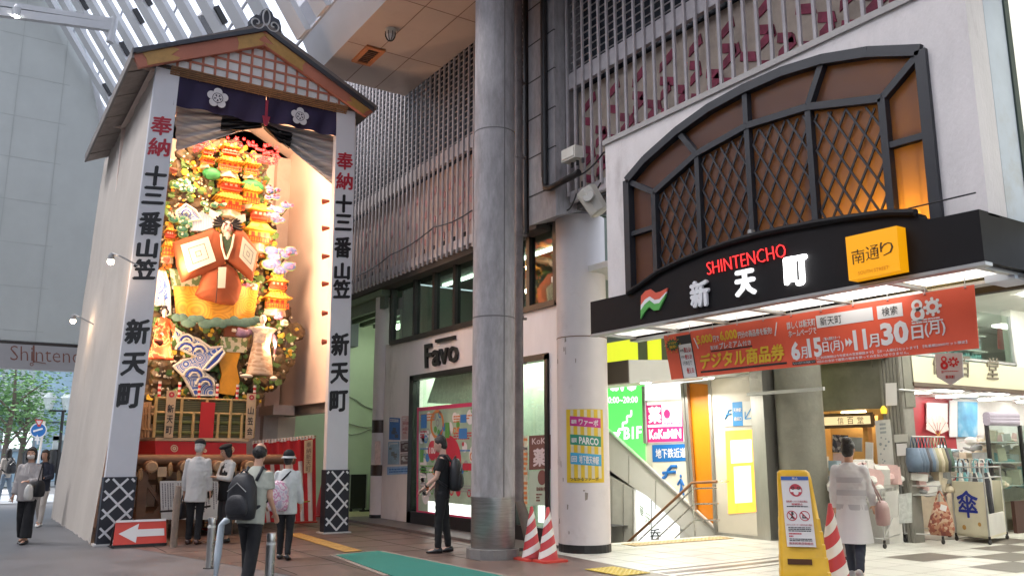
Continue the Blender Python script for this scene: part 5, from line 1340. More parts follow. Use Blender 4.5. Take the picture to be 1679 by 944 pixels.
def ribbon(t0, t1):
    up = [(1051, 485), (1058, 477), (1066, 474), (1074, 480), (1082, 478), (1094, 472)]; dn = [(1050, 523), (1056, 512), (1064, 503), (1072, 509), (1080, 508), (1090, 487)]
    f1 = [Vector(a_).lerp(Vector(b_), t0) for a_, b_ in zip(up, dn)]; f2 = [Vector(a_).lerp(Vector(b_), t1) for a_, b_ in zip(up, dn)]
    return f1, f2
for t0, t1, m in ((0, .4, mat('orange-red enamel', (.62, .10, .06), .4, var=0)), (.4, .62, m_lw0), (.62, 1, mat('green enamel', (.09, .36, .08), .4, var=0))):
    f1, f2 = ribbon(t0, t1); b = MB()
    F1 = [A(p.x, p.y, YC-.02) for p in f1]; F2 = [A(p.x, p.y, YC-.02) for p in f2]
    for i in range(5): b.prism([F1[i], F1[i+1], F2[i+1], F2[i]], (0, .02, 0))
    b.build('flag_stripe', m, fe)
q = patch('y', YC-.14, (1386, 389), (1470, 370), (1476, 443), (1392, 460))
ys = thing('light_box_sign', 'glowing yellow square sign with brown brush letters on the canopy', 'sign', tuple(q[3]))
bxm = MB().prism([p+Vector((0, .0, 0)) for p in q], (0, .13, 0)); bxm.build('light_box', emi('glowing yellow panel', (1, .40, .0), .2, (.42, .19, .0)), ys)
b = MB()
for i, ch in enumerate('南通り'): put_text(b, ch, *sub4(q, .10+.28*i, .34-.02*i, .36+.28*i, .66-.02*i), eps=.004, bold=-.005, rough=.05)
b.build('brush_letter', mat('dark brown ink', (.05, .02, .0), .5, var=0), ys)
b = MB(); put_text(b, 'SOUTH STREET', *sub4(q, .2, .84, .8, .92), eps=.004, bold=.0); b.build('small_lettering', mat('amber ink', (.45, .13, .0), .5, var=0), ys)
wr = MB().tube([A(1038, 470, 6.95), A(1240, 384, 6.95), A(1330, 366, 6.95)], .006, 5); wr.tube([A(1460, 349, 6.95), A(1600, 316, 6.95)], .008, 5)
tag(wr.build('cable', m_black), 'thin wire running along the top of the black canopy', 'cable')
b = MB().box(A(1226, 383, 6.93), A(1238, 377, 6.99)); tag(b.build('small_bracket', m_trim), 'small metal bracket on the canopy under the window', 'bracket')
# ------------------------------------------------------------------ red hanging banner
q = patch('y', 7.25, (1088, 550), (1597, 467), (1605, 570), (1101, 623))
q[0].z = q[1].z = 2.975; q[2].z = q[3].z = 2.425
rb = thing('hanging_banner', 'long orange-red printed banner hung under the black canopy', 'banner', tuple((q[2]+q[3])/2))
m_rbn = mat('orange-red vinyl', (.74, .105, .05), .42, var=.06, scale=2)
def bn(u, v):
    p = sub4(q, u, v, 1, 1)[0]; return p
b = MB(); b.prism([p+Vector((0, 0, 0)) for p in q], (0, .006, 0)); b.build('vinyl', m_rbn, rb)
m_tw = mat('white print', (.70, .68, .68), .5, var=0); m_ty = mat('yellow print', (.72, .44, .03), .5, var=0); m_tk = mat('black print', (.02, .02, .02), .5, var=0); m_tr = mat('red print', (.55, .03, .03), .5, var=0)
def T(mb, s, u0, v0, u1, v1, **k): put_text(mb, s, *sub4(q, u0, v0, u1, v1), **{'eps': .004, 'bold': .02, **k})
yb_ = MB(); T(yb_, '5,000', .140, .12, .205, .34, bold=.035); T(yb_, '6,000', .236, .10, .303, .34, bold=.035); T(yb_, 'デジタル商品券', .14, .52, .462, .86, bold=.04, italic=.12, eps=.006); yb_.build('yellow_lettering', m_ty, rb)
wb = MB(); T(wb, '円で', .208, .18, .232, .31); T(wb, '円分の商品券を販売!', .306, .17, .43, .31); T(wb, '新天町', .192, .375, .224, .47); T(wb, 'プレミアム', .228, .34, .315, .48, bold=.03, italic=.15); T(wb, '付き', .318, .37, .35, .47)
T(wb, '詳しくは新天町', .482, .13, .575, .28); T(wb, 'ホームページで', .484, .30, .575, .43)
for s, u0, v0, u1, v1 in (('6', .484, .52, .514, .88), ('月', .516, .64, .538, .86), ('15', .540, .50, .585, .86), ('日(月)', .588, .60, .652, .82), ('11', .682, .46, .72, .82), ('月', .725, .57, .755, .80), ('30', .760, .40, .835, .80), ('日', .842, .52, .872, .75), ('(月)', .876, .48, .927, .74)): T(wb, s, u0, v0, u1, v1, bold=.045 if s.isdigit() else .025)
for u in (.658, .668): wb.poly([p+Vector((0, -.004, 0)) for p in (sub4(q, u, .58, 1, 1)[0], sub4(q, u, .74, 1, 1)[0], sub4(q, u+.011, .66, 1, 1)[0])])
T(wb, 'ご購入期間スタート', .592, .52, .645, .58); T(wb, '【ご利用期限は今年度末の営業期間まで】【お一人様5口セットまで】【先着順20000セット限定】', .565, .875-.02, .975, .925-.02, bold=.01); T(wb, '1回のお会計で複数の端末を使っての支払いはできません。', .565, .925, .83, .975, bold=.01)
for a_, c_ in (((.130, .16), (.142, .40)), ((.45, .10), (.438, .36))): wb.bar(sub4(q, *a_, 1, 1)[0]+Vector((0, -.004, 0)), sub4(q, *c_, 1, 1)[0]+Vector((0, -.004, 0)), .012, .004, up=(0, 1, 0))
flat(wb, q, .578, .10, .745, .33, .003); flat(wb, q, .757, .10, .825, .33, .003)
for cx_, cy_ in ((.862, .19), (.862, .34)): disc(wb, q, cx_, cy_, .014 if cy_ < .3 else .018, .004, 16, r0=.45)
disc(wb, q, .900, .25, .016, .004, 16, r0=.45)
for k in range(8): a = k*math.pi/4; disc(wb, q, .900+.019*math.cos(a), .25-.019*math.sin(a)*(q[1]-q[0]).length/(q[0]-q[3]).length, .0045, .004, 6)
small_print(wb, q, .845, .42, .925, .50, 2, seed=4)
wb.build('white_lettering', m_tw, rb)
kb_ = MB(); flat(kb_, q, .135, .885, .465, .925, .003); flat(kb_, q, .19, .485, .352, .512, .003); flat(kb_, q, .483, .905, .56, .965, .003); T(kb_, '新天町', .590, .14, .655, .30, bold=-.005, eps=.006); T(kb_, '検索', .770, .14, .812, .29, bold=-.005, eps=.006); kb_.build('black_lettering', m_tk, rb)
wb = MB(); T(wb, 'プレミアム付きデジタル商品券について', .485, .915, .558, .955, eps=.006, bold=.0); wb.build('white_lettering', m_tw, rb)
ph = MB(); flat(ph, q, .055, .06, .118, 1.0, .003); ph.build('phone_picture', mat('black print', (.02, .02, .02), .5, var=0), rb)
ph = MB(); flat(ph, q, .059, .26, .114, .995, .005); ph.build('phone_screen', m_tw, rb)
tb_ = MB(); T(tb_, 'いつでも', .063, .36, .078, .42, eps=.007); T(tb_, 'アプリで', .063, .51, .078, .57, eps=.007); T(tb_, '1円単位で', .066, .63, .105, .73, eps=.007, bold=.0); tb_.build('black_lettering', m_tk, rb)
tb_ = MB(); T(tb_, '買える!', .080, .34, .11, .45, eps=.007); T(tb_, '使える!', .080, .49, .11, .60, eps=.007); T(tb_, '使える!', .078, .78, .11, .91, eps=.007); tb_.build('red_lettering', m_tr, rb)
bs = MB(); C0 = (.034, .24)
pts = []
for k in range(24):
    a = 2*math.pi*k/24; r_ = .030 if k % 2 else .021; pts.append(sub4(q, C0[0]+r_*math.cos(a), C0[1]+r_*math.sin(a)*6.2*.8, 1, 1)[0]+Vector((0, -.008, 0)))
bs.poly(pts); bs.build('starburst', mat('dark green print', (.04, .11, .04), .5, var=0), rb)
bs = MB()
for k in range(10): a = k*.628; bs.bar(sub4(q, C0[0]+.031*math.cos(a), C0[1]+.031*5*math.sin(a), 1, 1)[0]+Vector((0, -.005, 0)), sub4(q, C0[0]+.036*math.cos(a), C0[1]+.036*5*math.sin(a), 1, 1)[0]+Vector((0, -.005, 0)), .008, .003, up=(0, 1, 0))
T(bs, 'スマホで', .018, .17, .052, .23, eps=.010); T(bs, '簡単!', .02, .25, .05, .32, eps=.010)
bs.build('yellow_lettering', m_ty, rb)
gr = MB()
for i in range(11):
    p = sub4(q, .02+i*.096, .03, 1, 1)[0]; gr.lathe([(.012, 0), (.012, .004)], p+Vector((0, -.004, 0)), 8); gr.tube([p, p+Vector((0, .0, .1))], .004, 4)
gr.build('eyelet', m_trim, rb)
q2 = patch('y', 8.0, (1533, 579), (1577, 578), (1579, 617), (1536, 618))
hs = thing('hanging_shield_sign', 'small grey shield sign with red cog emblem hung below the banner', 'sign', tuple(q2[3]))
m_shd = mat('pale grey shield', (.55, .56, .52), .5, var=.05)
MB().prism([q2[0], q2[1], q2[2], (q2[2]+q2[3])/2+Vector((0, 0, -.08)), q2[3]], (0, .015, 0)).build('plate', m_shd, hs)
b = MB(); disc(b, q2, .33, .25, .11, .004, 16, r0=.5); disc(b, q2, .33, .52, .15, .004, 16, r0=.35); disc(b, q2, .68, .38, .12, .004, 16, r0=.6)
for k in range(8): a = k*math.pi/4; disc(b, q2, .68+.17*math.cos(a), .38-.17*math.sin(a), .045, .004, 6)
small_print(b, q2, .2, .74, .85, .84, 2, seed=2); put_text(b, '新天町', *sub4(q2, .35, .93, .7, 1.08), eps=.004)
b.build('red_print', m_tr, hs); MB().tube([(q2[0]+q2[1])/2, (q2[0]+q2[1])/2+Vector((0, 0, .6))], .008).build('hanger', m_trim, hs)
# ------------------------------------------------------------------ passage: ceiling and right-hand side
m_ceil = mat('passage ceiling', (.60, .60, .56), .6, var=.05)
cl = thing('passage_ceiling', 'pale ceiling of the shopping passage with lit strips', 'ceiling', (-6, 12, 4.4))
MB().box((-11.9, 8.55, 4.5), (-3.4, 26, 4.6)).build('ceiling_slab', m_ceil, cl)
m_strip = emi('lit ceiling strip', (1, .98, .90), 11)
for x in (-7.8, -5.6):
    for i in range(4): MB().box((x-.12, 9.4+i*3.6, 4.45), (x+.12, 11.9+i*3.6, 4.498)).build('lit_strip', m_strip, cl)
MB().box((-3.6, 8.4, 0), (-3.4, 26, 4.5)).build('right_wall', mat('pale passage wall', (.5, .5, .47), .6), cl)
MB().box((-12, 26, 0), (-3.4, 26.2, 4.5)).build('end_wall', mat('pale passage wall', (.5, .5, .47), .6), cl)
rw_ = thing('side_shop_window', 'bright side window at the right edge above the canopy', 'window', (-3.4, 7.83, 3.5))
MB().prism([(-3.55, 7.83, 3.5), (2.0, 7.84, 3.5), (2.0, 7.84, 5.78), (-3.55, 7.83, 5.78)], (0, .05, 0)).build('pane', emi('lit cream window', (1, .98, .85), .3, (.6, .6, .5)), rw_)
MB().box((-3.6, 7.78, 5.78), (2.0, 8.0, 5.9)).build('head_frame', m_black, rw_)
# ------------------------------------------------------------------ subway entrance
m_kw = mat('ivory enamel panel', (.60, .56, .48), .4, var=.04)
m_stl = mat('satin steel', (.42, .41, .39), .35, .8, var=.2, scale=3, stretch=(1, 1, .2))
se = thing('subway_entrance', 'stairway entrance with flat white roof and ivory sign pillar', 'entrance', (-12, 11.3, 0))
z0k, z1k = 2.74, 3.15
MB().prism([(-11.3, 9.78, z0k), (-11.3, 13.2, z0k+.33), (-11.3, 13.2, z1k+.2), (-11.3, 9.78, z1k)], (-4.2, 0, 0)).build('roof_slab', mat('white roof slab', (.62, .61, .57), .5, var=.03), se)
MB().box((-15.5, 9.76, z0k+.02), (-11.31, 9.778, z1k)).build('roof_end', mat('brown roof end', (.12, .09, .075), .5), se)
m_dl = emi('lit downlight', (1, .95, .82), 8)
for x, y in ((1058, 620), (1162, 627)): c = at(x, y, 'z', z0k+.13); c.z = z0k+.33*(c.y-9.78)/3.42; b = MB().lathe([(.09, -.012), (.11, 0)], c, 16); b.build('downlight', m_dl, se)
l = bpy.data.lights.new('downlight_glow', 'AREA'); l.energy = 45; l.size = 1.6; l.color = (1, .95, .84)
lo = bpy.data.objects.new('downlight_glow', l); COL.objects.link(lo); lo.parent = se; lo.location = Vector((-12.6, 11.5, 2.70))-se.location
bk = MB(); bk.box((-15.9, 12.75, -2.6), (-12.0, 12.85, 3.0)); bk.build('back_wall', m_kw, se)
pw = MB(); pw.box((hx0-1.3, hy0, -2.6), (hx0-1.2, hy1+.2, z0k)); pw.box((hx0-1.3, hy0-.1, -2.6), (hx0, hy0, 0)); pw.box((hx0-1.3, 9.9, 0), (-14.65, 10, z0k)); pw.build('pit_wall', mat('pale pit wall', (.52, .50, .45), .6), se)
# the ground next to the pit: side of the stairwell facing the street
st_ = MB()
for i in range(12): st_.box((hx1-.3*(i+1), hy0, -.18*(i+1)-.18), (hx1-.3*i, hy1+.13, -.18*(i+1)))
st_.build('stair', mat('grey stair', (.34, .33, .31), .6, var=.15), se)
b = MB(); b.box((hx1-.012, hy0, -.25), (hx1, hy1, .004)); b.build('stair_edge', m_stl, se)
# diagonal parapet on the wall
YB_ = 12.5
pb = patch('y', YB_, (985, 700), (1000, 712), (1172, 873), (1172, 886), (1140, 886), (1060, 812), (985, 770))
MB().prism(pb, (0, .2, 0)).build('sloping_parapet', mat('white parapet panel', (.60, .59, .56), .45, var=.04), se)
b = MB()
pp = [A(1000, 709, YB_-.02), A(1172, 868, YB_-.02)]; b.bar(pp[0], pp[1], .05, .05); 
for x in (1031, 1075): y = 712+(x-1000)*.937; b.bar(A(x, y+5, YB_-.01), A(x, y+52, YB_-.01), .015, .015)
b.build('parapet_rail', m_stl, se)
lp = patch('y', YB_, (985, 760), (1040, 800), (1040, 890), (985, 890)); MB().prism(lp, (0, .12, 0)).build('stair_panel', mat('pale stair panel', (.52, .51, .48), .5), se)
b = MB()
for x in (1003, 1022, 1038): b.bar(A(x, 775+(x-985)*.5, YB_-.008), A(x, 888, YB_-.008), .02, .012)
b.build('panel_seam', m_stl, se)
# orange pier and ivory pillar
og = patch('y', 12.72, (1130, 628), (1166, 630), (1171, 868), (1138, 860)); MB().prism(og, (0, .1, 0)).build('orange_panel', mat('orange enamel', (.62, .20, .005), .4, var=.05), se)
b = MB()
for a_, c_ in (((1119, 628), (1136, 858)), ((1125, 628), (1141, 858)), ((1168, 628), (1174, 872)), ((1171, 628), (1178, 876))): b.bar(A(*a_, 12.66), A(*c_, 12.66), .06, .08)
b.build('steel_upright_frame', m_stl, se)
kx0, kx1 = -11.98, -10.98
kp = MB(); kp.box((kx0, 12.5, .06), (kx1, 13.1, 2.98)); kp.build('sign_pillar', m_kw, se)
b = MB(); b.box((kx1, 12.47, 0), (kx1+.30, 13.2, 3.1)); b.box((kx0-.06, 12.47, 0), (kx1, 13.1, .06)); b.box((kx0-.06, 12.46, .06), (kx0, 13.1, 2.98)); b.box((kx0, 12.48, 2.98), (kx1, 13.1, 3.02)); b.build('steel_frame', m_stl, se)
# handrail
m_hw = mat('brown handrail', (.22, .10, .045), .4, var=.2)
YH = 12.15
h0, h1, h2 = A(1020, 897, YH), A(1135, 791, YH), A(1176, 789, YH)
MB().tube([h0, h1, h2], .028, 10).build('handrail', m_hw, se, smooth=True)
b = MB()
for dz in (.11, .40, .70): b.tube([h0+Vector((.1, 0, -dz)), h1+Vector((.02, 0, -dz)), h2+Vector((0, 0, -dz))], .016, 8)
b.tube([h1, h1+Vector((.02, 0, -1.0))], .018, 8); b.tube([h2, h2+Vector((0, .3, 0))], .02, 8); b.build('rail', mat('polished steel rail', (.6, .59, .56), .25, .9, var=.05), se, smooth=True)
yc_ = thing('yellow_band', 'bright yellow ceiling fascia behind the subway entrance roof', 'fascia', (-12, 13.6, 3.2))
MB().box((-17, 13.3, 3.2), (-10.75, 13.5, 4.4)).build('panel', mat('acid yellow panel', (.62, .60, .02), .5, var=.03, emit=.22, ecol=(.75, .8, .03)), yc_)
b = MB()
for x in (-15, -14.2, -13.4, -12.6): b.box((x, 13.27, 3.2), (x+.3, 13.3, 4.4))
b.build('dark_rib', mat('olive rib', (.12, .12, .05), .6), yc_)
MB().box((-10.9, 13.3, 2.2), (-10.72, 13.5, 3.2)).build('drop_panel', mat('acid yellow panel', (.6, .6, .02)), yc_)
# signs in the stairway
m_gs = emi('glowing green panel', (.10, .85, .12), .40, (.06, .4, .06)); m_ws = emi('glowing white panel', (.95, 1, .98), .42, (.5, .5, .5)); m_ms = emi('glowing magenta panel', (.62, .03, .20), .22, (.4, .02, .12))
m_wl = emi('glowing white letter', (.9, 1, .92), .5, (.6, .8, .8))
q = patch('y', 12.7, (985, 600), (1054, 612), (1056, 767), (985, 690))
t = thing('lit_green_sign', 'glowing green sign with slanted foot and white stair arrow', 'sign', tuple(q[2]))
MB().prism([p for p in q], (0, .05, 0)).build('light_panel', m_gs, t)
R4 = patch('y', 12.7, (985, 612), (1054, 612), (1056, 767), (985, 767))
b = MB(); put_text(b, 'avo', *patch('y', 12.7, (1000, 615), (1045, 615), (1045, 641), (1000, 641)), bold=.05); put_text(b, '10:00~20:00', *patch('y', 12.7, (994, 650), (1046, 649), (1046, 660), (994, 661)), bold=.02)
put_text(b, 'B1F', *patch('y', 12.7, (1023, 700), (1052, 698), (1052, 718), (1023, 720)), bold=.03)
stp = [(1010, 716), (1014, 712), (1014, 704), (1021, 703), (1021, 693), (1028, 692), (1028, 682), (1035, 681), (1035, 672)]
for a_, c_ in zip(stp, stp[1:]): b.bar(A(*a_, 12.69), A(*c_, 12.69), .055, .004, up=(0, 1, 0))
b.poly(patch('y', 12.688, (1004, 708), (1018, 708), (1011, 722)))
b.build('white_lettering', m_wl, t)
q = patch('y', 12.7, (1058, 622), (1117, 622), (1117, 653), (1058, 656)); t = thing('lit_white_sign', 'small glowing white sign above the magenta pharmacy sign', 'sign', tuple(q[2])); MB().prism(q, (0, .06, 0)).build('light_panel', m_ws, t)
b = MB(); small_print(b, q, .08, .55, .9, .9, 2, seed=3); b.build('faint_print', emi('faint print', (.6, .75, .9), .3), t)
q = patch('y', 12.7, (1059, 660), (1119, 658), (1121, 723), (1062, 725)); t = thing('lit_pharmacy_sign', 'glowing magenta and white pharmacy sign in the stairway', 'sign', tuple(q[2])); MB().prism(q, (0, .06, 0)).build('light_panel', m_ws, t)
b = MB(); flat(b, q, .0, .0, .03, 1, .003); flat(b, q, .97, 0, 1, 1, .003); flat(b, q, .0, .62, 1, 1, .003); flat(b, q, .03, .06, .44, .56, .003); disc(b, q, .58, .30, .09, .003, 14); put_text(b, '登録販売者', *sub4(q, .47, .50, .95, .58), eps=.003)
b.build('magenta_print', m_ms, t)
b = MB(); put_text(b, '薬', *sub4(q, .06, .10, .42, .52), eps=.006, bold=.04); put_text(b, 'KoKuMiN', *sub4(q, .06, .68, .94, .92), eps=.006, bold=.02); b.build('white_lettering', m_wl, t)
MB().box((-14.25, 12.68, 1.75), (-14.16, 12.75, 3.0)).build('steel_side', m_stl, t)
m_blue = mat('signal blue panel', (.008, .13, .42), .4, var=.03); 
q = patch('y', 12.68, (1069, 729), (1129, 727), (1131, 755), (1070, 757)); q5 = patch('y', 12.69, (1069, 757), (1131, 755), (1136, 835), (1072, 780))
t = thing('subway_sign', 'blue and ivory underpass sign with a walking figure', 'sign', tuple(q[2])); MB().prism(q, (0, .06, 0)).build('blue_panel', m_blue, t); MB().prism(q5, (0, .06, 0)).build('ivory_panel', m_kw, t)
b = MB(); put_text(b, '地下鉄近道', *sub4(q, .1, .22, .92, .80), eps=.004, bold=.02); b.build('white_lettering', m_tw, t)
b = MB(); f_ = lambda x, y: A(x, y, 12.68)
for P in ([(1110, 764), (1101, 764), (1096, 770), (1092, 780), (1084, 786)], [(1087, 775), (1108, 773)]): b.tube([f_(*p) for p in P], .035, 6)
b.ell(f_(1116, 780), (.03, .015, .035), 8, 6)
for P in ([(1116, 784), (1117, 798)], [(1117, 798), (1114, 812)], [(1117, 797), (1121, 811)], [(1116, 786), (1111, 794)], [(1117, 787), (1121, 795)]): b.tube([f_(*p) for p in P], .022, 6)
b.build('blue_symbol_print', m_blue, t)
q = patch('y', 12.55, (1040, 792), (1112, 848), (1112, 892), (1045, 892)); t = thing('lit_restaurant_sign', 'glowing white sign with black characters down in the stairway', 'sign', tuple(q[2])); MB().prism(q, (0, .04, 0)).build('light_panel', m_ws, t)
b = MB(); put_text(b, '華', *patch('y', 12.55, (1049, 826), (1056, 832), (1056, 849), (1049, 844)), bold=.01); put_text(b, '元', *patch('y', 12.55, (1058, 838), (1067, 845), (1067, 862), (1058, 856)), bold=.01); b.build('green_lettering', mat('olive letter', (.12, .2, .05), .5, var=0), t)
b = MB(); put_text(b, '呑', *patch('y', 12.55, (1066, 866), (1084, 866), (1084, 886), (1066, 886)), bold=.02); b.build('black_lettering', m_tk, t)
b = MB(); b.bar(A(1068, 815, 12.54), A(1068, 890, 12.54), .015, .01); b.build('frame_bar', m_black, t)
# pillar signs
q = patch('y', 12.5, (1186, 660), (1237, 657), (1239, 697), (1187, 699)); t = thing('station_sign', 'clear acrylic station exit sign with blue centre on the ivory pillar', 'sign', tuple(q[2])); MB().prism([p+Vector((0, -.02, 0)) for p in q], (0, .01, 0)).build('plate', mat('pale acrylic', (.62, .62, .58), .2, var=0), t)
q = [p+Vector((0, -.02, 0)) for p in q]; b = MB(); flat(b, q, .32, 0, .64, 1, .003)
for P in ([(.28, .32), (.2, .34), (.15, .55), (.07, .68)], [(.1, .52), (.27, .48)]): b.tube([sub4(q, *p, 1, 1)[0]+Vector((0, -.004, 0)) for p in P], .016, 6)
b.bar(sub4(q, .92, .28, 1, 1)[0]+Vector((0, -.004, 0)), sub4(q, .72, .70, 1, 1)[0]+Vector((0, -.004, 0)), .02, .004, up=(0, 1, 0))
for e_ in ((.9, .70), (.72, .42)): b.bar(sub4(q, *e_, 1, 1)[0]+Vector((0, -.004, 0)), sub4(q, .71, .72, 1, 1)[0]+Vector((0, -.004, 0)), .02, .004, up=(0, 1, 0))
b.build('blue_print', mat('mid blue print', (.02, .22, .52), .5, var=0), t); b = MB(); put_text(b, '天神駅', *sub4(q, .35, .25, .61, .42), eps=.005); put_text(b, '連絡口', *sub4(q, .36, .62, .60, .78), eps=.005); b.build('white_lettering', m_tw, t)
q = patch('y', 12.49, (1189, 706), (1240, 703), (1246, 838), (1194, 842)); t = thing('lit_orange_sign', 'glowing orange and white light box on the ivory pillar', 'sign', tuple(q[2]))
m_os = ramp_mat('glowing orange box', 'noise', [(1, .30, .02), (1, .45, .06), (1, .36, .03)], scale=3, const=False); bs_ = m_os.node_tree.nodes['Principled BSDF']; m_os.node_tree.links.new(bs_.inputs['Base Color'].links[0].from_socket, bs_.inputs['Emission Color']); bs_.inputs['Emission Strength'].default_value = .3
MB().prism(q, (0, .03, 0)).build('light_panel', m_os, t)
b = MB(); 
for i, (u0, u1, v0, v1) in enumerate(((.16, .84, .12, .40), (.24, .78, .44, .88))): flat(b, q, u0, v0, u1, v1, .003)
b.build('bright_lamp_highlight', emi('bright tube glow', (1, .80, .46), .75, (.5, .4, .25)), t)
# dark gap with yellow notices beside the pillar
q = patch('y', 13.3, (1264, 708), (1281, 710), (1281, 765), (1264, 765)); t = panel('yellow_notice', q, mat('dull yellow notice', (.45, .36, .04), .6), .02); tag(t, 'dim yellow notices in the dark gap beside the ivory pillar', 'notice')
b = MB(); small_print(b, q, .05, .05, .95, .95, 6, seed=7, eps=.024); b.build('print', m_tk, t)
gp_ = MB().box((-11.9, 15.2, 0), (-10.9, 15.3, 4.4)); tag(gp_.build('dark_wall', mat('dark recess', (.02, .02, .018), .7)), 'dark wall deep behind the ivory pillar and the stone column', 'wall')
# ------------------------------------------------------------------ favo lettering, posters
q = patch('y', YF, (699, 565), (753, 554), (754, 592), (700, 604)); q0 = patch('y', YF, (717, 557), (749, 550), (749, 556), (717, 562))
b = MB(); put_text(b, 'Favo', *q, eps=.01, thick=.05, bold=.016); fs = b.build('wall_sign', m_black); tag(fs, 'black lettering standing off the white wall beneath the dark windows', 'sign')
MB().prism([p+Vector((0, -.06, 0)) for p in q0], (0, .05, 0)).build('accent_bar', m_black, fs)
# posters on the white wall
wposter = [((639, 684), (656, 685), (656, 721), (638, 720), '#2f66ad', 'blue festival poster on the white wall, upper left of the group'), ((659, 682), (675, 681), (675, 719), (659, 720), '#c8a9a6', 'pale pink poster on the white wall, upper right of the group'),
           ((637, 724), (655, 723), (655, 761), (636, 761), '#8aa7bd', 'pale blue photo poster on the white wall, lower left of the group'), ((657, 723), (674, 722), (674, 740), (657, 741), '#4a2a2a', 'dark photo poster on the white wall, middle right of the group'),
           ((657, 743), (674, 742), (674, 760), (657, 761), '#6b5a55', 'brown photo poster on the white wall, lower right of the group'), ((635, 765), (674, 763), (674, 776), (635, 778), '#8fb0d8', 'wide light blue notice under the posters on the white wall')]
for i, (a_, b_, c_, d_, h, lab) in enumerate(wposter):
    q = patch('y', YF-.006, a_, b_, c_, d_); 
    for p in q: p.x = max(p.x, -18.74)
    t = panel('poster', q, mat('poster '+h, h, .5, var=.25, scale=7), .006); tag(t, lab, 'poster', 'posters on the white wall by the shop window')
    b = MB(); rr = random.Random(i)
    if i < 5:
        for k in range(6): u, v = rr.uniform(.08, .6), rr.uniform(.25, .75); flat(b, q, u, v, u+rr.uniform(.15, .35), v+rr.uniform(.04, .18), .009)
    b.build('picture_print', mat('poster picture '+str(i), [(.05, .07, .12), (.45, .2, .2), (.15, .17, .18), (.3, .28, .25), (.5, .5, .5), (.1, .2, .45)][i], .5, var=.4, scale=9), t) if i < 5 else None
    b = MB(); small_print(b, q, .1, .05, .9, .2, 2, seed=i, eps=.012) if i < 5 else small_print(b, q, .1, .2, .95, .8, 2, seed=i, eps=.012); b.build('print', m_tw if i < 5 else m_blue, t)
q = patch('y', 8.35, (615, 723), (624, 722), (624, 761), (615, 762)); t = panel('poster', q, mat('poster pale pink', (.6, .45, .43), .5, var=.3, scale=9), .006); tag(t, 'faded pink poster wrapped on the slim white pillar', 'poster')
# yellow poster curved round the white pillar
def cyl(px_, z, r_=.427):
    d = (at(px_, 900, 'z', 0)-_O); d.z = 0; d.normalize(); c = Vector((-11.23, 8.69, 0)); o = Vector((0, 0, 0)); oc = o-c; b_ = oc.dot(d); cc = oc.dot(oc)-r_*r_; t_ = -b_-math.sqrt(max(0, b_*b_-cc)); p = o+d*t_; return Vector((p.x, p.y, z))
zp0, zp1 = cyl(965, 0).z, 0
dref = cyl(965, 0); zz = lambda y: at(965, y, 'y', dref.y).z
yp = thing('yellow_poster', 'yellow striped direction poster taped round the scuffed white pillar', 'poster', (dref.x, dref.y, zz(790)))
def curved(nm, x0, x1, y0, y1, m, r_, tilt=0., n=10):
    b = MB(); b.grid(lambda u, v: cyl(x0+(x1-x0)*u, zz(y0+(y1-y0)*v+tilt*u), r_), n, 2); return b.build(nm, m, yp, smooth='all')
curved('yellow_sheet', 931, 993, 670, 791, mat('yellow poster paper', (.68, .46, .03), .35, var=.06), .426)
for i in range(5): curved('pale_stripe', 938+i*11.5, 943+i*11.5, 671, 784, mat('cream poster stripe', (.62, .56, .40), .35, var=.06), .428)
for y0, y1, m, s in ((683, 701, mat('magenta arrow', (.50, .03, .22), .4, var=0), 'ワァーボ'), (713, 732, mat('emerald arrow', (.03, .25, .16), .4, var=0), 'PARCO'), (743, 764, mat('cyan arrow', (.05, .33, .55), .4, var=0), '地下鉄天神駅')):
    curved('direction_arrow', 937, 989, y0-2, y1-4, m, .430, tilt=4); b = MB()
    vs, fs_ = glyphs(s, .03); b.add([cyl(952+(985-952)*u, zz((y1-5)+(y0+2-(y1-5))*v+3*u), .4325+l*.0003) for u, v, l in vs], fs_); vs, fs_ = glyphs('福岡' if s[0] != '地' else '回', .03); b.add([cyl(939+9*u, zz((y1-7)+(y0+4-(y1-7))*v), .4325+l*.0003) for u, v, l in vs], fs_); b.build('white_lettering', m_tw, yp)
b = MB(); vs, fs_ = glyphs('つながるファーボ', .02); b.add([cyl(936+48*u, zz(788-6*v), .4295) for u, v, l in vs], fs_); b.build('black_lettering', m_tk, yp)
# big floor map in the shop window
Yp = YF-.02
q = patch('y', Yp, (684, 668), (792, 657), (792, 852), (683, 842)); q[1].x = q[2].x = -14.22; q[1].z = q[0].z; q[2].z = q[3].z
fm = thing('floor_map_poster', 'large shop poster with a pink border, pale green with round icons', 'poster', tuple(q[3]))
MB().prism(q, (0, .01, 0)).build('sheet', mat('pale green poster', (.36, .48, .36), .35, var=.2, scale=3), fm)
b = MB(); e = .035
for (u0, v0, u1, v1) in ((0, 0, 1, e), (0, 1-e, 1, 1), (0, e, e*.9, 1-e), (1-e*.9, e, 1, 1-e)): flat(b, q, u0, v0, u1, v1, .003)
b.build('pink_border', mat('hot pink border', (.55, .04, .13), .4, var=0), fm)
b = MB(); flat(b, q, .20, .87, .96, .965, .003); b.build('lit_foot', emi('lit poster foot', (.95, 1, .95), .6), fm)
b = MB(); rr = random.Random(12)
for i in range(34): disc(b, q, rr.uniform(.08, .92), rr.uniform(.08, .84), rr.uniform(.018, .062), .003, 16)
b.build('icon_print', m_tw, fm)
cols = [mat('icon orange', (.62, .2, .05), .4, var=0), mat('icon red', (.5, .03, .06), .4, var=0), mat('icon blue', (.05, .2, .5), .4, var=0), mat('icon green', (.12, .35, .08), .4, var=0), mat('icon grey', (.3, .3, .3), .4, var=0)]
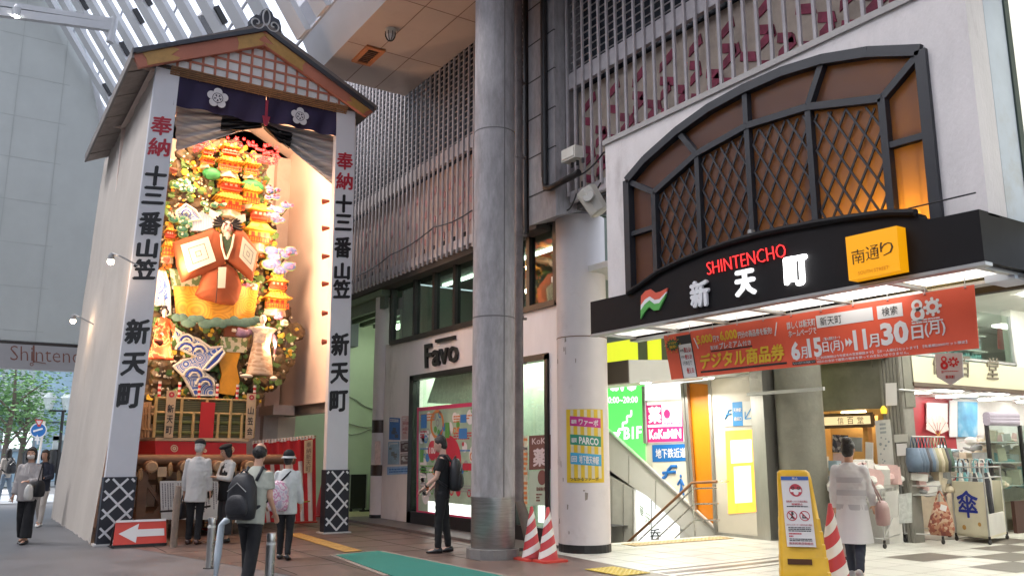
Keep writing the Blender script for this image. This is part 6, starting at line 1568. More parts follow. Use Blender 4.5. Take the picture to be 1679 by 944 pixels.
for k, m in enumerate(cols):
    b = MB()
    for i in range(9): disc(b, q, rr.uniform(.08, .92), rr.uniform(.06, .84), rr.uniform(.014, .04), .005, 12, r0=.6 if i % 2 else 0.)
    small_print(b, q, .06, .06+.16*k, .30, .14+.16*k, 3, seed=k, eps=.005); small_print(b, q, .6, .10+.15*k, .92, .17+.15*k, 3, seed=k+9, eps=.005)
    if k == 0: disc(b, q, .34, .17, .11, .005, 24, r0=.78)
    if k == 1: disc(b, q, .27, .41, .075, .006, 20); disc(b, q, .52, .52, .20, .0055, 24); flat(b, q, .74, .52, .9, .58, .006)
    if k == 2:
        flat(b, q, .68, .22, .80, .31, .006); flat(b, q, .70, .10, .79, .17, .006); flat(b, q, .07, .07, .17, .2, .006)
    if k == 3: flat(b, q, .06, .40, .12, .52, .006); flat(b, q, .47, .16, .54, .3, .006)
    b.build('icon_print', m, fm)
b = MB(); put_text(b, '100', *sub4(q, .22, .38, .32, .44), eps=.008, bold=.03); put_text(b, 'F', *sub4(q, .40, .46, .50, .57), eps=.008, bold=.05); b.build('white_lettering', m_tw, fm)
dec = patch('y', YF+.25, (716, 612), (790, 600), (790, 665), (700, 660)); tag(MB().prism(dec, (0, .02, 0)).build('window_drape', mat('white lace drape', (.62, .66, .60), .7, var=.25, scale=9)), 'pale draped cloth above the big poster inside the shop window', 'drape')
# right window pane notices
for (a_, b_, c_, d_, nm, m, lab) in (((868, 714), (903, 712), (903, 768), (868, 770), 'poster', mat('brown poster', (.16, .07, .06), .4, var=.05), 'brown pharmacy poster behind the cones in the shop window'), ((868, 772), (903, 770), (903, 828), (868, 828), 'poster', mat('pale green notice', (.40, .48, .38), .4, var=.05), 'pale green notice with a round mark under the brown pharmacy poster'), ((859, 714), (866, 714), (866, 830), (859, 830), 'poster', mat('strip notice', (.5, .5, .4), .4, var=.5, scale=8), 'narrow strip of small notices beside the drain pipe')):
    q = patch('y', YF+.0, a_, b_, c_, d_); t = panel(nm, q, m, .008); tag(t, lab, 'poster'); b = MB()
    if 'brown pharmacy poster behind' in lab: put_text(b, '薬', *sub4(q, .2, .38, .85, .92), eps=.011, bold=.04); put_text(b, 'KoKu', *sub4(q, .15, .08, .95, .26), eps=.011, bold=.01); b.build('white_lettering', mat('pinkish white print', (.6, .5, .5), .5, var=0), t)
    elif 'round mark' in lab: disc(b, q, .62, .2, .2, .011, 18); put_text(b, '登録販売者', *sub4(q, .35, .47, .9, .58), eps=.011); small_print(b, q, .35, .64, .95, .9, 3, seed=1, eps=.011); b.build('brown_print', mat('brown print', (.18, .07, .06), .5, var=0), t)
    else: small_print(b, q, .05, .02, .95, .98, 14, seed=2, eps=.011); b.build('colour_print', cols[0], t)
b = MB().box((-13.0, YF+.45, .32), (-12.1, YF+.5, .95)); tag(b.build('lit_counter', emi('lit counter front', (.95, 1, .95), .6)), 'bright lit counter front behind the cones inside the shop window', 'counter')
# ------------------------------------------------------------------ alley
al = thing('alley_walls', 'narrow pale green lit alley between the booth and the shop building', 'alley', (-20, 9.5, 0))
m_al = mat('pale green alley wall', (.52, .60, .46), .6, var=.06, scale=1.2)
MB().box((-22.2, 7.2, 0), (-22.0, 12, 5.6)).build('wall', m_al, al); MB().box((-18.7, 8.86, 0), (-18.6, 12, 5.6)).build('side_wall', m_al, al); MB().box((-22, 11.9, 0), (-18.6, 12, 5.6)).build('end_wall', m_al, al)
b = MB().box((-22.2, 8.3, 5.3), (-18.6, 12, 5.44)); b.build('ceiling', mat('green grey ceiling', (.2, .25, .18), .7), al)
b = MB()
for i in range(8): b.box((-22, 8.4+i*.4, 5.0), (-18.6, 8.5+i*.4, 5.3))
b.build('ceiling_beam', mat('dark beam', (.14, .17, .13), .7), al)
MB().box((-21, 9.6, 4.82), (-19.4, 9.75, 4.92)).build('tube_lamp', emi('alley tube', (.85, 1, .75), 9), al)
MB().box((-22, 8.0, .0), (-18.6, 12, .012)).build('floor', mat('yellowish floor', (.42, .38, .22), .5), al)
for k, (y0, z0_, dz) in enumerate(((9.0, 2.9, .3), (9.1, 2.3, .12), (8.9, 2.15, .2))):
    P = [Vector((-21.97, y0-.6+i*.25, z0_+dz*math.sin(i*.9+k)*.6)) for i in range(7)]; tag(MB().tube(P, .014, 5).build('cable', mat('grey cable', (.3, .33, .28), .6)), ['topmost loose cable on the green alley wall', 'middle loose cable on the green alley wall', 'lowest loose cable on the green alley wall'][k], 'cable')
c0 = at(590, 838, 'z', 0)
t = thing('flight_case', 'black wheeled case standing behind the right banner pillar', 'case', tuple(c0))
MB().box(c0+Vector((-.3, -.35, .09)), c0+Vector((.1, .13, .98))).build('body', m_black, t); b = MB()
for dx, dy in ((-.25, -.28), (.05, -.28), (-.25, .08), (.05, .08)): b.ell(c0+Vector((dx, dy, .045)), .045, 8, 6)
b.build('castor', m_black, t); b = MB()
for dy in (-.35, .13): b.box(c0+Vector((.1, dy-.015, .09)), c0+Vector((.115, dy+.015, .98)))
b.build('edge', m_trim, t)
c0 = at(612, 838, 'z', 0); b = MB(); b.bar(c0, c0+Vector((0, 0, .85)), .08, .10); b.bar(c0+Vector((0, -.4, .03)), c0+Vector((0, .15, .03)), .05, .05); b.box(c0+Vector((-.05, -.08, .83)), c0+Vector((.05, .08, .87)))
tag(b.build('floor_stand', m_black), 'black upright floor stand beside the slim white pillar', 'stand')
# ------------------------------------------------------------------ corner shop in the passage
XSH = -9.0
m_stone = mat('rough grey-green stone', (.165, .16, .13), .75, var=.25, scale=1.6, bump=.3, bscale=18, dirt=(.23, .215, .17), dscale=1.2)
t = thing('stone_column', 'round rough grey stone column beside the ivory pillar', 'column', (-10.35, 12.95, 0)); MB().lathe([(.42, 0), (.42, 4.45)], (-10.3, 13.0, 0), 24).build('shaft', m_stone, t, smooth=True)
MB().box((-11.0, 12.4, 2.60), (-9.3, 12.44, 2.66)).build('rail', m_trim, t)
shp = thing('corner_shop', 'corner shop with a cream sign fascia and open display front', 'shop', (XSH, 15, 0))
Yd = 14.3
w = MB(); w.box((-11.0, Yd, 2.36), (-9.0, Yd+.3, 4.4)); w.build('stone_wall', m_stone, shp)
b = MB(); zc_ = [A(x, y, Yd) for x, y in ((1392, 632), (1440, 640), (1440, 665), (1392, 662))]
r2 = random.Random(3)
for i in range(7): x = -10.4+r2.uniform(0, .9); z = 2.6+r2.uniform(0, 1.5); b.box((x, Yd-.02, z), (x+r2.uniform(.1, .35), Yd, z+.05)); b.box((x, Yd-.02, z-.2), (x+.05, Yd, z))
b.build('relief_letter', m_stone, shp)
w = MB(); gx0, gx1 = A(1452, 700, Yd).x, A(1487, 700, Yd).x
w.box((gx0, Yd-.04, 0), (gx1, Yd+.25, 4.4)); 
for i in range(6): x = gx0+.01+i*(gx1-gx0)/6; w.box((x, Yd-.06, 0), (x+.05, Yd-.04, 4.4))
w.build('grooved_pier', mat('grooved grey pier', (.22, .21, .185), .6, var=.2), shp)
m_wood = mat('honey wood', (.52, .27, .075), .5, var=.15, scale=6)
b = MB(); dx0, dx1, dz = A(1345, 690, Yd).x, A(1476, 690, Yd).x, 2.33
b.box((dx0+.95, Yd-.03, 0), (dx0+1.05, Yd+.1, dz-.22)); b.box((gx0-.12, Yd-.03, .0), (gx0-.02, Yd+.1, dz+.02)); b.box((dx0+1.05, Yd-.03, dz-.10), (gx0-.12, Yd+.1, dz+.02)); b.build('door_frame', m_wood, shp)
b = MB(); b.box((-11.2, Yd+.5, 0), (gx0, Yd+.6, 2.4)); b.box((-11.2, Yd+.1, 0), (-11.0, Yd+.6, 2.36)); b.build('inner_wall', mat('warm inner wall', (.62, .40, .16), .6), shp)
MB().box((-10.6, Yd+.33, 2.3), (-9.8, Yd+.45, 2.345)).build('inner_lamp', emi('warm shop lamp', (1, .75, .4), 6), shp)
q = patch('y', Yd-.08, (1346, 681), (1430, 678), (1432, 697), (1347, 700)); dsn = thing('door_sign', 'small lit wooden framed sign over the corner shop doorway', 'sign', tuple(q[3]))
MB().prism(q, (0, .05, 0)).build('panel', emi('lit cream sign', (.9, .66, .34), .3, (.5, .4, .25)), dsn)
b = MB()
for i in range(4): b.bar(q[i], q[(i+1) % 4], .05, .06)
b.build('frame', mat('dark wood frame', (.10, .055, .025), .5), dsn)
b = MB()
for i, ch in enumerate('信百堂'): put_text(b, ch, *sub4(q, .33+.19*i, .2, .45+.19*i, .8), eps=.004, bold=.005, rough=.03)
b.build('lettering', m_tk, dsn)
b = MB(); p = A(1449, 674, Yd-.1); b.lathe([(.05, -.04), (.06, .04), (.02, .1)], p, 10); tag(b.build('small_lamp', mat('amber lamp', (.6, .35, .03), .4, emit=.6)), 'small amber lamp above the wooden doorway', 'lamp')
q = patch('y', Yd-.05, (1435, 689), (1460, 687), (1467, 765), (1441, 770)); t = panel('wall_poster', q, mat('white poster', (.64, .64, .62), .5), .012); tag(t, 'tall white poster with small figures on the wooden doorpost', 'poster')
b = MB(); small_print(b, q, .3, .05, .7, .3, 3, seed=5, eps=.016); r2 = random.Random(8)
for i in range(10): disc(b, q, r2.uniform(.2, .8), r2.uniform(.35, .9), r2.uniform(.04, .09), .016, 10)
b.build('print', mat('grey figures', (.3, .34, .36), .5), t)
for k, (a_, b_, c_, d_, m, lab) in enumerate((((1452, 628), (1470, 627), (1471, 664), (1453, 665), m_tw, 'white sheet high on the grooved pier'), ((1466, 712), (1488, 711), (1489, 724), (1467, 725), mat('pale sheet', (.5, .5, .46), .5), 'pale strip notice on the grooved pier'), ((1470, 727), (1487, 726), (1488, 746), (1471, 747), m_tw, 'white notice low on the grooved pier'))):
    tag(panel('paper_notice', patch('y', Yd-.07, a_, b_, c_, d_), m, .004), lab, 'notice')
# sign wall over the open front (plane x = XSH)
m_cream = mat('cream sign fascia', (.54, .50, .34), .5, var=.03, emit=.03, ecol=(1, .97, .75))
zs0, zs1 = 2.82, 3.30
b = MB(); b.box((XSH-.2, 14.56, zs0), (XSH, 26, zs1)); b.build('sign_fascia', m_cream, shp)
MB().box((XSH-.25, 14.56, zs0-.07), (XSH+.03, 26, zs0)).build('fascia_edge', mat('brown edge', (.10, .07, .05), .5), shp)
b = MB()
for ch, (x0, x1, y0, y1) in zip('信百堂', ((1528, 1543, 583, 613), (1571, 1589, 584, 617), (1617, 1636, 586, 621))):
    put_text(b, ch, *patch('x', XSH, (x0, y0), (x1, y0+.5), (x1, y1+1), (x0, y1)), eps=.01, thick=.012, bold=.015, rough=.04)
tag(b.build('wall_sign', mat('bronze characters', (.13, .11, .075), .5)), 'bronze brush characters on the cream fascia of the corner shop', 'sign')
# upper window over the fascia
b = MB(); uy0, uy1, uz0, uz1 = 14.6, at(1662, 560, 'x', XSH).y, 3.32, 4.35
for y0, y1, z0_, z1_ in ((uy0, uy1, uz0, uz0+.05), (uy1-.06, uy1, uz0, uz1)): b.box((XSH-.06, y0, z0_), (XSH+.02, y1, z1_))
uwn = b.build('upper_window', m_trim, shp); MB().box((XSH-.03, uy0, uz0), (XSH-.02, uy1, uz1)).build('pane', mg2, uwn)
b = MB(); b.box((XSH-2.2, 14, uz0-.05), (XSH-.2, 26, uz0-.03)); b.box((XSH-2.3, 14, 3.3), (XSH-2.2, 26, 4.5)); b.box((XSH-.2, uy1, 3.3), (XSH, 26, 4.5)); b.build('upper_room', mat('pale upper room', (.55, .56, .50), .7), shp)
MB().box((XSH-1.6, 14.5, 4.42), (XSH-1.3, 19, 4.46)).build('upper_lamp', emi('shop tube', (.95, 1, 1), 6), shp)
rr = random.Random(31)
def goods(nm, label, cat, lo, hi, n, cols_, size, seed, x_axis=True, kinds=('box',)):
    """a heap or row of small wares in one display"""
    r2 = random.Random(seed); t = thing(nm, label, cat, ((lo[0]+hi[0])/2, (lo[1]+hi[1])/2, lo[2]))
    for ci, cm in enumerate(cols_):
        for i in range(n//len(cols_)):
            b = MB(); p = Vector([r2.uniform(lo[k], hi[k]) for k in range(3)]); s = [r2.uniform(*size) for _ in range(3)]; Mx = Matrix.Rotation(r2.uniform(0, 3), 3, 'Z') @ Matrix.Rotation(r2.uniform(-.3, .3), 3, 'X')
            kd = r2.choice(kinds)
            if kd == 'box':
                k = len(b.v); b.box((-s[0]/2, -s[1]/2, 0), (s[0]/2, s[1]/2, s[2]))
                for q_ in range(k, len(b.v)): b.v[q_] = p+Mx @ b.v[q_]
            elif kd == 'cloth': b.ell(p, (s[0]*.6, s[1]*.6, s[2]*.35), 8, 5, Mx)
            elif kd == 'sheet': k = len(b.v); b.box((-.006, -s[1]/2, -s[2]/2), (.006, s[1]/2, s[2]/2)); 
            if kd == 'sheet':
                for q_ in range(k, len(b.v)): b.v[q_] = p+Matrix.Rotation(r2.uniform(-.5, .5), 3, 'Z') @ b.v[q_]
            b.build('ware', cm, t)
    return t
g_w = mat('white wares', (.62, .61, .58), .6, var=.1); g_c = mat('cream wares', (.55, .48, .36), .6, var=.2); g_b = mat('pale blue wares', (.35, .46, .52), .5, var=.3); g_k = mat('dark wares', (.05, .05, .06), .6, var=.4); g_p = mat('pink wares', (.60, .40, .38), .6, var=.2); g_g = mat('grey wares', (.26, .27, .27), .6, var=.3); g_r = mat('red wares', (.45, .05, .05), .5, var=.2); g_t = mat('teal wares', (.14, .36, .38), .5, var=.3)
# upper window stock
for k in range(3):
    b = MB(); y = 14.6
    while y < uy1-.2: w_ = rr.uniform(.05, .12); b.box((XSH-.9, y, uz0+.02+.33*k), (XSH-.6, y+w_*.85, uz0+.02+.33*k+rr.uniform(.2, .28))); y += w_
    t = b.build('stock_shelf', [g_t, g_b, g_c][k]); tag(t, ['bottom', 'middle', 'top'][k]+' row of boxed stock in the upper shop window', 'stock')
    MB().box((XSH-.95, 14.2, uz0+.33*k-.01), (XSH-.5, uy1-.1, uz0+.33*k+.015)).build('shelf', m_tw, t)
q = patch('x', XSH-.35, (1635, 538), (1652, 540), (1652, 573), (1636, 572)); tag(panel('red_card', q, g_r, .01), 'red advertising card standing in the upper shop window', 'card')
# shop interior
it = MB(); it.box((-11.6, 14.95, 0), (-11.5, 20.2, 2.9)); it.build('red_back_wall', mat('deep red wall', (.38, .03, .04), .5, var=.08), shp)
MB().box((-11.6, 20.2, 0), (-11.5, 26, 2.9)).build('back_wall', mat('white shop wall', (.62, .61, .58), .6), shp); MB().box((-11.5, 14.95, 0), (-9.6, 15.0, 2.8)).build('side_wall', mat('white shop wall', (0, 0, 0)), shp)
it = MB(); it.box((-11.5, 14.95, 2.84), (XSH-.2, 26, 2.9)); it.build('ceiling', mat('white shop ceiling', (.66, .66, .64), .6), shp)
it = MB()
for y in (15.4, 17.2, 19.0, 20.8, 22.6, 24.4): it.box((-11.2, y, 2.80), (-9.6, y+.2, 2.838))
it.build('ceiling_lamp', emi('bright shop lamps', (1, .98, .92), 8), shp)
it = MB(); it.box((-12.5, 15.0, .0), (XSH-.05, 26, .02)); it.build('floor', mat('shop floor', (.4, .38, .34), .4), shp)
it = MB(); it.box((XSH-.05, 17.6, 0), (XSH+.02, 26, .62)); it.build('counter_base', mat('dark red-brown base', (.06, .025, .02), .4), shp)
b = MB(); b.tube([(XSH, 14.1, 2.66), (XSH, 22, 2.66)], .02, 8); b.build('hanging_rail', m_trim, shp)
for k, (y0, y1, z0_, z1_, m, lab) in enumerate(((1518, 1552, 660, 692, m_tw, 'white framed picture on the red shop wall'), (1569, 1601, 658, 716, ramp_mat('blue wave poster', 'noise', [(.03, .10, .25), (.10, .32, .5), (.6, .7, .75)], scale=3, const=False), 'tall blue picture panel on the shop back wall'), (1556, 1568, 656, 716, m_tw, 'white hanging cloth between red wall and blue picture'))):
    t = panel('wall_picture', patch('x', -11.46, (y0, z0_), (y1, z0_+1), (y1, z1_), (y0, z1_)), m, .03); tag(t, lab, 'picture')
t = thing('paper_fan', 'open pale paper fan standing against the red shop wall', 'fan', tuple(at(1538, 713, 'x', -11.4))); b = MB(); cf = at(1538, 713, 'x', -11.4)
for k in range(12):
    a0, a1 = R(15+150*k/12), R(15+150*(k+1)/12); c_ = cf+Vector((.012*(k % 2), 0, 0)); b.add([c_+Vector((0, .12*math.cos(a0), .12*math.sin(a0))), c_+Vector((0, .5*math.cos(a0), .5*math.sin(a0))), c_+Vector((0, .5*math.cos(a1), .5*math.sin(a1))), c_+Vector((0, .12*math.cos(a1), .12*math.sin(a1)))], [(0, 1, 2, 3)])
b.build('leaf', mat('pale fan paper', (.66, .55, .5), .6), t); b = MB(); b.bar(cf-Vector((0, 0, .05)), cf+Vector((0, .12, .11)), .02, .02); b.bar(cf-Vector((0, 0, .05)), cf+Vector((0, -.12, .11)), .02, .02); b.build('handle', m_wood, t)
goods('wall_shelf', 'shelf of white and dark wares along the red shop wall', 'shelf', (-11.4, 17.5, 1.42), (-11.2, 21.0, 1.46), 40, [g_w, g_k], (.08, .2), 3)
MB().box((-11.5, 15.05, 1.36), (-11.1, 25, 1.40)).build('shelf_board', g_r, shp)
goods('display_table', 'crowded table of folded pale goods in the middle of the shop', 'display table', (-11.0, 16.6, .9), (-9.5, 21.0, 1.3), 96, [g_w, g_c, g_b, g_p], (.12, .3), 4, kinds=('box', 'cloth'))
MB().box((-11.1, 16.4, .0), (-9.4, 21.2, .9)).build('table_block', g_c, shp)
goods('display_table', 'raised glass display of small pale wares behind the umbrella cart', 'display table', (-10.6, 17.4, 1.1), (-9.3, 24.0, 1.75), 96, [g_w, g_g, g_b, g_c], (.1, .26), 5, kinds=('box', 'cloth'))
# glazed show cases at the right
t = thing('glass_showcase', 'tall glass showcase with dark posts at the right end of the shop', 'showcase', (XSH, 18.2, 0))
b = MB()
for y in (16.9, 18.15, 19.6): b.box((XSH-.02, y-.03, .62), (XSH+.04, y+.03, 2.1))
b.build('post', m_black, t); MB().box((XSH, 16.9, .62), (XSH+.01, 19.6, 2.1)).build('pane', glass('showcase glass', (.85, .92, .9), .03), t)
for z in (.9, 1.35, 1.75): MB().box((XSH-.6, 16.95, z), (XSH-.03, 19.55, z+.02)).build('shelf', m_tw, t)
goods('showcase_wares', 'dark and pale ornaments on the showcase shelves', 'wares', (XSH-.5, 17.0, .92), (XSH-.1, 19.4, .94), 30, [g_k, g_c, g_t], (.12, .34), 6, kinds=('cloth', 'box'))
goods('showcase_wares', 'pale wares on the top showcase shelf', 'wares', (XSH-.5, 17.0, 1.77), (XSH-.1, 19.4, 1.79), 24, [g_c, g_w, g_p], (.1, .26), 7, kinds=('cloth', 'box'))
goods('showcase_wares', 'teal and grey wares on the middle showcase shelf', 'wares', (XSH-.5, 17.0, 1.37), (XSH-.1, 19.4, 1.39), 24, [g_g, g_t, g_c], (.1, .26), 8, kinds=('cloth', 'box'))
q = patch('x', XSH+.05, (1617, 678), (1666, 678), (1667, 696), (1618, 694)); t = thing('rolled_towels', 'stack of three lilac grey rolled towels hung over the showcase', 'towels', tuple(q[3]))
for k in range(3): MB().tube([q[3].lerp(q[0], .2+.3*k), q[2].lerp(q[1], .2+.3*k)], .075, 10).build('towel', mat('lilac towel', (.40, .36, .44), .8, var=.1), t, smooth=True)
# hanging bags rail
t = thing('bag_rail', 'rail of dark blue and striped bags hung at the shop front', 'clothes rail', tuple(at(1500, 760, 'x', -8.95)))
p0, p1 = at(1494, 715, 'x', -8.95), at(1548, 716, 'x', -8.95); MB().tube([p0, p1], .014, 8).build('rail', m_trim, t)
for i in range(11):
    u = i/10; p = p0.lerp(p1, u); m = [mat('denim bag', (.10, .14, .20), .7, var=.3), mat('denim bag', (.10, .14, .20)), mat('denim bag', (.1, .14, .2)), g_k, mat('denim bag', (.1, .14, .2)), g_g, mat('olive bag', (.30, .27, .17), .7), g_c, mat('olive bag', (.3, .27, .17)), g_k, mat('green bag', (.07, .12, .09), .7)][i]
    w_ = .30 if i < 5 else .16
    b = MB(); b.loft([(p+Vector((.02, 0, -.62)), (.12, .0, 0), (0, w_*.35, 0)), (p+Vector((.02, 0, -.45)), (.14, 0, 0), (0, w_*.5, 0)), (p+Vector((0, 0, -.2)), (.10, 0, 0), (0, w_*.36, 0))], 10); b.tube([p+Vector((0, -.06, -.2)), p+Vector((0, 0, 0)), p+Vector((0, .06, -.2))], .01, 5); b.build('bag', m, t, smooth='all')
# wheeled tables and umbrella cart
def wheels(t, pts, r=.045):
    for p in pts:
        b = MB(); b.ell(Vector(p)+Vector((0, 0, r)), (r*.6, r, r), 10, 6); b.bar(Vector(p)+Vector((0, 0, r)), Vector(p)+Vector((0, 0, .14)), .03, .03); b.build('castor', m_black, t)
def wire_cart(c, L, W, H, ang, label, cols_, seed):
    t = thing('wheeled_table', label, 'display cart', tuple(c)); Mz = Matrix.Rotation(ang, 3, 'Z'); P = lambda x, y, z: Vector(c)+Mz @ Vector((x, y, z))
    b = MB()
    for sx in (-1, 1):
        for sy in (-1, 1): b.tube([P(sx*W/2, sy*L/2, .1), P(sx*W/2, sy*L/2, H)], .014, 6)
    for z in (H, H-.16, .16):
        for s in (-1, 1): b.tube([P(-W/2, s*L/2, z), P(W/2, s*L/2, z)], .012, 6); b.tube([P(s*W/2, -L/2, z), P(s*W/2, L/2, z)], .012, 6)
    n = int(L/.09)
    for i in range(n+1): b.tube([P(W/2, -L/2+L*i/n, H-.16), P(W/2, -L/2+L*i/n, H)], .006, 4)
    b.tube([P(W/2, -L/2, .16), P(W/2, L/2, H-.16)], .012, 6); b.build('wire_frame', m_trim, t)
    b = MB(); b.add([P(x, y, H-.14) for x, y in ((-W/2, -L/2), (W/2, -L/2), (W/2, L/2), (-W/2, L/2))], [(0, 1, 2, 3)]); b.build('tray', g_w, t)
    wheels(t, [P(sx*W/2, sy*L/2, 0) for sx in (-1, 1) for sy in (-1, 1)])
    return t, P
c1 = at(1450, 888, 'z', 0)
t, P = wire_cart(c1+Vector((.1, -.45, 0)), 1.4, .7, .95, .35, 'wire wheeled table heaped with white towels beside the walking woman', [g_w], 1)
goods('towel_heap', 'heap of white and pink towels on the first wheeled table', 'towels', tuple(c1+Vector((-.25, -.95, .82))), tuple(c1+Vector((.35, .05, 1.12))), 90, [g_w, g_w, g_p], (.15, .34), 14, kinds=('cloth', 'box'))
for i, (x, m, lab) in enumerate(((1452, g_w, 'white cloth hanging off the front of the first wheeled table'), (1474, mat('grey printed towel', (.5, .52, .5), .8, var=.3, scale=14), 'grey printed towel hanging off the first wheeled table'))):
    q = patch('y', 13.2, (x, 806+i*4), (x+21, 803+i*4), (x+22, 846+i*10), (x+2, 850+i*8)); tag(panel('hanging_towel', q, m, .02), lab, 'towel')
c2 = at(1535, 884, 'z', 0)
t, P = wire_cart(c2+Vector((.0, -.25, 0)), 1.3, .6, .98, .45, 'wire wheeled table with the patterned bag hung on its front', [g_w], 2)
goods('cloth_heap', 'heap of pale folded cloths on the second wheeled table', 'cloths', tuple(c2+Vector((-.3, -.8, .84))), tuple(c2+Vector((.25, .3, 1.15))), 80, [g_w, g_c, g_p, g_g], (.12, .3), 15, kinds=('cloth', 'box'))
bgc = at(1545, 880, 'y', 14.25); hb = thing('tote_bag', 'rust and cream flower patterned tote bag hung on the wheeled table', 'bag', tuple(bgc)); b = MB()
q = patch('y', 14.2, (1530, 822), (1554, 822), (1566, 876), (1523, 878))
cc_ = sum(q, Vector())/4
b.loft([((q[3]+q[2])/2+Vector((0, 0, 0)), (.20, 0, 0), (0, .07, 0)), ((q[3]+q[2])/2+Vector((0, 0, .12)), (.24, 0, 0), (0, .09, 0)), (cc_, (.20, 0, 0), (0, .07, 0)), ((q[0]+q[1])/2, (.11, 0, 0), (0, .03, 0))], 16)
b.build('bag_body', ramp_mat('rust flower cloth', 'voronoi', [(.26, .08, .05), (.50, .35, .25), (.33, .11, .07), (.20, .06, .05), (.42, .22, .14)], scale=22, rough=.8), hb, smooth='all')
b = MB(); m_ = (q[0]+q[1])/2
for s in (-1, 1): b.tube([m_+Vector((s*.09, 0, 0)), m_+Vector((s*.03, 0, .14)), m_+Vector((0, 0, .18))], .014, 6)
b.build('handle', mat('rust flower cloth', (0, 0, 0)), hb); tgp = patch('y', 14.10, (1543, 826), (1553, 829), (1551, 838), (1541, 835)); panel('price_tag', tgp, m_tw, .004, hb)
# umbrella cart
U0, U1, U2 = at(1569, 886, 'z', 0), at(1624, 893, 'z', 0), at(1652, 884, 'z', 0)
uc = thing('umbrella_cart', 'cream wheeled umbrella bin with a big blue character on its front', 'display cart', tuple((U0+U2)/2)); H = 1.05; zb = .10
up = lambda p, z: Vector((p.x, p.y, z))
U3 = U0+(U2-U1)
m_ucr = mat('cream bin panel', (.62, .58, .44), .5, var=.05)
b = MB(); b.prism([up(U0, zb), up(U1, zb), up(U1, H), up(U0, H)], (U2-U1)*.06); b.prism([up(U0, zb), up(U1, zb), up(U2, zb), up(U3, zb)], (0, 0, .04)); b.prism([up(U3, zb+.04), up(U2, zb+.04), up(U2, H), up(U3, H)], (U1-U2)*.05); b.prism([up(U0, zb+.04), up(U3, zb+.04), up(U3, H), up(U0, H)], (U1-U0)*.04)
b.build('bin', m_ucr, uc)
b = MB(); b.prism([up(U1, zb+.04), up(U2, zb+.04), up(U2, .50), up(U1, .50)], (U0-U1)*.05); b.build('side_panel', g_w, uc)
q = [up(U0, H), up(U1, H), up(U1, zb), up(U0, zb)]
n = nrm4(q); q = [p+n*.0 for p in q]
b = MB(); put_text(b, '傘', *sub4(q, .13, .16, .78, .66), eps=.006, bold=.02); b.build('blue_character', mat('cobalt paint', (.02, .035, .28), .5, var=0), uc)
b = MB(); disc(b, q, .28, .84, .06, .006, 8); disc(b, q, .75, .76, .05, .006, 8); b.build('small_umbrella_print', mat('ochre print', (.5, .28, .08), .5), uc)
b = MB()
for p in (U0, U1, U2, U3): b.tube([up(p, .1), up(p, 1.32)], .014, 6)
for z in (1.12, 1.3):
    for a_, c_ in ((U0, U1), (U1, U2), (U2, U3), (U3, U0)): b.tube([up(a_, z), up(c_, z)], .011, 6)
b.build('rail', m_trim, uc); wheels(uc, [up(p, 0) for p in (U0, U1, U2, U3)])
umc = [g_t, g_w, g_g, g_k, g_b, g_c]
for i in range(14):
    u, v = (i % 5+.5)/5, (i//5+.5)/3; p = (U0.lerp(U1, u)).lerp(U3.lerp(U2, u), v); lean = Vector((rr.uniform(-.1, .1), rr.uniform(-.1, .1), 0)); a_, c_ = up(p, .2), up(p, 1.25)+lean
    o = thing('folded_umbrella', ['teal', 'white', 'grey', 'dark', 'pale blue', 'cream'][i % 6]+' folded umbrella standing in the cream umbrella bin', 'umbrella', tuple(a_), 'folded umbrellas in the bin')
    MB().tube([a_, a_.lerp(c_, .3), a_.lerp(c_, .8), a_.lerp(c_, .95)], [.012, .045, .05, .02], 8).build('canopy', umc[i % 6], o, smooth=True)
    d = Vector((.05, .02, 0)); MB().tube([c_-Vector((0, 0, .06)), c_+Vector((0, 0, .12)), c_+Vector((0, 0, .19))+d*.5, c_+Vector((0, 0, .18))+d*1.4, c_+Vector((0, 0, .12))+d*1.7], .012, 6).build('handle', umc[(i+3) % 6], o, smooth=True)
# goods by the doorway
for i, (x0, x1, y0, y1, m, lab) in enumerate(((1366, 1391, 712, 742, ramp_mat('dark fabric print', 'voronoi', [(.03, .03, .05), (.12, .10, .12), (.35, .33, .33), (.05, .04, .05)], scale=16), 'dark patterned cloth on show left of the doorway'), (1393, 1414, 716, 740, g_g, 'grey patterned cloth on show in the doorway'), (1367, 1392, 742, 780, g_p, 'pink paper card on show below the dark patterned cloth'), (1420, 1432, 724, 760, g_w, 'white hanging cloth in the doorway'))):
    tag(panel('display_cloth', patch('y', 14.1, (x0, y0), (x1, y0+1), (x1, y1), (x0, y1-1)), m, .02), lab, 'cloth')
goods('door_wares', 'pale wares on the low shelves left of the shop doorway', 'wares', (-10.7, 13.9, .3), (-10.2, 14.15, 1.3), 40, [g_w, g_c, g_g, g_b], (.1, .22), 19)
goods('dark_wares', 'dark pouches laid out by the white poster', 'wares', (-9.6, 13.8, 1.08), (-9.2, 14.0, 1.14), 10, [g_k, g_g], (.12, .24), 20, kinds=('cloth', 'box'))
MB().box((-9.7, 13.7, 0), (-9.15, 14.1, 1.06)).build('display_plinth', g_w, shp)
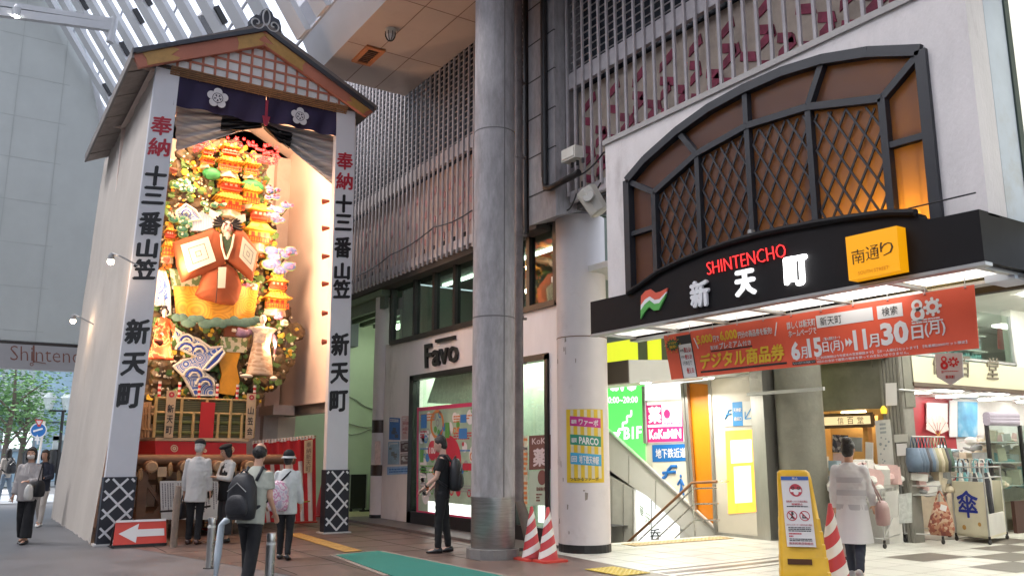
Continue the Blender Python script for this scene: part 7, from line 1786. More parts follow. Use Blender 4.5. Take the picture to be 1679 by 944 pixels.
# ------------------------------------------------------------------ outside the far exit
m_out = mat('pale outside paving', (.36, .38, .40), .6, var=.12, scale=.8)
sheet('outside_road', [(-33, -40), (-33, 14), (-140, 40), (-140, -40)], .006, mat('outside asphalt', (.15, .155, .16), .7, var=.2, scale=.6))
sheet('outside_pavement', [(-45, -40), (-45, 14), (-52, 16), (-52, -40)], .05, m_out)
sheet('near_pavement', [(-31, -20), (-31, 6), (-37, 6.5), (-37, -20)], .02, m_out)
k = MB()
for i in range(9): y = -6+i*1.1; k.box((-43, y, .0065), (-38.5, y+.5, .0085))
tag(k.build('zebra_crossing', mat('white road paint', (.7, .7, .7), .6)), kind='structure')
XO = -54.5
ob = thing('city_building', 'dark blue-grey building across the street beyond the arcade exit', 'building', (XO, 0, 0))
m_ob = mat('blue-grey cladding', (.34, .48, .60), .5, var=.08, scale=.5)
MB().box((XO-8, -40, 0), (XO, 5.6, 22)).build('wall', m_ob, ob)
b = MB()
for z in (3.2, 6.2, 9.2): b.box((XO, -40, z), (XO+.08, 5.6, z+.09))
for y in (0.1, 5.5): b.box((XO, y, 0), (XO+.08, y+.09, 22))
b.build('joint', mat('dark joint', (.05, .07, .10), .6), ob)
pz = [at(x, y, 'x', XO) for x, y in ((6, 706), (54, 708), (53, 735), (6, 735))]
fw = MB().box((XO, pz[0].y-.15, pz[2].z-.15), (XO+.12, pz[1].y+.15, pz[0].z+.15)).build('window', mat('steel window', (.3, .33, .36), .4), ob); MB().box((XO+.12, pz[0].y, pz[2].z), (XO+.14, pz[1].y, pz[0].z)).build('pane', emi('lit shop pane', (.75, .9, .95), .75, (.5, .5, .5)), fw)
pz = [at(x, y, 'x', XO) for x, y in ((0, 612), (60, 612), (60, 660), (0, 660))]
fw = MB().box((XO, pz[0].y, pz[2].z), (XO+.1, pz[1].y, pz[0].z+2)).build('window', mat('pale balcony front', (.42, .47, .50), .5), ob)
b = MB()
for i in range(5): y = pz[0].y+(pz[1].y-pz[0].y)*i/4; b.box((XO+.1, y-.05, pz[2].z), (XO+.16, y+.05, pz[0].z+2))
b.build('frame', m_ob, fw)
pz = [at(x, y, 'x', XO) for x, y in ((8, 668), (62, 673), (62, 681), (8, 679))]
MB().box((XO, pz[0].y, pz[2].z), (XO+.8, pz[1].y, pz[0].z)).build('balcony', mat('pale balcony', (.55, .6, .62), .5), ob)
o2 = thing('pale_building', 'bright pale building strip at the right of the far street', 'building', (-58, 6.5, 0)); MB().box((-60, 5.7, 0), (-56, 12, 20)).build('wall', mat('very pale wall', (.72, .76, .76), .6, var=.04), o2)
b = MB()
for z in (3, 6, 9): b.box((-56, 6.2, z), (-55.95, 11, z+1.4))
b.build('window', mat('grey window', (.2, .24, .27), .3), o2)
p = at(57, 660, 'x', XO+.6); t = thing('air_conditioner', 'white air conditioner unit on the dark building across the street', 'air conditioner', tuple(p)); MB().box(p+Vector((-.4, -.5, -.85)), p+Vector((.1, .5, .85))).build('case', mat('white case', (.62, .66, .66), .5), t); MB().lathe([(.33, 0), (.33, .02)], (0, 0, 0), 16).build('fan_grille', mat('grey grille', (.3, .29, .27)), t).location = Vector((.1, 0, 0))
t.children[-1].rotation_euler = (0, R(90), 0)
# street lamp
xl_ = -46
l0 = at(92, 790, 'x', xl_); t = thing('street_lamp', 'double-headed dark street lamp outside the exit', 'lamp', (xl_, l0.y, 0))
zt = at(92, 673, 'x', xl_).z; MB().tube([(xl_, l0.y, 0), (xl_, l0.y, zt)], .07, 8).build('post', m_black, t)
ya, yb2 = at(80, 670, 'x', xl_).y, at(109, 670, 'x', xl_).y; MB().tube([(xl_, ya, zt), (xl_, yb2, zt)], .05, 6).build('arm', m_black, t)
for y in (ya, yb2):
    MB().lathe([(.14, .05), (.28, .55), (.30, .6)], (xl_, y, zt), 10).build('lantern', mat('pale lantern glass', (.62, .68, .7), .3), t); MB().lathe([(.34, .6), (.12, .85)], (xl_, y, zt), 10).build('lantern_cap', mat('pale cap', (.5, .56, .58), .4), t)
# road signs on a post
xs_ = -44
s0 = at(59, 775, 'x', xs_); t = thing('road_sign', 'white post carrying a red triangle, blue disc and white arrow signs', 'sign', (xs_, s0.y, 0)); MB().tube([(xs_, s0.y, 0), (xs_, s0.y+.12, at(63, 690, 'x', xs_).z)], .05, 8).build('post', mat('white post', (.65, .6, .55)), t)
X_ = xs_+.07
MB().prism([at(x, y, 'x', X_) for x, y in ((57, 687), (71, 688), (66, 699), (62, 699))], (.02, 0, 0)).build('triangle_plate', mat('red plate', (.5, .05, .05), .4), t)
MB().prism([at(x, y, 'x', X_+.021) for x, y in ((59.5, 689), (68.5, 689.5), (65.3, 695.5), (62.5, 695.5))], (.004, 0, 0)).build('plate_face', mat('pale plate face', (.6, .45, .45), .4), t)
c_ = at(63, 705, 'x', X_); b = MB(); q = [c_+Vector((0, -.34, .34)), c_+Vector((0, .34, .34)), c_+Vector((0, .34, -.34)), c_+Vector((0, -.34, -.34))]; disc(b, q, .5, .5, .5, .0, 20); b.build('round_plate', mat('white print', (.7, .7, .7)), t); b = MB(); disc(b, q, .5, .5, .43, .006, 20); b.build('blue_face', mat('blue road sign', (.02, .14, .40), .4), t); b = MB(); b.bar(c_+Vector((.015, -.2, -.05)), c_+Vector((.015, .16, .08)), .006, .08); b.build('arrow', mat('white print', (.7, .7, .7)), t)
MB().prism([at(x, y, 'x', X_) for x, y in ((61, 712), (66, 722), (63, 722), (63, 728), (60, 728), (60, 722), (56, 722))], (.02, 0, 0)).build('arrow_plate', mat('white print', (.7, .7, .7)), t)
p0 = at(107, 765, 'x', -46.5); t = thing('utility_box', 'white roadside frame box beside the street lamp', 'box', tuple(p0)); b = MB()
W_ = .62; b.box(p0+Vector((-.3, -W_, 0)), p0+Vector((.1, -W_+.25, 1.45))); b.box(p0+Vector((-.3, W_-.15, 0)), p0+Vector((.1, W_, 1.45))); b.box(p0+Vector((-.3, -W_, 1.25)), p0+Vector((.1, W_, 1.5))); b.box(p0+Vector((-.3, -W_, .0)), p0+Vector((.1, W_, .3))); b.build('case', mat('white case', (.62, .66, .66)), t); MB().box(p0+Vector((-.2, -W_+.25, .3)), p0+Vector((.0, W_-.15, 1.25))).build('screen', mat('grey screen', (.25, .3, .32), .3), t)
for i, (x, lab) in enumerate(((86, 'dark litter bin left of the white roadside box'), (46, 'dark roadside post box under the trees'))):
    p = at(x, 775, 'x', -46.2); b = MB(); b.loft([(p, (.22, 0, 0), (0, .25, 0)), (p+Vector((0, 0, .95)), (.26, 0, 0), (0, .3, 0)), (p+Vector((0, 0, 1.1)), (.15, 0, 0), (0, .18, 0))], 12); tag(b.build('litter_bin', m_black, smooth=True), lab, 'bin')
# trees outside
def tree(x, px_, h, cr, label, seed):
    r2 = random.Random(seed); p = at(px_, 770, 'x', x); p.z = 0; t = thing('street_tree', label, 'tree', tuple(p))
    b = MB(); b.tube([p, p+Vector((.1, .05, h*.3)), p+Vector((.0, .2, h*.6)), p+Vector((.1, .1, h*.85))], [.16, .13, .09, .04], 8)
    tips = []
    for i in range(7):
        a = r2.uniform(0, 6.28); z = h*r2.uniform(.28, .6); q0 = p+Vector((.05, .1, z)); q1 = q0+Vector((cr*.7*math.cos(a), cr*.7*math.sin(a), h*.2)); b.tube([q0, q0.lerp(q1, .5)+Vector((0, 0, .1)), q1], [.06, .04, .02], 6); tips.append(q1)
    b.build('trunk', mat('grey-brown bark', (.14, .11, .09), .8), t, smooth=True)
    for nm, m, n in (('crown', mat('light green leaves', (.20, .38, .14), .6, var=.4, scale=2), 1300), ('crown', mat('mid green leaves', (.11, .24, .09), .6, var=.4, scale=2), 900)):
        b = MB()
        for i in range(n):
            c0 = r2.choice(tips+[p+Vector((0, .1, h*.75))]); d = Vector((r2.gauss(0, 1), r2.gauss(0, 1), r2.gauss(0, .8)))*cr*.36; P = c0+d; s = r2.uniform(.14, .26); Mx = Matrix.Rotation(r2.uniform(0, 6), 3, 'Z') @ Matrix.Rotation(r2.uniform(-1, 1), 3, 'X')
            b.add([P+Mx @ Vector(v)*s for v in ((-.5, 0, 0), (0, -.35, .1), (.6, 0, 0), (0, .35, .1))], [(0, 1, 2, 3)])
        b.build(nm, m, t)
tree(-47.5, 3, 6.6, 2.6, 'leafy green street tree at the left edge outside the exit', 1)
tree(-50.5, 30, 5.6, 2.0, 'slimmer green street tree behind the first outside the exit', 2)
# ------------------------------------------------------------------ small street things
m_steel = mat('brushed steel bollard', (.45, .44, .43), .28, .9, var=.25, scale=5, stretch=(1, 1, .15))
def bollard(px_, py_, ytop, label, r=.052):
    p = at(px_, py_, 'z', 0); d = (p-_O); k = (at(px_, ytop, 'x', p.x)).z
    t = thing('bollard', label, 'bollard', tuple(p), 'steel bollards along the paving edge')
    MB().lathe([(r, 0), (r, k-.10), (r*.9, k-.095), (r*.9, k-.085), (r, k-.08), (r, k-.01), (r*.9, k)], p, 24).build('post', m_steel, t, smooth=True)
    MB().lathe([(r+.002, k*.80), (r+.002, k*.84)], p, 24).build('pale_band', mat('pale reflective band', (.6, .6, .58), .4), t); MB().lathe([(r+.03, 0), (r+.03, .012)], p, 24).build('base_ring', mat('dark ring', (.06, .055, .05), .6), t)
bollard(343, 931, 848, 'steel bollard left of the man with the black backpack'); bollard(440, 972, 873, 'nearest steel bollard, cut by the lower edge of the picture')
p = at(284, 897, 'z', 0); b = MB().tube([p, p+Vector((.02, 0, .75)), p+Vector((.03, .01, 1.0))], [.055, .06, .05], 10); tag(b.build('wooden_post', mat('weathered post wood', (.24, .18, .14), .7, var=.3, scale=5), smooth=True), 'weathered wooden post between the arrow sign and the man in white', 'post')
m_cone = mat('faded red cone', (.46, .035, .04), .5, var=.12)
m_bse = mat('red cone base', (.50, .045, .03), .5)
def cone(p, h, label, stripes=False, name='traffic_cone', group=None, base=None):
    t = thing(name, label, 'cone', tuple(p), group); r0 = h*.20
    rad = lambda z: r0*(1-z/h)+.022*(z/h)
    MB().lathe([(rad(.03), .03), (rad(h), h), (rad(h)*.6, h+.008)], p, 24).build('body', m_cone, t, smooth=True)
    MB().prism([Vector(p)+Vector((x*r0*1.45, y*r0*1.45, 0)) for x, y in ((-1, -.85), (-.85, -1), (.85, -1), (1, -.85), (1, .85), (.85, 1), (-.85, 1), (-1, .85))], (0, 0, .035)).build('base', base or m_bse, t)
    if stripes:
        wm = mat('white reflective stripe', (.70, .68, .64), .35, var=.08); b = MB(); n = 36
        for s in range(3):
            z0 = .10+s*h*.29; vs = []
            for k in range(n+1):
                a = 2*math.pi*k/n; off = .09*math.sin(a+.6)*h
                for dz in (0, h*.13): z = min(h-.01, max(.035, z0+off+dz)); rr_ = rad(z)+.003; vs.append(Vector(p)+Vector((rr_*math.cos(a), rr_*math.sin(a), z)))
            b.add(vs, [(2*k, 2*k+2, 2*k+3, 2*k+1) for k in range(n)])
        b.build('white_stripe', wm, t, smooth='all')
    return t
pc1, pc2 = at(872, 917, 'z', 0), at(899, 920, 'z', 0)
cone(pc1, .76, 'left of the two red and white striped cones by the drain pipe', True, group='striped cones by the column'); cone(pc2, .76, 'right of the two red and white striped cones, beside the white pillar', True, group='striped cones by the column')
cone(at(253, 852, 'z', 0), .62, 'small plain red cone behind the arrow sign'); cone(at(351, 868, 'z', 0), .70, 'plain red cone just behind the steel bollard'); cone(at(497, 856, 'z', 0), .9, 'tall plain red cone in front of the striped curtain'); cone(at(526, 846, 'z', 0), .8, 'faded red cone partly hidden behind the right banner pillar')
a_, b_ = at(262, 838, 'x', -16.2), at(345, 829, 'x', -16.2); tag(MB().tube([a_, a_.lerp(b_, .5)-Vector((0, 0, .02)), b_], .018, 8).build('barrier_bar', m_black), 'black barrier bar between the two small red cones', 'bar')
a_, b_ = at(486, 824, 'x', -16.9), at(508, 821, 'x', -16.9); tag(MB().tube([a_, b_], .015, 8).build('barrier_bar', mat('yellow black bar', (.25, .17, .02), .5, var=.6, scale=25)), 'yellow and black bar by the tall red cone', 'bar')
# arrow sign
xa = -15.75
q = [at(x, y, 'x', xa) for x, y in ((192, 854), (274, 851), (272, 896), (184, 898))]
for p in q[2:]: p.z = .05
for p in q[:2]: p.x -= .12
t = thing('arrow_sign', 'low red sign with a white arrow pointing left', 'sign', (xa, (q[2].y+q[3].y)/2, 0))
m_ar = mat('bright red sign', (.60, .05, .03), .45, var=.06)
panel('board', q, m_ar, .02, t)
b = MB(); b.prism([p+nrm4(q)*.021 for p in sub4(q, 0, .0, 1, .09)], nrm4(q)*.006); b.build('white_top', m_tw, t)
b = MB(); f_ = lambda u, v: sub4(q, u, v, 1, 1)[0]+nrm4(q)*.023; b.poly([f_(*p) for p in ((.08, .55), (.46, .16), (.44, .40), (.96, .40), (.96, .70), (.43, .70), (.42, .95))]); b.build('white_arrow', m_tw, t)
b = MB(); b.bar(q[3]-Vector((0, 0, .02)), q[2]-Vector((0, 0, .02)), .05, .04)
for p in (q[0], q[1]): b.bar(p-Vector((.02, 0, .05)), Vector((p.x-.35, p.y, .0)), .03, .03)
for p in (q[2], q[3]): b.bar(Vector((p.x-.02, p.y, .03)), Vector((p.x-.4, p.y, .0)), .03, .03)
b.build('frame', m_black, t)
# yellow sign stand
p0 = at(1318, 972, 'z', 0); cdir = (_O-p0); cdir.z = 0; cdir.normalize()
t = thing('sign_stand', 'yellow plastic sign stand with a white notice of red prohibition signs', 'sign stand', tuple(p0))
rt = Vector((0, 0, 1)).cross(cdir).normalized()   # picture right
fw_ = Matrix.Rotation(R(6), 3, 'Z') @ cdir; rt = Vector((0, 0, 1)).cross(fw_).normalized(); kpx = (972-741)/1.55
hts = (972-770)/kpx
m_yst = mat('yellow plastic', (.62, .36, .012), .4, var=.07, scale=4, dirt=(.48, .30, .05), dscale=3)
def srect(z, w0, w1, d): return [p0+rt*w0+fw_*d+Vector((0, 0, z)), p0+rt*w1+fw_*d+Vector((0, 0, z))]
b = MB()
prof = [(0, -.25, .31, .20), (.10, -.25, .31, .20), (.11, -.245, .295, .19), (.25, -.245, .285, .18), (.26, -.24, .275, .175), (.40, -.24, .265, .165), (.41, -.235, .255, .16), (.54, -.235, .25, .15), (.55, -.23, .24, .145), (.68, -.23, .235, .14), (.69, -.225, .225, .135), (.82, -.225, .215, .125), (.83, -.22, .205, .12), (1.26, -.215, .155, .08), (hts-.03, -.21, .14, .07), (hts, -.18, .11, .05)]
vs = []; n = 8
for z, w0, w1, d in prof:
    e = .035
    for u, v in ((w0+e, d), (w1-e, d), (w1, d-e), (w1, -d+e), (w1-e, -d), (w0+e, -d), (w0, -d+e), (w0, d-e)): vs.append(p0+rt*u+fw_*v+Vector((0, 0, z)))
fs = [(i*n+k, i*n+(k+1) % n, (i+1)*n+(k+1) % n, (i+1)*n+k) for i in range(len(prof)-1) for k in range(n)]+[tuple(range(n-1, -1, -1)), tuple(range((len(prof)-1)*n, len(prof)*n))]
b.add(vs, fs); b.build('body', m_yst, t, smooth=True)
b = MB(); a_ = p0+fw_*.172+Vector((0, 0, .36)); b.prism([a_-rt*.17-Vector((0, 0, .03)), a_+rt*.09-Vector((0, 0, .03)), a_+rt*.09+Vector((0, 0, .03)), a_-rt*.17+Vector((0, 0, .03))], fw_*.006); b.build('grip_slot', mat('dark brown slot', (.08, .03, .01), .8), t)
q = [p0+rt*-.185+fw_*.092+Vector((0, 0, hts-.07)), p0+rt*.115+fw_*.092+Vector((0, 0, hts-.07)), p0+rt*.145+fw_*.168+Vector((0, 0, .52)), p0+rt*-.165+fw_*.168+Vector((0, 0, .52))]
nt_ = panel('notice', q, mat('white laminated notice', (.64, .62, .62), .3, var=.03), .006, t)
b = MB(); flat(b, q, 0, 0, 1, .055, .009); b.build('blue_header', mat('header blue', (.03, .10, .38), .4, var=0), nt_)
b = MB(); disc(b, q, .5, .20, .235, .009, 28); 
for u in (.27, .72): disc(b, q, u, .565, .185, .009, 28, r0=.84); b.bar(sub4(q, u-.12, .515, 1, 1)[0]+fw_*.011, sub4(q, u+.12, .615, 1, 1)[0]+fw_*.011, .003, .012)
put_text(b, '自転車・バイク走行禁止', *sub4(q, .12, .345, .88, .375), eps=.009, bold=.01); put_text(b, '駐輪禁止', *sub4(q, .3, .385, .7, .415), eps=.009); put_text(b, 'スケートボード・歩きたばこ禁止', *sub4(q, .05, .68, .95, .705), eps=.009, bold=.01)
small_print(b, q, .1, .80, .55, .87, 2, seed=3, eps=.009); put_text(b, '新天町商店街組合', *sub4(q, .08, .935, .92, .97), eps=.009, bold=.01); b.build('red_print', mat('sign red', (.45, .03, .05), .4, var=0), nt_)
b = MB(); disc(b, q, .5, .235, .09, .012, 20, asp=1.0); flat(b, q, .30, .185, .70, .225, .011); b.build('white_symbol_print', m_tw, nt_)
b = MB(); disc(b, q, .40, .17, .06, .014, 14, r0=.55); disc(b, q, .60, .17, .06, .014, 14, r0=.55); small_print(b, q, .12, .42, .88, .445, 1, seed=9, eps=.009); small_print(b, q, .10, .72, .9, .79, 3, seed=5, eps=.009); small_print(b, q, .1, .88, .9, .925, 2, seed=6, eps=.009)
c_ = lambda u, v: sub4(q, u, v, 1, 1)[0]+fw_*.010
b.ell(c_(.29, .52), .012, 8, 6); b.bar(c_(.28, .535), c_(.27, .575), .004, .016); b.bar(c_(.27, .575), c_(.21, .61), .004, .01); b.bar(c_(.27, .575), c_(.31, .61), .004, .01); b.bar(c_(.28, .545), c_(.35, .535), .004, .008); b.bar(c_(.62, .59), c_(.80, .59), .004, .012); b.bar(c_(.65, .58), c_(.66, .55), .004, .01)
b.build('black_print', m_tk, nt_)
b = MB(); put_text(b, '禁止', *sub4(q, .40, .012, .62, .045), eps=.011); b.build('header_lettering', m_tw, nt_)
cone(p0+rt*.42-fw_*.55, .95, 'red and white striped cone behind the yellow sign stand', True)
# ------------------------------------------------------------------ people
def remesh(mb, voxel, it=6, fac=.5):
    me = bpy.data.meshes.new('tmp'); me.from_pydata(mb.v, [], mb.f); o = bpy.data.objects.new('tmp', me); COL.objects.link(o)
    m = o.modifiers.new('r', 'REMESH'); m.mode = 'VOXEL'; m.voxel_size = voxel
    s = o.modifiers.new('s', 'SMOOTH'); s.factor = fac; s.iterations = it
    dg = bpy.context.evaluated_depsgraph_get(); r = bpy.data.meshes.new_from_object(o.evaluated_get(dg))
    out = MB(); out.v = [v.co.copy() for v in r.vertices]; out.f = [list(p.vertices) for p in r.polygons]; out.mi = [0]*len(out.f)
    bpy.data.objects.remove(o); bpy.data.meshes.remove(me); bpy.data.meshes.remove(r)
    return out
def V(*a): return Vector(a)
m_skin = mat('skin', (.50, .28, .19), .5, var=.06, scale=8)
m_hair = mat('black hair', (.012, .009, .008), .45, var=.3, scale=30, bump=.5, bscale=90)
def person(label, base, heading, h, top, trousers, pose, hair='short', shoes=None, topkw=None, trkw=None, skin=None, face=True, mask=None):
    topkw = topkw or {}; trkw = trkw or {}; s = h/1.70; skin = skin or m_skin
    P = dict(lean=0, hp=0, hy=0, lh=(0, 0), rh=(0, 0), la=(0, 6, 10, 0), ra=(0, 6, 10, 0)); P.update(pose)
    Rx = lambda a: Matrix.Rotation(R(a), 3, 'Y')      # positive = towards the front (+X) for something pointing down
    hipz = .885*s
    J = {}
    pel = V(0, 0, hipz)
    T = Matrix.Rotation(R(P['lean']), 3, 'Y')
    J['pel'] = pel; tor = lambda x, y, z: pel+T @ (V(x, y, z)*s)
    for sd, k, a in ((1, 'l', P['lh']), (-1, 'r', P['rh'])):
        hj = pel+V(0, sd*.085*s, -.02*s); th = Rx(-a[0]) @ V(0, 0, -.42*s); kn = hj+th; shk = Rx(-a[0]+a[1]) @ V(0, 0, -.405*s); an = kn+shk
        J[k+'hip'], J[k+'kn'], J[k+'an'] = hj, kn, an
    low = min(J['lan'].z, J['ran'].z)-.07*s
    for k in list(J): J[k] = J[k]-V(0, 0, low)
    pel = J['pel']
    for sd, k, a in ((1, 'l', P['la']), (-1, 'r', P['ra'])):
        shl = tor(0, sd*.165, .492); up_ = T @ (Matrix.Rotation(R(sd*a[1]), 3, 'X') @ (Rx(-a[0]) @ V(0, 0, -.275*s)))
        fo = T @ (Matrix.Rotation(R(sd*a[1]*.4), 3, 'X') @ Matrix.Rotation(R(-sd*a[3]), 3, 'Z') @ (Rx(-a[0]-a[2]) @ V(0, 0, -.245*s)))
        J[k+'sh'], J[k+'el'] = shl, shl+up_; J[k+'wr'] = shl+up_+fo
    J['neck'] = tor(-.005, 0, .565); hdR = Matrix.Rotation(R(P['hy']), 3, 'Z') @ Matrix.Rotation(R(P['hp']+P['lean']*.4), 3, 'Y')
    hc = J['neck']+T @ (V(.015, 0, .08)*s)+hdR @ (V(.015, 0, .10)*s); H = lambda x, y, z: hc+hdR @ (V(x, y, z)*s)
    root = thing('person', label, 'person', (0, 0, 0))
    # body
    b = MB()
    b.ell(H(0, 0, .015), (.098*s, .077*s, .110*s), 16, 12, hdR); b.ell(H(.028, 0, -.055), (.066*s, .056*s, .066*s), 12, 8, hdR)
    b.ell(H(.100, 0, -.022), (.018*s, .014*s, .026*s), 8, 6, hdR); b.ell(H(.085, 0, -.062), (.014*s, .026*s, .012*s), 8, 6, hdR)
    for sd in (-1, 1): b.ell(H(-.008, sd*.078, -.01), (.018*s, .010*s, .030*s), 8, 6, hdR)
    b.limb(H(-.022, 0, -.06), J['neck']-T @ V(0, 0, .05*s), .052*s, .058*s)
    b.loft([(tor(0, 0, -.06), V(0, .13*s, 0), T @ V(.085*s, 0, 0)), (tor(0, 0, .12), V(0, .115*s, 0), T @ V(.08*s, 0, 0)), (tor(0, 0, .35), V(0, .14*s, 0), T @ V(.09*s, 0, 0)), (tor(0, 0, .50), V(0, .155*s, 0), T @ V(.075*s, 0, 0)), (tor(0, 0, .56), V(0, .07*s, 0), T @ V(.055*s, 0, 0))], 16)
    for k in 'lr':
        sd = 1 if k == 'l' else -1
        b.limb(J[k+'sh'], J[k+'el'], .050*s, .038*s); b.limb(J[k+'el'], J[k+'wr'], .037*s, .025*s)
        b.limb(J[k+'hip'], J[k+'kn'], .078*s, .052*s); b.limb(J[k+'kn'], J[k+'an'], .050*s, .036*s)
        d = (J[k+'wr']-J[k+'el']).normalized(); side = V(0, 0, 1).cross(d) if abs(d.z) < .8 else V(1, 0, 0); side = (side-d*side.dot(d)).normalized()   # spread of the fingers
        pn = d.cross(side).normalized(); 
        if (pn.y*sd) > 0 and abs(d.z) >= .8: pn = -pn          # palm faces the body
        if abs(d.z) < .8 and pn.z < 0: pn = -pn
        pw = J[k+'wr']+d*.05*s; Q = Matrix((side, pn, d)).transposed()
        b.ell(pw, (.038*s, .017*s, .052*s), 12, 8, Q)
        for i, L in enumerate((.062, .072, .068, .052)):
            o = pw+side*(.026-.0175*i)*s+d*.040*s; cu = P.get('curl', 35)
            d2 = Matrix.Rotation(R(cu*.4), 3, side) @ d; d3 = Matrix.Rotation(R(cu), 3, side) @ d; d4 = Matrix.Rotation(R(cu*1.6), 3, side) @ d
            p1 = o+d2*L*.45*s; p2 = p1+d3*L*.32*s; p3 = p2+d4*L*.25*s; b.tube([o-d*.02*s, o, p1, p2, p3], [.010*s, .010*s, .0092*s, .0085*s, .007*s], 7)
        o = pw+side*.030*s-d*.01*s; t1 = (side*.7+d*.75).normalized(); t2 = (side*.25+d).normalized(); b.tube([o-side*.012*s, o, o+t1*.035*s, o+t1*.035*s+t2*.028*s], [.013*s, .012*s, .011*s, .008*s], 7)
        fx = Matrix.Rotation(0, 3, 'Y') @ V(1, 0, 0); b.ell(J[k+'an']+V(.05*s, 0, -.035*s), (.11*s, .042*s, .032*s), 10, 6)
    body = remesh(b, .0095*s, 3).build('body', skin, root, smooth='all', local=True)
    # top
    tb = topkw.get('loose', 0.); lo = topkw.get('low', -.10); sl = topkw.get('sleeve', 1.0); fl = topkw.get('flare', 0.)
    b = MB(); t_ = lambda v: T @ v
    b.loft([(tor(0, 0, lo), V(0, (.158+tb+fl)*s, 0), t_(V((.112+tb+fl)*s, 0, 0))), (tor(0, 0, .10), V(0, (.142+tb+fl*.4)*s, 0), t_(V((.108+tb)*s, 0, 0))), (tor(.005, 0, .34), V(0, (.165+tb)*s, 0), t_(V((.115+tb*.8)*s, 0, 0))), (tor(0, 0, .50), V(0, .176*s, 0), t_(V(.095*s, 0, 0))), (tor(0, 0, .548), V(0, .115*s, 0), t_(V(.078*s, 0, 0))), (tor(-.005, 0, .585), V(0, .068*s, 0), t_(V(.062*s, 0, 0)))], 20)
    for k in 'lr':
        b.limb(J[k+'sh'], J[k+'el'], (.058+tb*.25)*s, (.050+tb*.3)*s) if sl > .5 else b.tube([J[k+'sh'].lerp(J[k+'el'], -.1), J[k+'sh'].lerp(J[k+'el'], sl*1.5)], [.062*s, (.060+tb*.4)*s], 14)
        if sl > .5: q_ = J[k+'el'].lerp(J[k+'wr'], min(1, (sl-.5)*1.9)); b.tube([J[k+'el'].lerp(J[k+'sh'], .06), J[k+'el'], q_], [(.052+tb*.3)*s, (.052+tb*.35)*s, (.038+tb*.4)*s], 14)
    g_ = remesh(b, .012*s, 6)
    for i, v in enumerate(g_.v): f_ = .010*s*noise.noise(V(v.x*9+heading, v.y*9, v.z*5))+.006*s*noise.noise(v*22); v += V(f_, f_, 0)
    tp = g_.build('top', top, root, smooth='all', local=True)
    # trousers
    wd = trkw.get('wide', 0.); tl = trkw.get('len', 1.0)
    b = MB(); b.loft([(tor(0, 0, .06), V(0, .138*s, 0), t_(V(.098*s, 0, 0))), (tor(0, 0, -.05), V(0, .158*s, 0), t_(V(.112*s, 0, 0))), (pel-V(0, 0, .12*s), V(0, .150*s, 0), V(.100*s, 0, 0))], 18)
    for k in 'lr': b.limb(J[k+'hip']-V(0, 0, .01), J[k+'kn'], .092*s, (.066+wd*.6)*s); e_ = J[k+'kn'].lerp(J[k+'an'], tl*.98); b.tube([J[k+'kn'].lerp(J[k+'hip'], .06), J[k+'kn'], e_], [(.068+wd*.55)*s, (.066+wd*.6)*s, (.054+wd)*s], 16)
    g_ = remesh(b, .013*s, 6)
    for v in g_.v: f_ = .009*s*noise.noise(V(v.x*8, v.y*8+heading, v.z*6))+.006*s*noise.noise(v*18); v += V(f_, f_, 0)
    g_.build('trousers', trousers, root, smooth='all', local=True)
    shoes = shoes or m_black
    for k in 'lr':
        a_ = J[k+'an']; b = MB(); pit = P[k+'h'][0]*-1+P[k+'h'][1]; Mf = Matrix.Rotation(R(max(0, min(35, pit*.6))), 3, 'Y'); c_ = lambda x, z: a_+Mf @ (V(x, 0, z)*s)
        b.loft([(c_(-.075, -.04), V(0, .030*s, 0), V(0, 0, .022*s)), (c_(-.06, -.028), V(0, .040*s, 0), V(0, 0, .044*s)), (c_(.0, -.03), V(0, .042*s, 0), V(0, 0, .046*s)), (c_(.09, -.045), V(0, .050*s, 0), V(0, 0, .030*s)), (c_(.16, -.052), V(0, .042*s, 0), V(0, 0, .020*s)), (c_(.185, -.056), V(0, .02*s, 0), V(0, 0, .010*s))], 14); b.build('shoe', shoes, root, smooth='all', local=True)
    # face
    if face:
        e = MB(); w_ = MB()
        for sd in (-1, 1): w_.ell(H(.081, sd*.032, .010), (.010*s, .014*s, .007*s), 8, 6, hdR); e.ell(H(.089, sd*.032, .010), (.005*s, .006*s, .006*s), 8, 6, hdR); e.bar(H(.088, sd*.018, .030), H(.080, sd*.048, .032), .006*s, .006*s)
        w_.build('eye_white_dot', mat('eye white', (.6, .58, .56), .3, var=0), body, local=True); e.build('eye_dot', m_hair, body, local=True)
        MB().ell(H(.094, 0, -.062), (.006*s, .020*s, .005*s), 8, 6, hdR).build('lips', mat('lips', (.36, .11, .09), .5, var=0), body, local=True)
    if mask: 
        b = MB(); b.ell(H(.038, 0, -.05), (.078*s, .068*s, .056*s), 14, 10, hdR); b.build('face_mask', mask, root, smooth='all', local=True)
    hm = m_hair
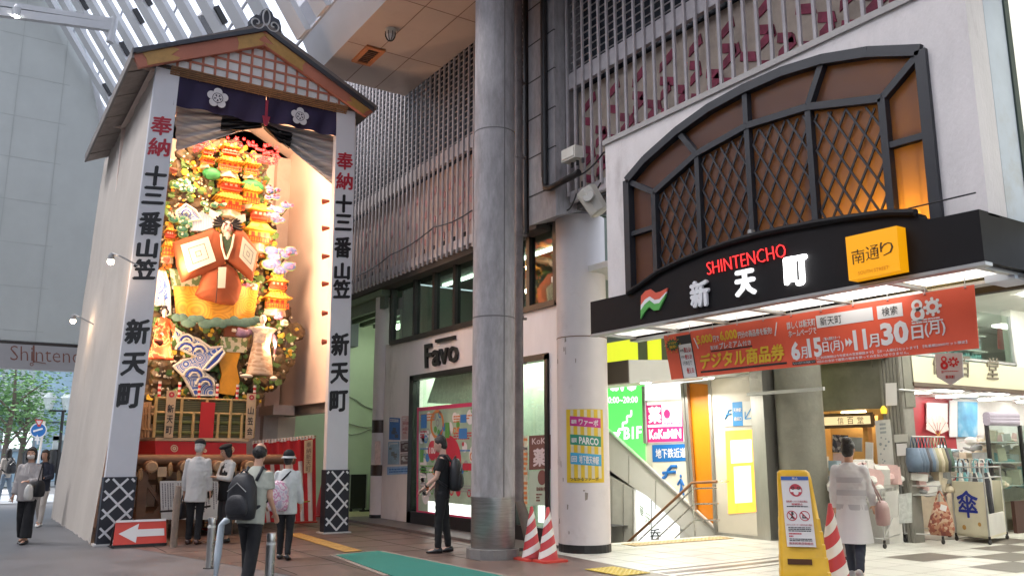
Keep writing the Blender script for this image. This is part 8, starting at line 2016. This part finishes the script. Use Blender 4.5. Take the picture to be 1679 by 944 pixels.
    if hair in ('short', 'bob', 'long', 'bun', 'balding', 'cropped', 'grey'):
        b = MB(); hm = mat('grey hair', (.42, .40, .38), .6, var=.2, scale=20) if hair == 'grey' else m_hair
        if hair == 'balding':
            b.ell(H(-.045, 0, .012), (.072*s, .084*s, .085*s), 14, 10, hdR); 
            for sd in (-1, 1): b.ell(H(-.02, sd*.070, .01), (.06*s, .02*s, .05*s), 10, 6, hdR)
        else:
            b.ell(H(-.016, 0, .040), (.102*s, .088*s, .100*s), 16, 12, hdR); b.ell(H(-.05, 0, -.02), (.065*s, .078*s, .085*s), 14, 10, hdR)
            if hair in ('bob', 'long'):
                for sd in (-1, 1): b.ell(H(-.02, sd*.075, -.03), (.065*s, .026*s, .10*s), 10, 8, hdR)
                b.ell(H(.060, 0, .085), (.045*s, .065*s, .03*s), 10, 6, hdR)
            if hair == 'long':
                for sd in (-1, 1): b.ell(H(-.01, sd*.080, -.11), (.045*s, .024*s, .12*s), 10, 8, hdR)
                b.ell(H(-.07, 0, -.13), (.04*s, .09*s, .16*s), 12, 8, hdR)
            if hair == 'bun': b.ell(H(-.055, 0, .115), (.07*s, .07*s, .055*s), 12, 8, hdR)
        g_ = remesh(b, .009*s, 3)
        for v in g_.v: v += V(1, 1, 1)*.004*noise.noise(v*45)
        g_.build('hair', hm, root, smooth='all', local=True)
    root.location = base; root.rotation_euler = (0, 0, R(heading)); root['_s'] = s
    del root['_s']
    Mw = Matrix.Translation(Vector(base)) @ Matrix.Rotation(R(heading), 4, 'Z')
    return root, J, H, Mw, tor, hdR, s
def held(nm, label, cat, Mw, parts, group=None, at_=(0, 0, 0)):
    t = thing(nm, label, cat, (0, 0, 0), group); t.matrix_basis = Mw
    for pn_, b, m in parts: b.build(pn_, m, t, smooth='all' if pn_ not in ('zip', 'flat') else False, local=True)
    return t
def softbox(c, w, d, h, top=.75, bot=.95, n=18):
    """soft bag body: w along Y, d along X"""
    b = MB(); c = Vector(c); b.loft([(c+V(0, 0, -h/2), (0, w*.36*bot, 0), (d*.3, 0, 0)), (c+V(0, 0, -h*.46), (0, w*.49*bot, 0), (d*.46, 0, 0)), (c+V(0, 0, -h*.2), (0, w*.52, 0), (d*.52, 0, 0)), (c+V(0, 0, h*.2), (0, w*.49, 0), (d*.48, 0, 0)), (c+V(0, 0, h*.42), (0, w*.44*top, 0), (d*.38, 0, 0)), (c+V(0, 0, h*.5), (0, w*.25*top, 0), (d*.2, 0, 0))], n)
    for v in b.v:   # squarer than an ellipse
        x, y = (v.x-c.x)/max(d*.5, .01), (v.y-c.y)/max(w*.5, .01); r = math.hypot(x, y)
        if r > .1: k = min(1.16, max(abs(x), abs(y)) and r/max(abs(x), abs(y))); v.x = c.x+(v.x-c.x)*(1+(k-1)*.6); v.y = c.y+(v.y-c.y)*(1+(k-1)*.6)
        v += V(.006, .006, .006)*noise.noise(v*14)
    return b
m_bkp = mat('black nylon', (.016, .016, .020), .55, var=.25, scale=8, bump=.2, bscale=60)
m_blk = mat('black cloth', (.010, .010, .012), .85, var=.2, scale=6)
m_wsh = mat('white shirt cloth', (.55, .54, .54), .8, var=.06, scale=5)
def backpack(label, Mw, tor, s, w=.31, d=.17, h=.46, zc=.27, strap=True, m=None):
    c = tor(-.115-d/2, 0, zc); b = softbox((0, 0, 0), w*s, d*s, h*s); b.v = [c+v for v in b.v]; pk = softbox((0, 0, 0), w*.8*s, d*.5*s, h*.45*s); pk.v = [c+v+V(-d*.42*s, 0, -h*.18*s) for v in pk.v]
    st = MB(); z = MB()
    for sd in (-1, 1): st.tube([tor(-.12, sd*.09, zc+.20), tor(-.05, sd*.105, .565), tor(.06, sd*.11, .52), tor(.115, sd*.125, .36), tor(.05, sd*.165, .18), tor(-.10, sd*.13, .08)], .020*s, 8)
    z.tube([c+V(-d*.52*s, -w*.36*s, .06*s), c+V(-d*.53*s, 0, .16*s), c+V(-d*.52*s, w*.36*s, .06*s)], .006, 5); st.tube([c+V(.02, -.05*s, h*.5*s), c+V(0, 0, (h*.5+.04)*s), c+V(.02, .05*s, h*.5*s)], .010, 6)
    return held('backpack', label, 'backpack', Mw, [('bag', b, m or m_bkp), ('pocket', pk, m or m_bkp), ('strap', st, m or m_bkp), ('zip', z, m_trim)])
def ground(px_, py_): p = at(px_, py_, 'z', 0); p.z = .006; return p
# 1 woman in a mask, 2 her companion, 3 passer-by at the edge
r_, J, H, Mw, tor, hdR, s = person('woman in a mask, grey hoodie and wide black trousers walking towards us', ground(37, 891), -28, 1.57, mat('grey hoodie', (.36, .335, .33), .85, var=.12, scale=6), m_blk, dict(lh=(10, 6), rh=(-8, 10), la=(18, 8, 75, 20), ra=(4, 8, 14, 0), hy=14), 'bob', topkw=dict(loose=.035, low=-.13), trkw=dict(wide=.05, len=.93), mask=mat('pale mask', (.62, .56, .52), .7, var=.03))
b = softbox((0, 0, 0), .12, .30, .28); c_ = J['lel']+V(.06, .06, -.12); b.v = [c_+v for v in b.v]; st = MB().tube([c_+V(-.08, 0, .13), J['lsh']+V(0, .05, .08), c_+V(.08, 0, .13)], .010, 6)
held('shoulder_bag', 'black shoulder bag on the arm of the woman in the mask', 'bag', Mw, [('bag', b, m_blk), ('strap', st, m_blk)])
b = softbox((0, 0, 0), .10, .22, .26, top=.6); c_ = J['lwr']+V(.06, .06, -.18); b.v = [c_+v for v in b.v]; held('cloth_bag', 'pale cloth bag held at the wrist of the woman in the mask', 'bag', Mw, [('bag', b, g_w)])
dr = MB()
for sd in (-1, 1): dr.tube([tor(.115, sd*.03, .53), tor(.155, sd*.035, .38)], .005, 5)
dr.build('drawstring', m_wsh, r_, local=True)
r_, J, H, Mw, tor, hdR, s = person('smiling woman in a dark top and pale trousers behind the masked woman', ground(63, 862), -25, 1.55, mat('navy top', (.020, .024, .04), .8, var=.2), mat('pale beige trousers', (.46, .42, .38), .8, var=.06), dict(lh=(14, 4), rh=(-10, 16), la=(10, 8, 80, 25), ra=(15, 6, 85, 30)), 'bob', shoes=mat('white shoes', (.6, .6, .58), .5), topkw=dict(loose=.02))
b = softbox((0, 0, 0), .20, .08, .14); c_ = (J['lwr']+J['rwr'])/2+V(.06, 0, .02); b.v = [c_+v for v in b.v]; held('pouch', 'dark pouch held in front by the smiling woman', 'bag', Mw, [('bag', b, m_bkp)])
r_, J, H, Mw, tor, hdR, s = person('long-haired passer-by in a pale top and jeans at the left edge', ground(6, 823), -150, 1.62, mat('pale top', (.52, .47, .42), .8), mat('faded jeans', (.16, .21, .27), .8, var=.15), dict(lh=(14, 4), rh=(-12, 18), la=(12, 6, 60, 10), ra=(12, 6, 60, 10)), 'long', shoes=mat('white shoes', (.6, .6, .58)))
backpack('black backpack on the passer-by at the left edge', Mw, tor, s)
# 4 man in the white jacket
r_, J, H, Mw, tor, hdR, s = person('man in a white jacket, black trousers and cap seen from behind', ground(316, 892), 150, 1.68, mat('off-white linen jacket', (.50, .485, .47), .8, var=.06, scale=4), m_blk, dict(lh=(2, 2), rh=(-2, 3), la=(2, 9, 8, 0), ra=(2, 9, 8, 0), hp=10), 'grey', topkw=dict(loose=.028, low=-.20, flare=.012), shoes=mat('dark brown shoes', (.05, .02, .015), .4))
b = MB(); b.ell(H(-.010, 0, .080), (.113*s, .099*s, .078*s), 16, 10, hdR); b.loft([(H(.09, 0, .055), hdR @ V(0, .07*s, 0), hdR @ V(.075*s, 0, 0)), (H(.09, 0, .064), hdR @ V(0, .07*s, 0), hdR @ V(.075*s, 0, 0))], 16); held('cap', 'black cap on the man in the white jacket', 'cap', Mw, [('crown', b, m_blk)])
b = softbox((0, 0, 0), .12, .34, .30, top=.9); c_ = J['lwr']+V(.02, .03, -.32); b.v = [c_+v for v in b.v]; st = MB().tube([c_+V(-.09, 0, .14), J['lwr']+V(.0, .02, -.07), c_+V(.09, 0, .14)], .012, 6)
held('handbag', 'black handbag in the left hand of the man in white', 'bag', Mw, [('bag', b, m_bkp), ('handle', st, m_bkp)])
# 5 woman with a black beret looking down
r_, J, H, Mw, tor, hdR, s = person('woman in a black beret and dark vest looking down at her hands', ground(366, 889), -75, 1.62, mat('pale blouse', (.52, .50, .48), .8), mat('dark skirt trousers', (.03, .028, .03), .8), dict(hp=18, hy=-12, la=(15, 8, 85, 25), ra=(15, 8, 80, 25)), 'bob', topkw=dict(loose=.01), trkw=dict(wide=.045, len=.85))
b = MB(); b.loft([(tor(0, 0, -.16), (0, .19*s, 0), (.14*s, 0, 0)), (tor(0, 0, .1), (0, .163*s, 0), (.128*s, 0, 0)), (tor(.005, 0, .34), (0, .178*s, 0), (.132*s, 0, 0)), (tor(0, 0, .52), (0, .12*s, 0), (.09*s, 0, 0))], 18); b.build('vest', m_blk, r_, smooth='all', local=True)
b = MB().ell(H(-.015, 0, .085), (.125*s, .12*s, .055*s), 16, 10, hdR); held('beret', 'black beret on the woman looking down', 'hat', Mw, [('crown', b, m_blk)])
c_ = (J['rwr'])+V(.08, .02, -.2); b = softbox((0, 0, 0), .12, .26, .28); b.v = [c_+v for v in b.v]; held('handbag', 'black dotted handbag held by the woman in the beret', 'bag', Mw, [('bag', b, ramp_mat('dark dotted cloth', 'voronoi', [(.02, .02, .02), (.03, .025, .02), (.25, .22, .12), (.02, .02, .02)], scale=40)), ('handle', MB().tube([c_+V(-.07, 0, .12), J['rwr']+V(.05, 0, -.02), c_+V(.07, 0, .12)], .01, 6), m_blk)])
# 6 man with the big black backpack
r_, J, H, Mw, tor, hdR, s = person('balding man in a sage T-shirt wearing a big black backpack', ground(404, 974), 128, 1.60, mat('sage T-shirt', (.36, .37, .315), .85, var=.08, scale=5), m_blk, dict(lean=9, hp=-2, hy=22, lh=(14, 8), rh=(-8, 6), la=(16, 10, 58, 30), ra=(8, 8, 40, 10)), 'balding', topkw=dict(loose=.03, sleeve=.45), trkw=dict(wide=.018))
backpack('big black backpack worn by the balding man', Mw, tor, s, w=.36, d=.22, h=.54, zc=.20)
b = MB(); a_ = V(-.06, .27*s, J['pel'].z+.02); b.loft([(a_+V(.02, .04, -.05), (.03, 0, 0), (0, .03, 0)), (a_+V(.02, .06, -.10), (.062, 0, 0), (0, .05, 0)), (a_+V(.0, .09, -.13), (.04, 0, 0), (0, .034, 0)), (a_+V(-.02, .10, -.45), (.046, 0, 0), (0, .038, 0)), (a_+V(-.03, .11, -.74), (.018, 0, 0), (0, .016, 0))], 14)
held('rolled_umbrella', 'pale blue furled umbrella hanging from the arm of the balding man', 'umbrella', Mw, [('canopy', b, mat('pale blue nylon', (.52, .58, .64), .5, var=.15)), ('handle', MB().tube([a_+V(.02, .04, -.05), a_+V(.03, .03, .03), a_+V(.08, .02, .04)], .012, 6), g_g)])
# 7 woman with the black and white hat and flowered bag
r_, J, H, Mw, tor, hdR, s = person('woman in a white shirt and black trousers seen from behind with a dark hat', ground(465, 917), 150, 1.49, mat('white cotton shirt', (.52, .54, .53), .8, var=.05), m_blk, dict(lh=(8, 5), rh=(-6, 8), la=(4, 8, 30, 10), ra=(3, 10, 16, 0)), 'short', topkw=dict(loose=.03, low=-.17))
b = MB(); b.ell(H(-.012, 0, .075), (.108*s, .098*s, .095*s), 16, 10, hdR); b2 = MB(); b2.loft([(H(-.01, 0, .015), hdR @ V(0, .135*s, 0), hdR @ V(.14*s, 0, 0)), (H(-.01, 0, .05), hdR @ V(0, .098*s, 0), hdR @ V(.108*s, 0, 0))], 20); held('bucket_hat', 'black hat with a white brim on the woman in the white shirt', 'hat', Mw, [('crown', b, m_blk), ('brim', b2, m_wsh)])
c_ = tor(-.20, .10, .14); b = softbox((0, 0, 0), .30, .16, .44, top=.6); b.v = [c_+v for v in b.v]; st = MB().tube([c_+V(0, -.02, .2), tor(-.06, -.06, .54), tor(.06, -.10, .50), tor(.10, .0, .25)], .014, 6)
held('flowered_bag', 'pale pink flowered sling bag on the back of the woman in white', 'bag', Mw, [('bag', b, ramp_mat('pink flowered cloth', 'noise', [(.55, .46, .50), (.62, .56, .58), (.50, .22, .33), (.58, .50, .54), (.40, .36, .44)], scale=11, lo=.3, hi=.7, detail=3.)), ('strap', st, m_blk)])
# 8 man in black with his phone
r_, J, H, Mw, tor, hdR, s = person('man all in black with short hair looking down in front of the shop window', ground(724, 906), -128, 1.73, m_blk, mat('black trousers', (.008, .008, .010), .8, var=.2), dict(hp=14, lh=(5, 4), rh=(-5, 3), la=(14, 6, 38, 12), ra=(10, 7, 34, 10)), 'cropped', topkw=dict(loose=.008, sleeve=.42), skin=mat('fair skin', (.52, .32, .25), .5, var=.05))
backpack('black backpack worn by the man in black', Mw, tor, s, w=.33, d=.18, h=.50)
b = MB().tube([J['lwr'].lerp(J['lel'], .12)+V(0, 0, .0), J['lwr'].lerp(J['lel'], .22)], .034*s, 14); held('wristwatch', 'black wristwatch on the man in black', 'watch', Mw, [('band', b, m_black)])
a_ = J['rwr']+(J['rwr']-J['rel']).normalized()*.09; b = MB(); b.bar(a_-V(.0, .0, .03), a_+V(.11, 0, .05), .075, .012); held('smartphone', 'smartphone held by the man in black', 'phone', Mw, [('flat', b, m_black)])
# 9 woman in the long white coat
r_, J, H, Mw, tor, hdR, s = person('woman in a long white striped coat walking towards the corner shop', ground(1406, 950), 118, 1.66, mat('sheer white coat', (.60, .59, .61), .75, var=.04), mat('dark navy trousers', (.018, .022, .04), .8), dict(lh=(20, 6), rh=(-18, 20), la=(-4, 10, 30, 0), ra=(8, 12, 34, 0), hy=-10), 'bun', shoes=mat('grey shoes', (.4, .4, .4), .5), topkw=dict(loose=.03, low=-.12, flare=.01))
b = MB(); b.loft([(tor(-.02, 0, -.42), (0, .228*s, 0), (.25*s, 0, 0)), (tor(-.01, 0, -.25), (0, .215*s, 0), (.205*s, 0, 0)), (tor(0, 0, .0), (0, .192*s, 0), (.150*s, 0, 0)), (tor(0, 0, .10), (0, .180*s, 0), (.140*s, 0, 0))], 28); b.f = b.f[:-2]; b.mi = b.mi[:-2]
for v in b.v: f_ = .018*noise.noise(V(v.x*9, v.y*9, v.z*1.2)); v += V(f_, f_, 0)
b.build('coat_skirt', mat('sheer white coat', (0, 0, 0)), r_, smooth='all', local=True)
b = MB()
for z in (.02, .20, .36): b.loft([(tor(0, 0, z-.035), (0, (.187 if z > .1 else .198)*s, 0), T_ if 0 else (.150*s, 0, 0)), (tor(0, 0, z+.035), (0, .188*s, 0), (.150*s, 0, 0))], 24); b.f = b.f[:-2]; b.mi = b.mi[:-2]
b.build('coat_band', mat('grey coat band', (.43, .42, .45), .8, var=.04), r_, smooth='all', local=True)
c_ = J['rwr']+V(-.02, -.10, -.10); b = softbox((0, 0, 0), .16, .42, .30, top=.8); b.v = [c_+v for v in b.v]; st = MB().tube([c_+V(-.13, 0, .13), J['rsh']+V(0, 0, .08), c_+V(.13, 0, .13)], .010, 6)
held('shoulder_bag', 'dusky pink shoulder bag of the woman in the white coat', 'bag', Mw, [('bag', b, mat('dusky pink leather', (.40, .26, .25), .5, var=.12)), ('strap', st, mat('dusky pink leather', (0, 0, 0)))])
p = ground(1378, 920); t = thing('trolley_case', 'brownish trolley case left of the woman in the white coat', 'suitcase', tuple(p)); b = softbox((0, 0, 0), .30, .22, .52, top=1.0); b.v = [p+V(0, 0, .33)+v for v in b.v]; b.build('case', mat('taupe case', (.24, .18, .17), .5, var=.1), t, smooth='all'); MB().tube([p+V(0, -.07, .58), p+V(0, -.07, .92), p+V(0, .07, .92), p+V(0, .07, .58)], .012, 6).build('handle', m_black, t)
b = MB()
for sd in (-1, 1): b.ell(p+V(0, sd*.1, .04), .038, 8, 6)
b.build('wheel', m_black, t)
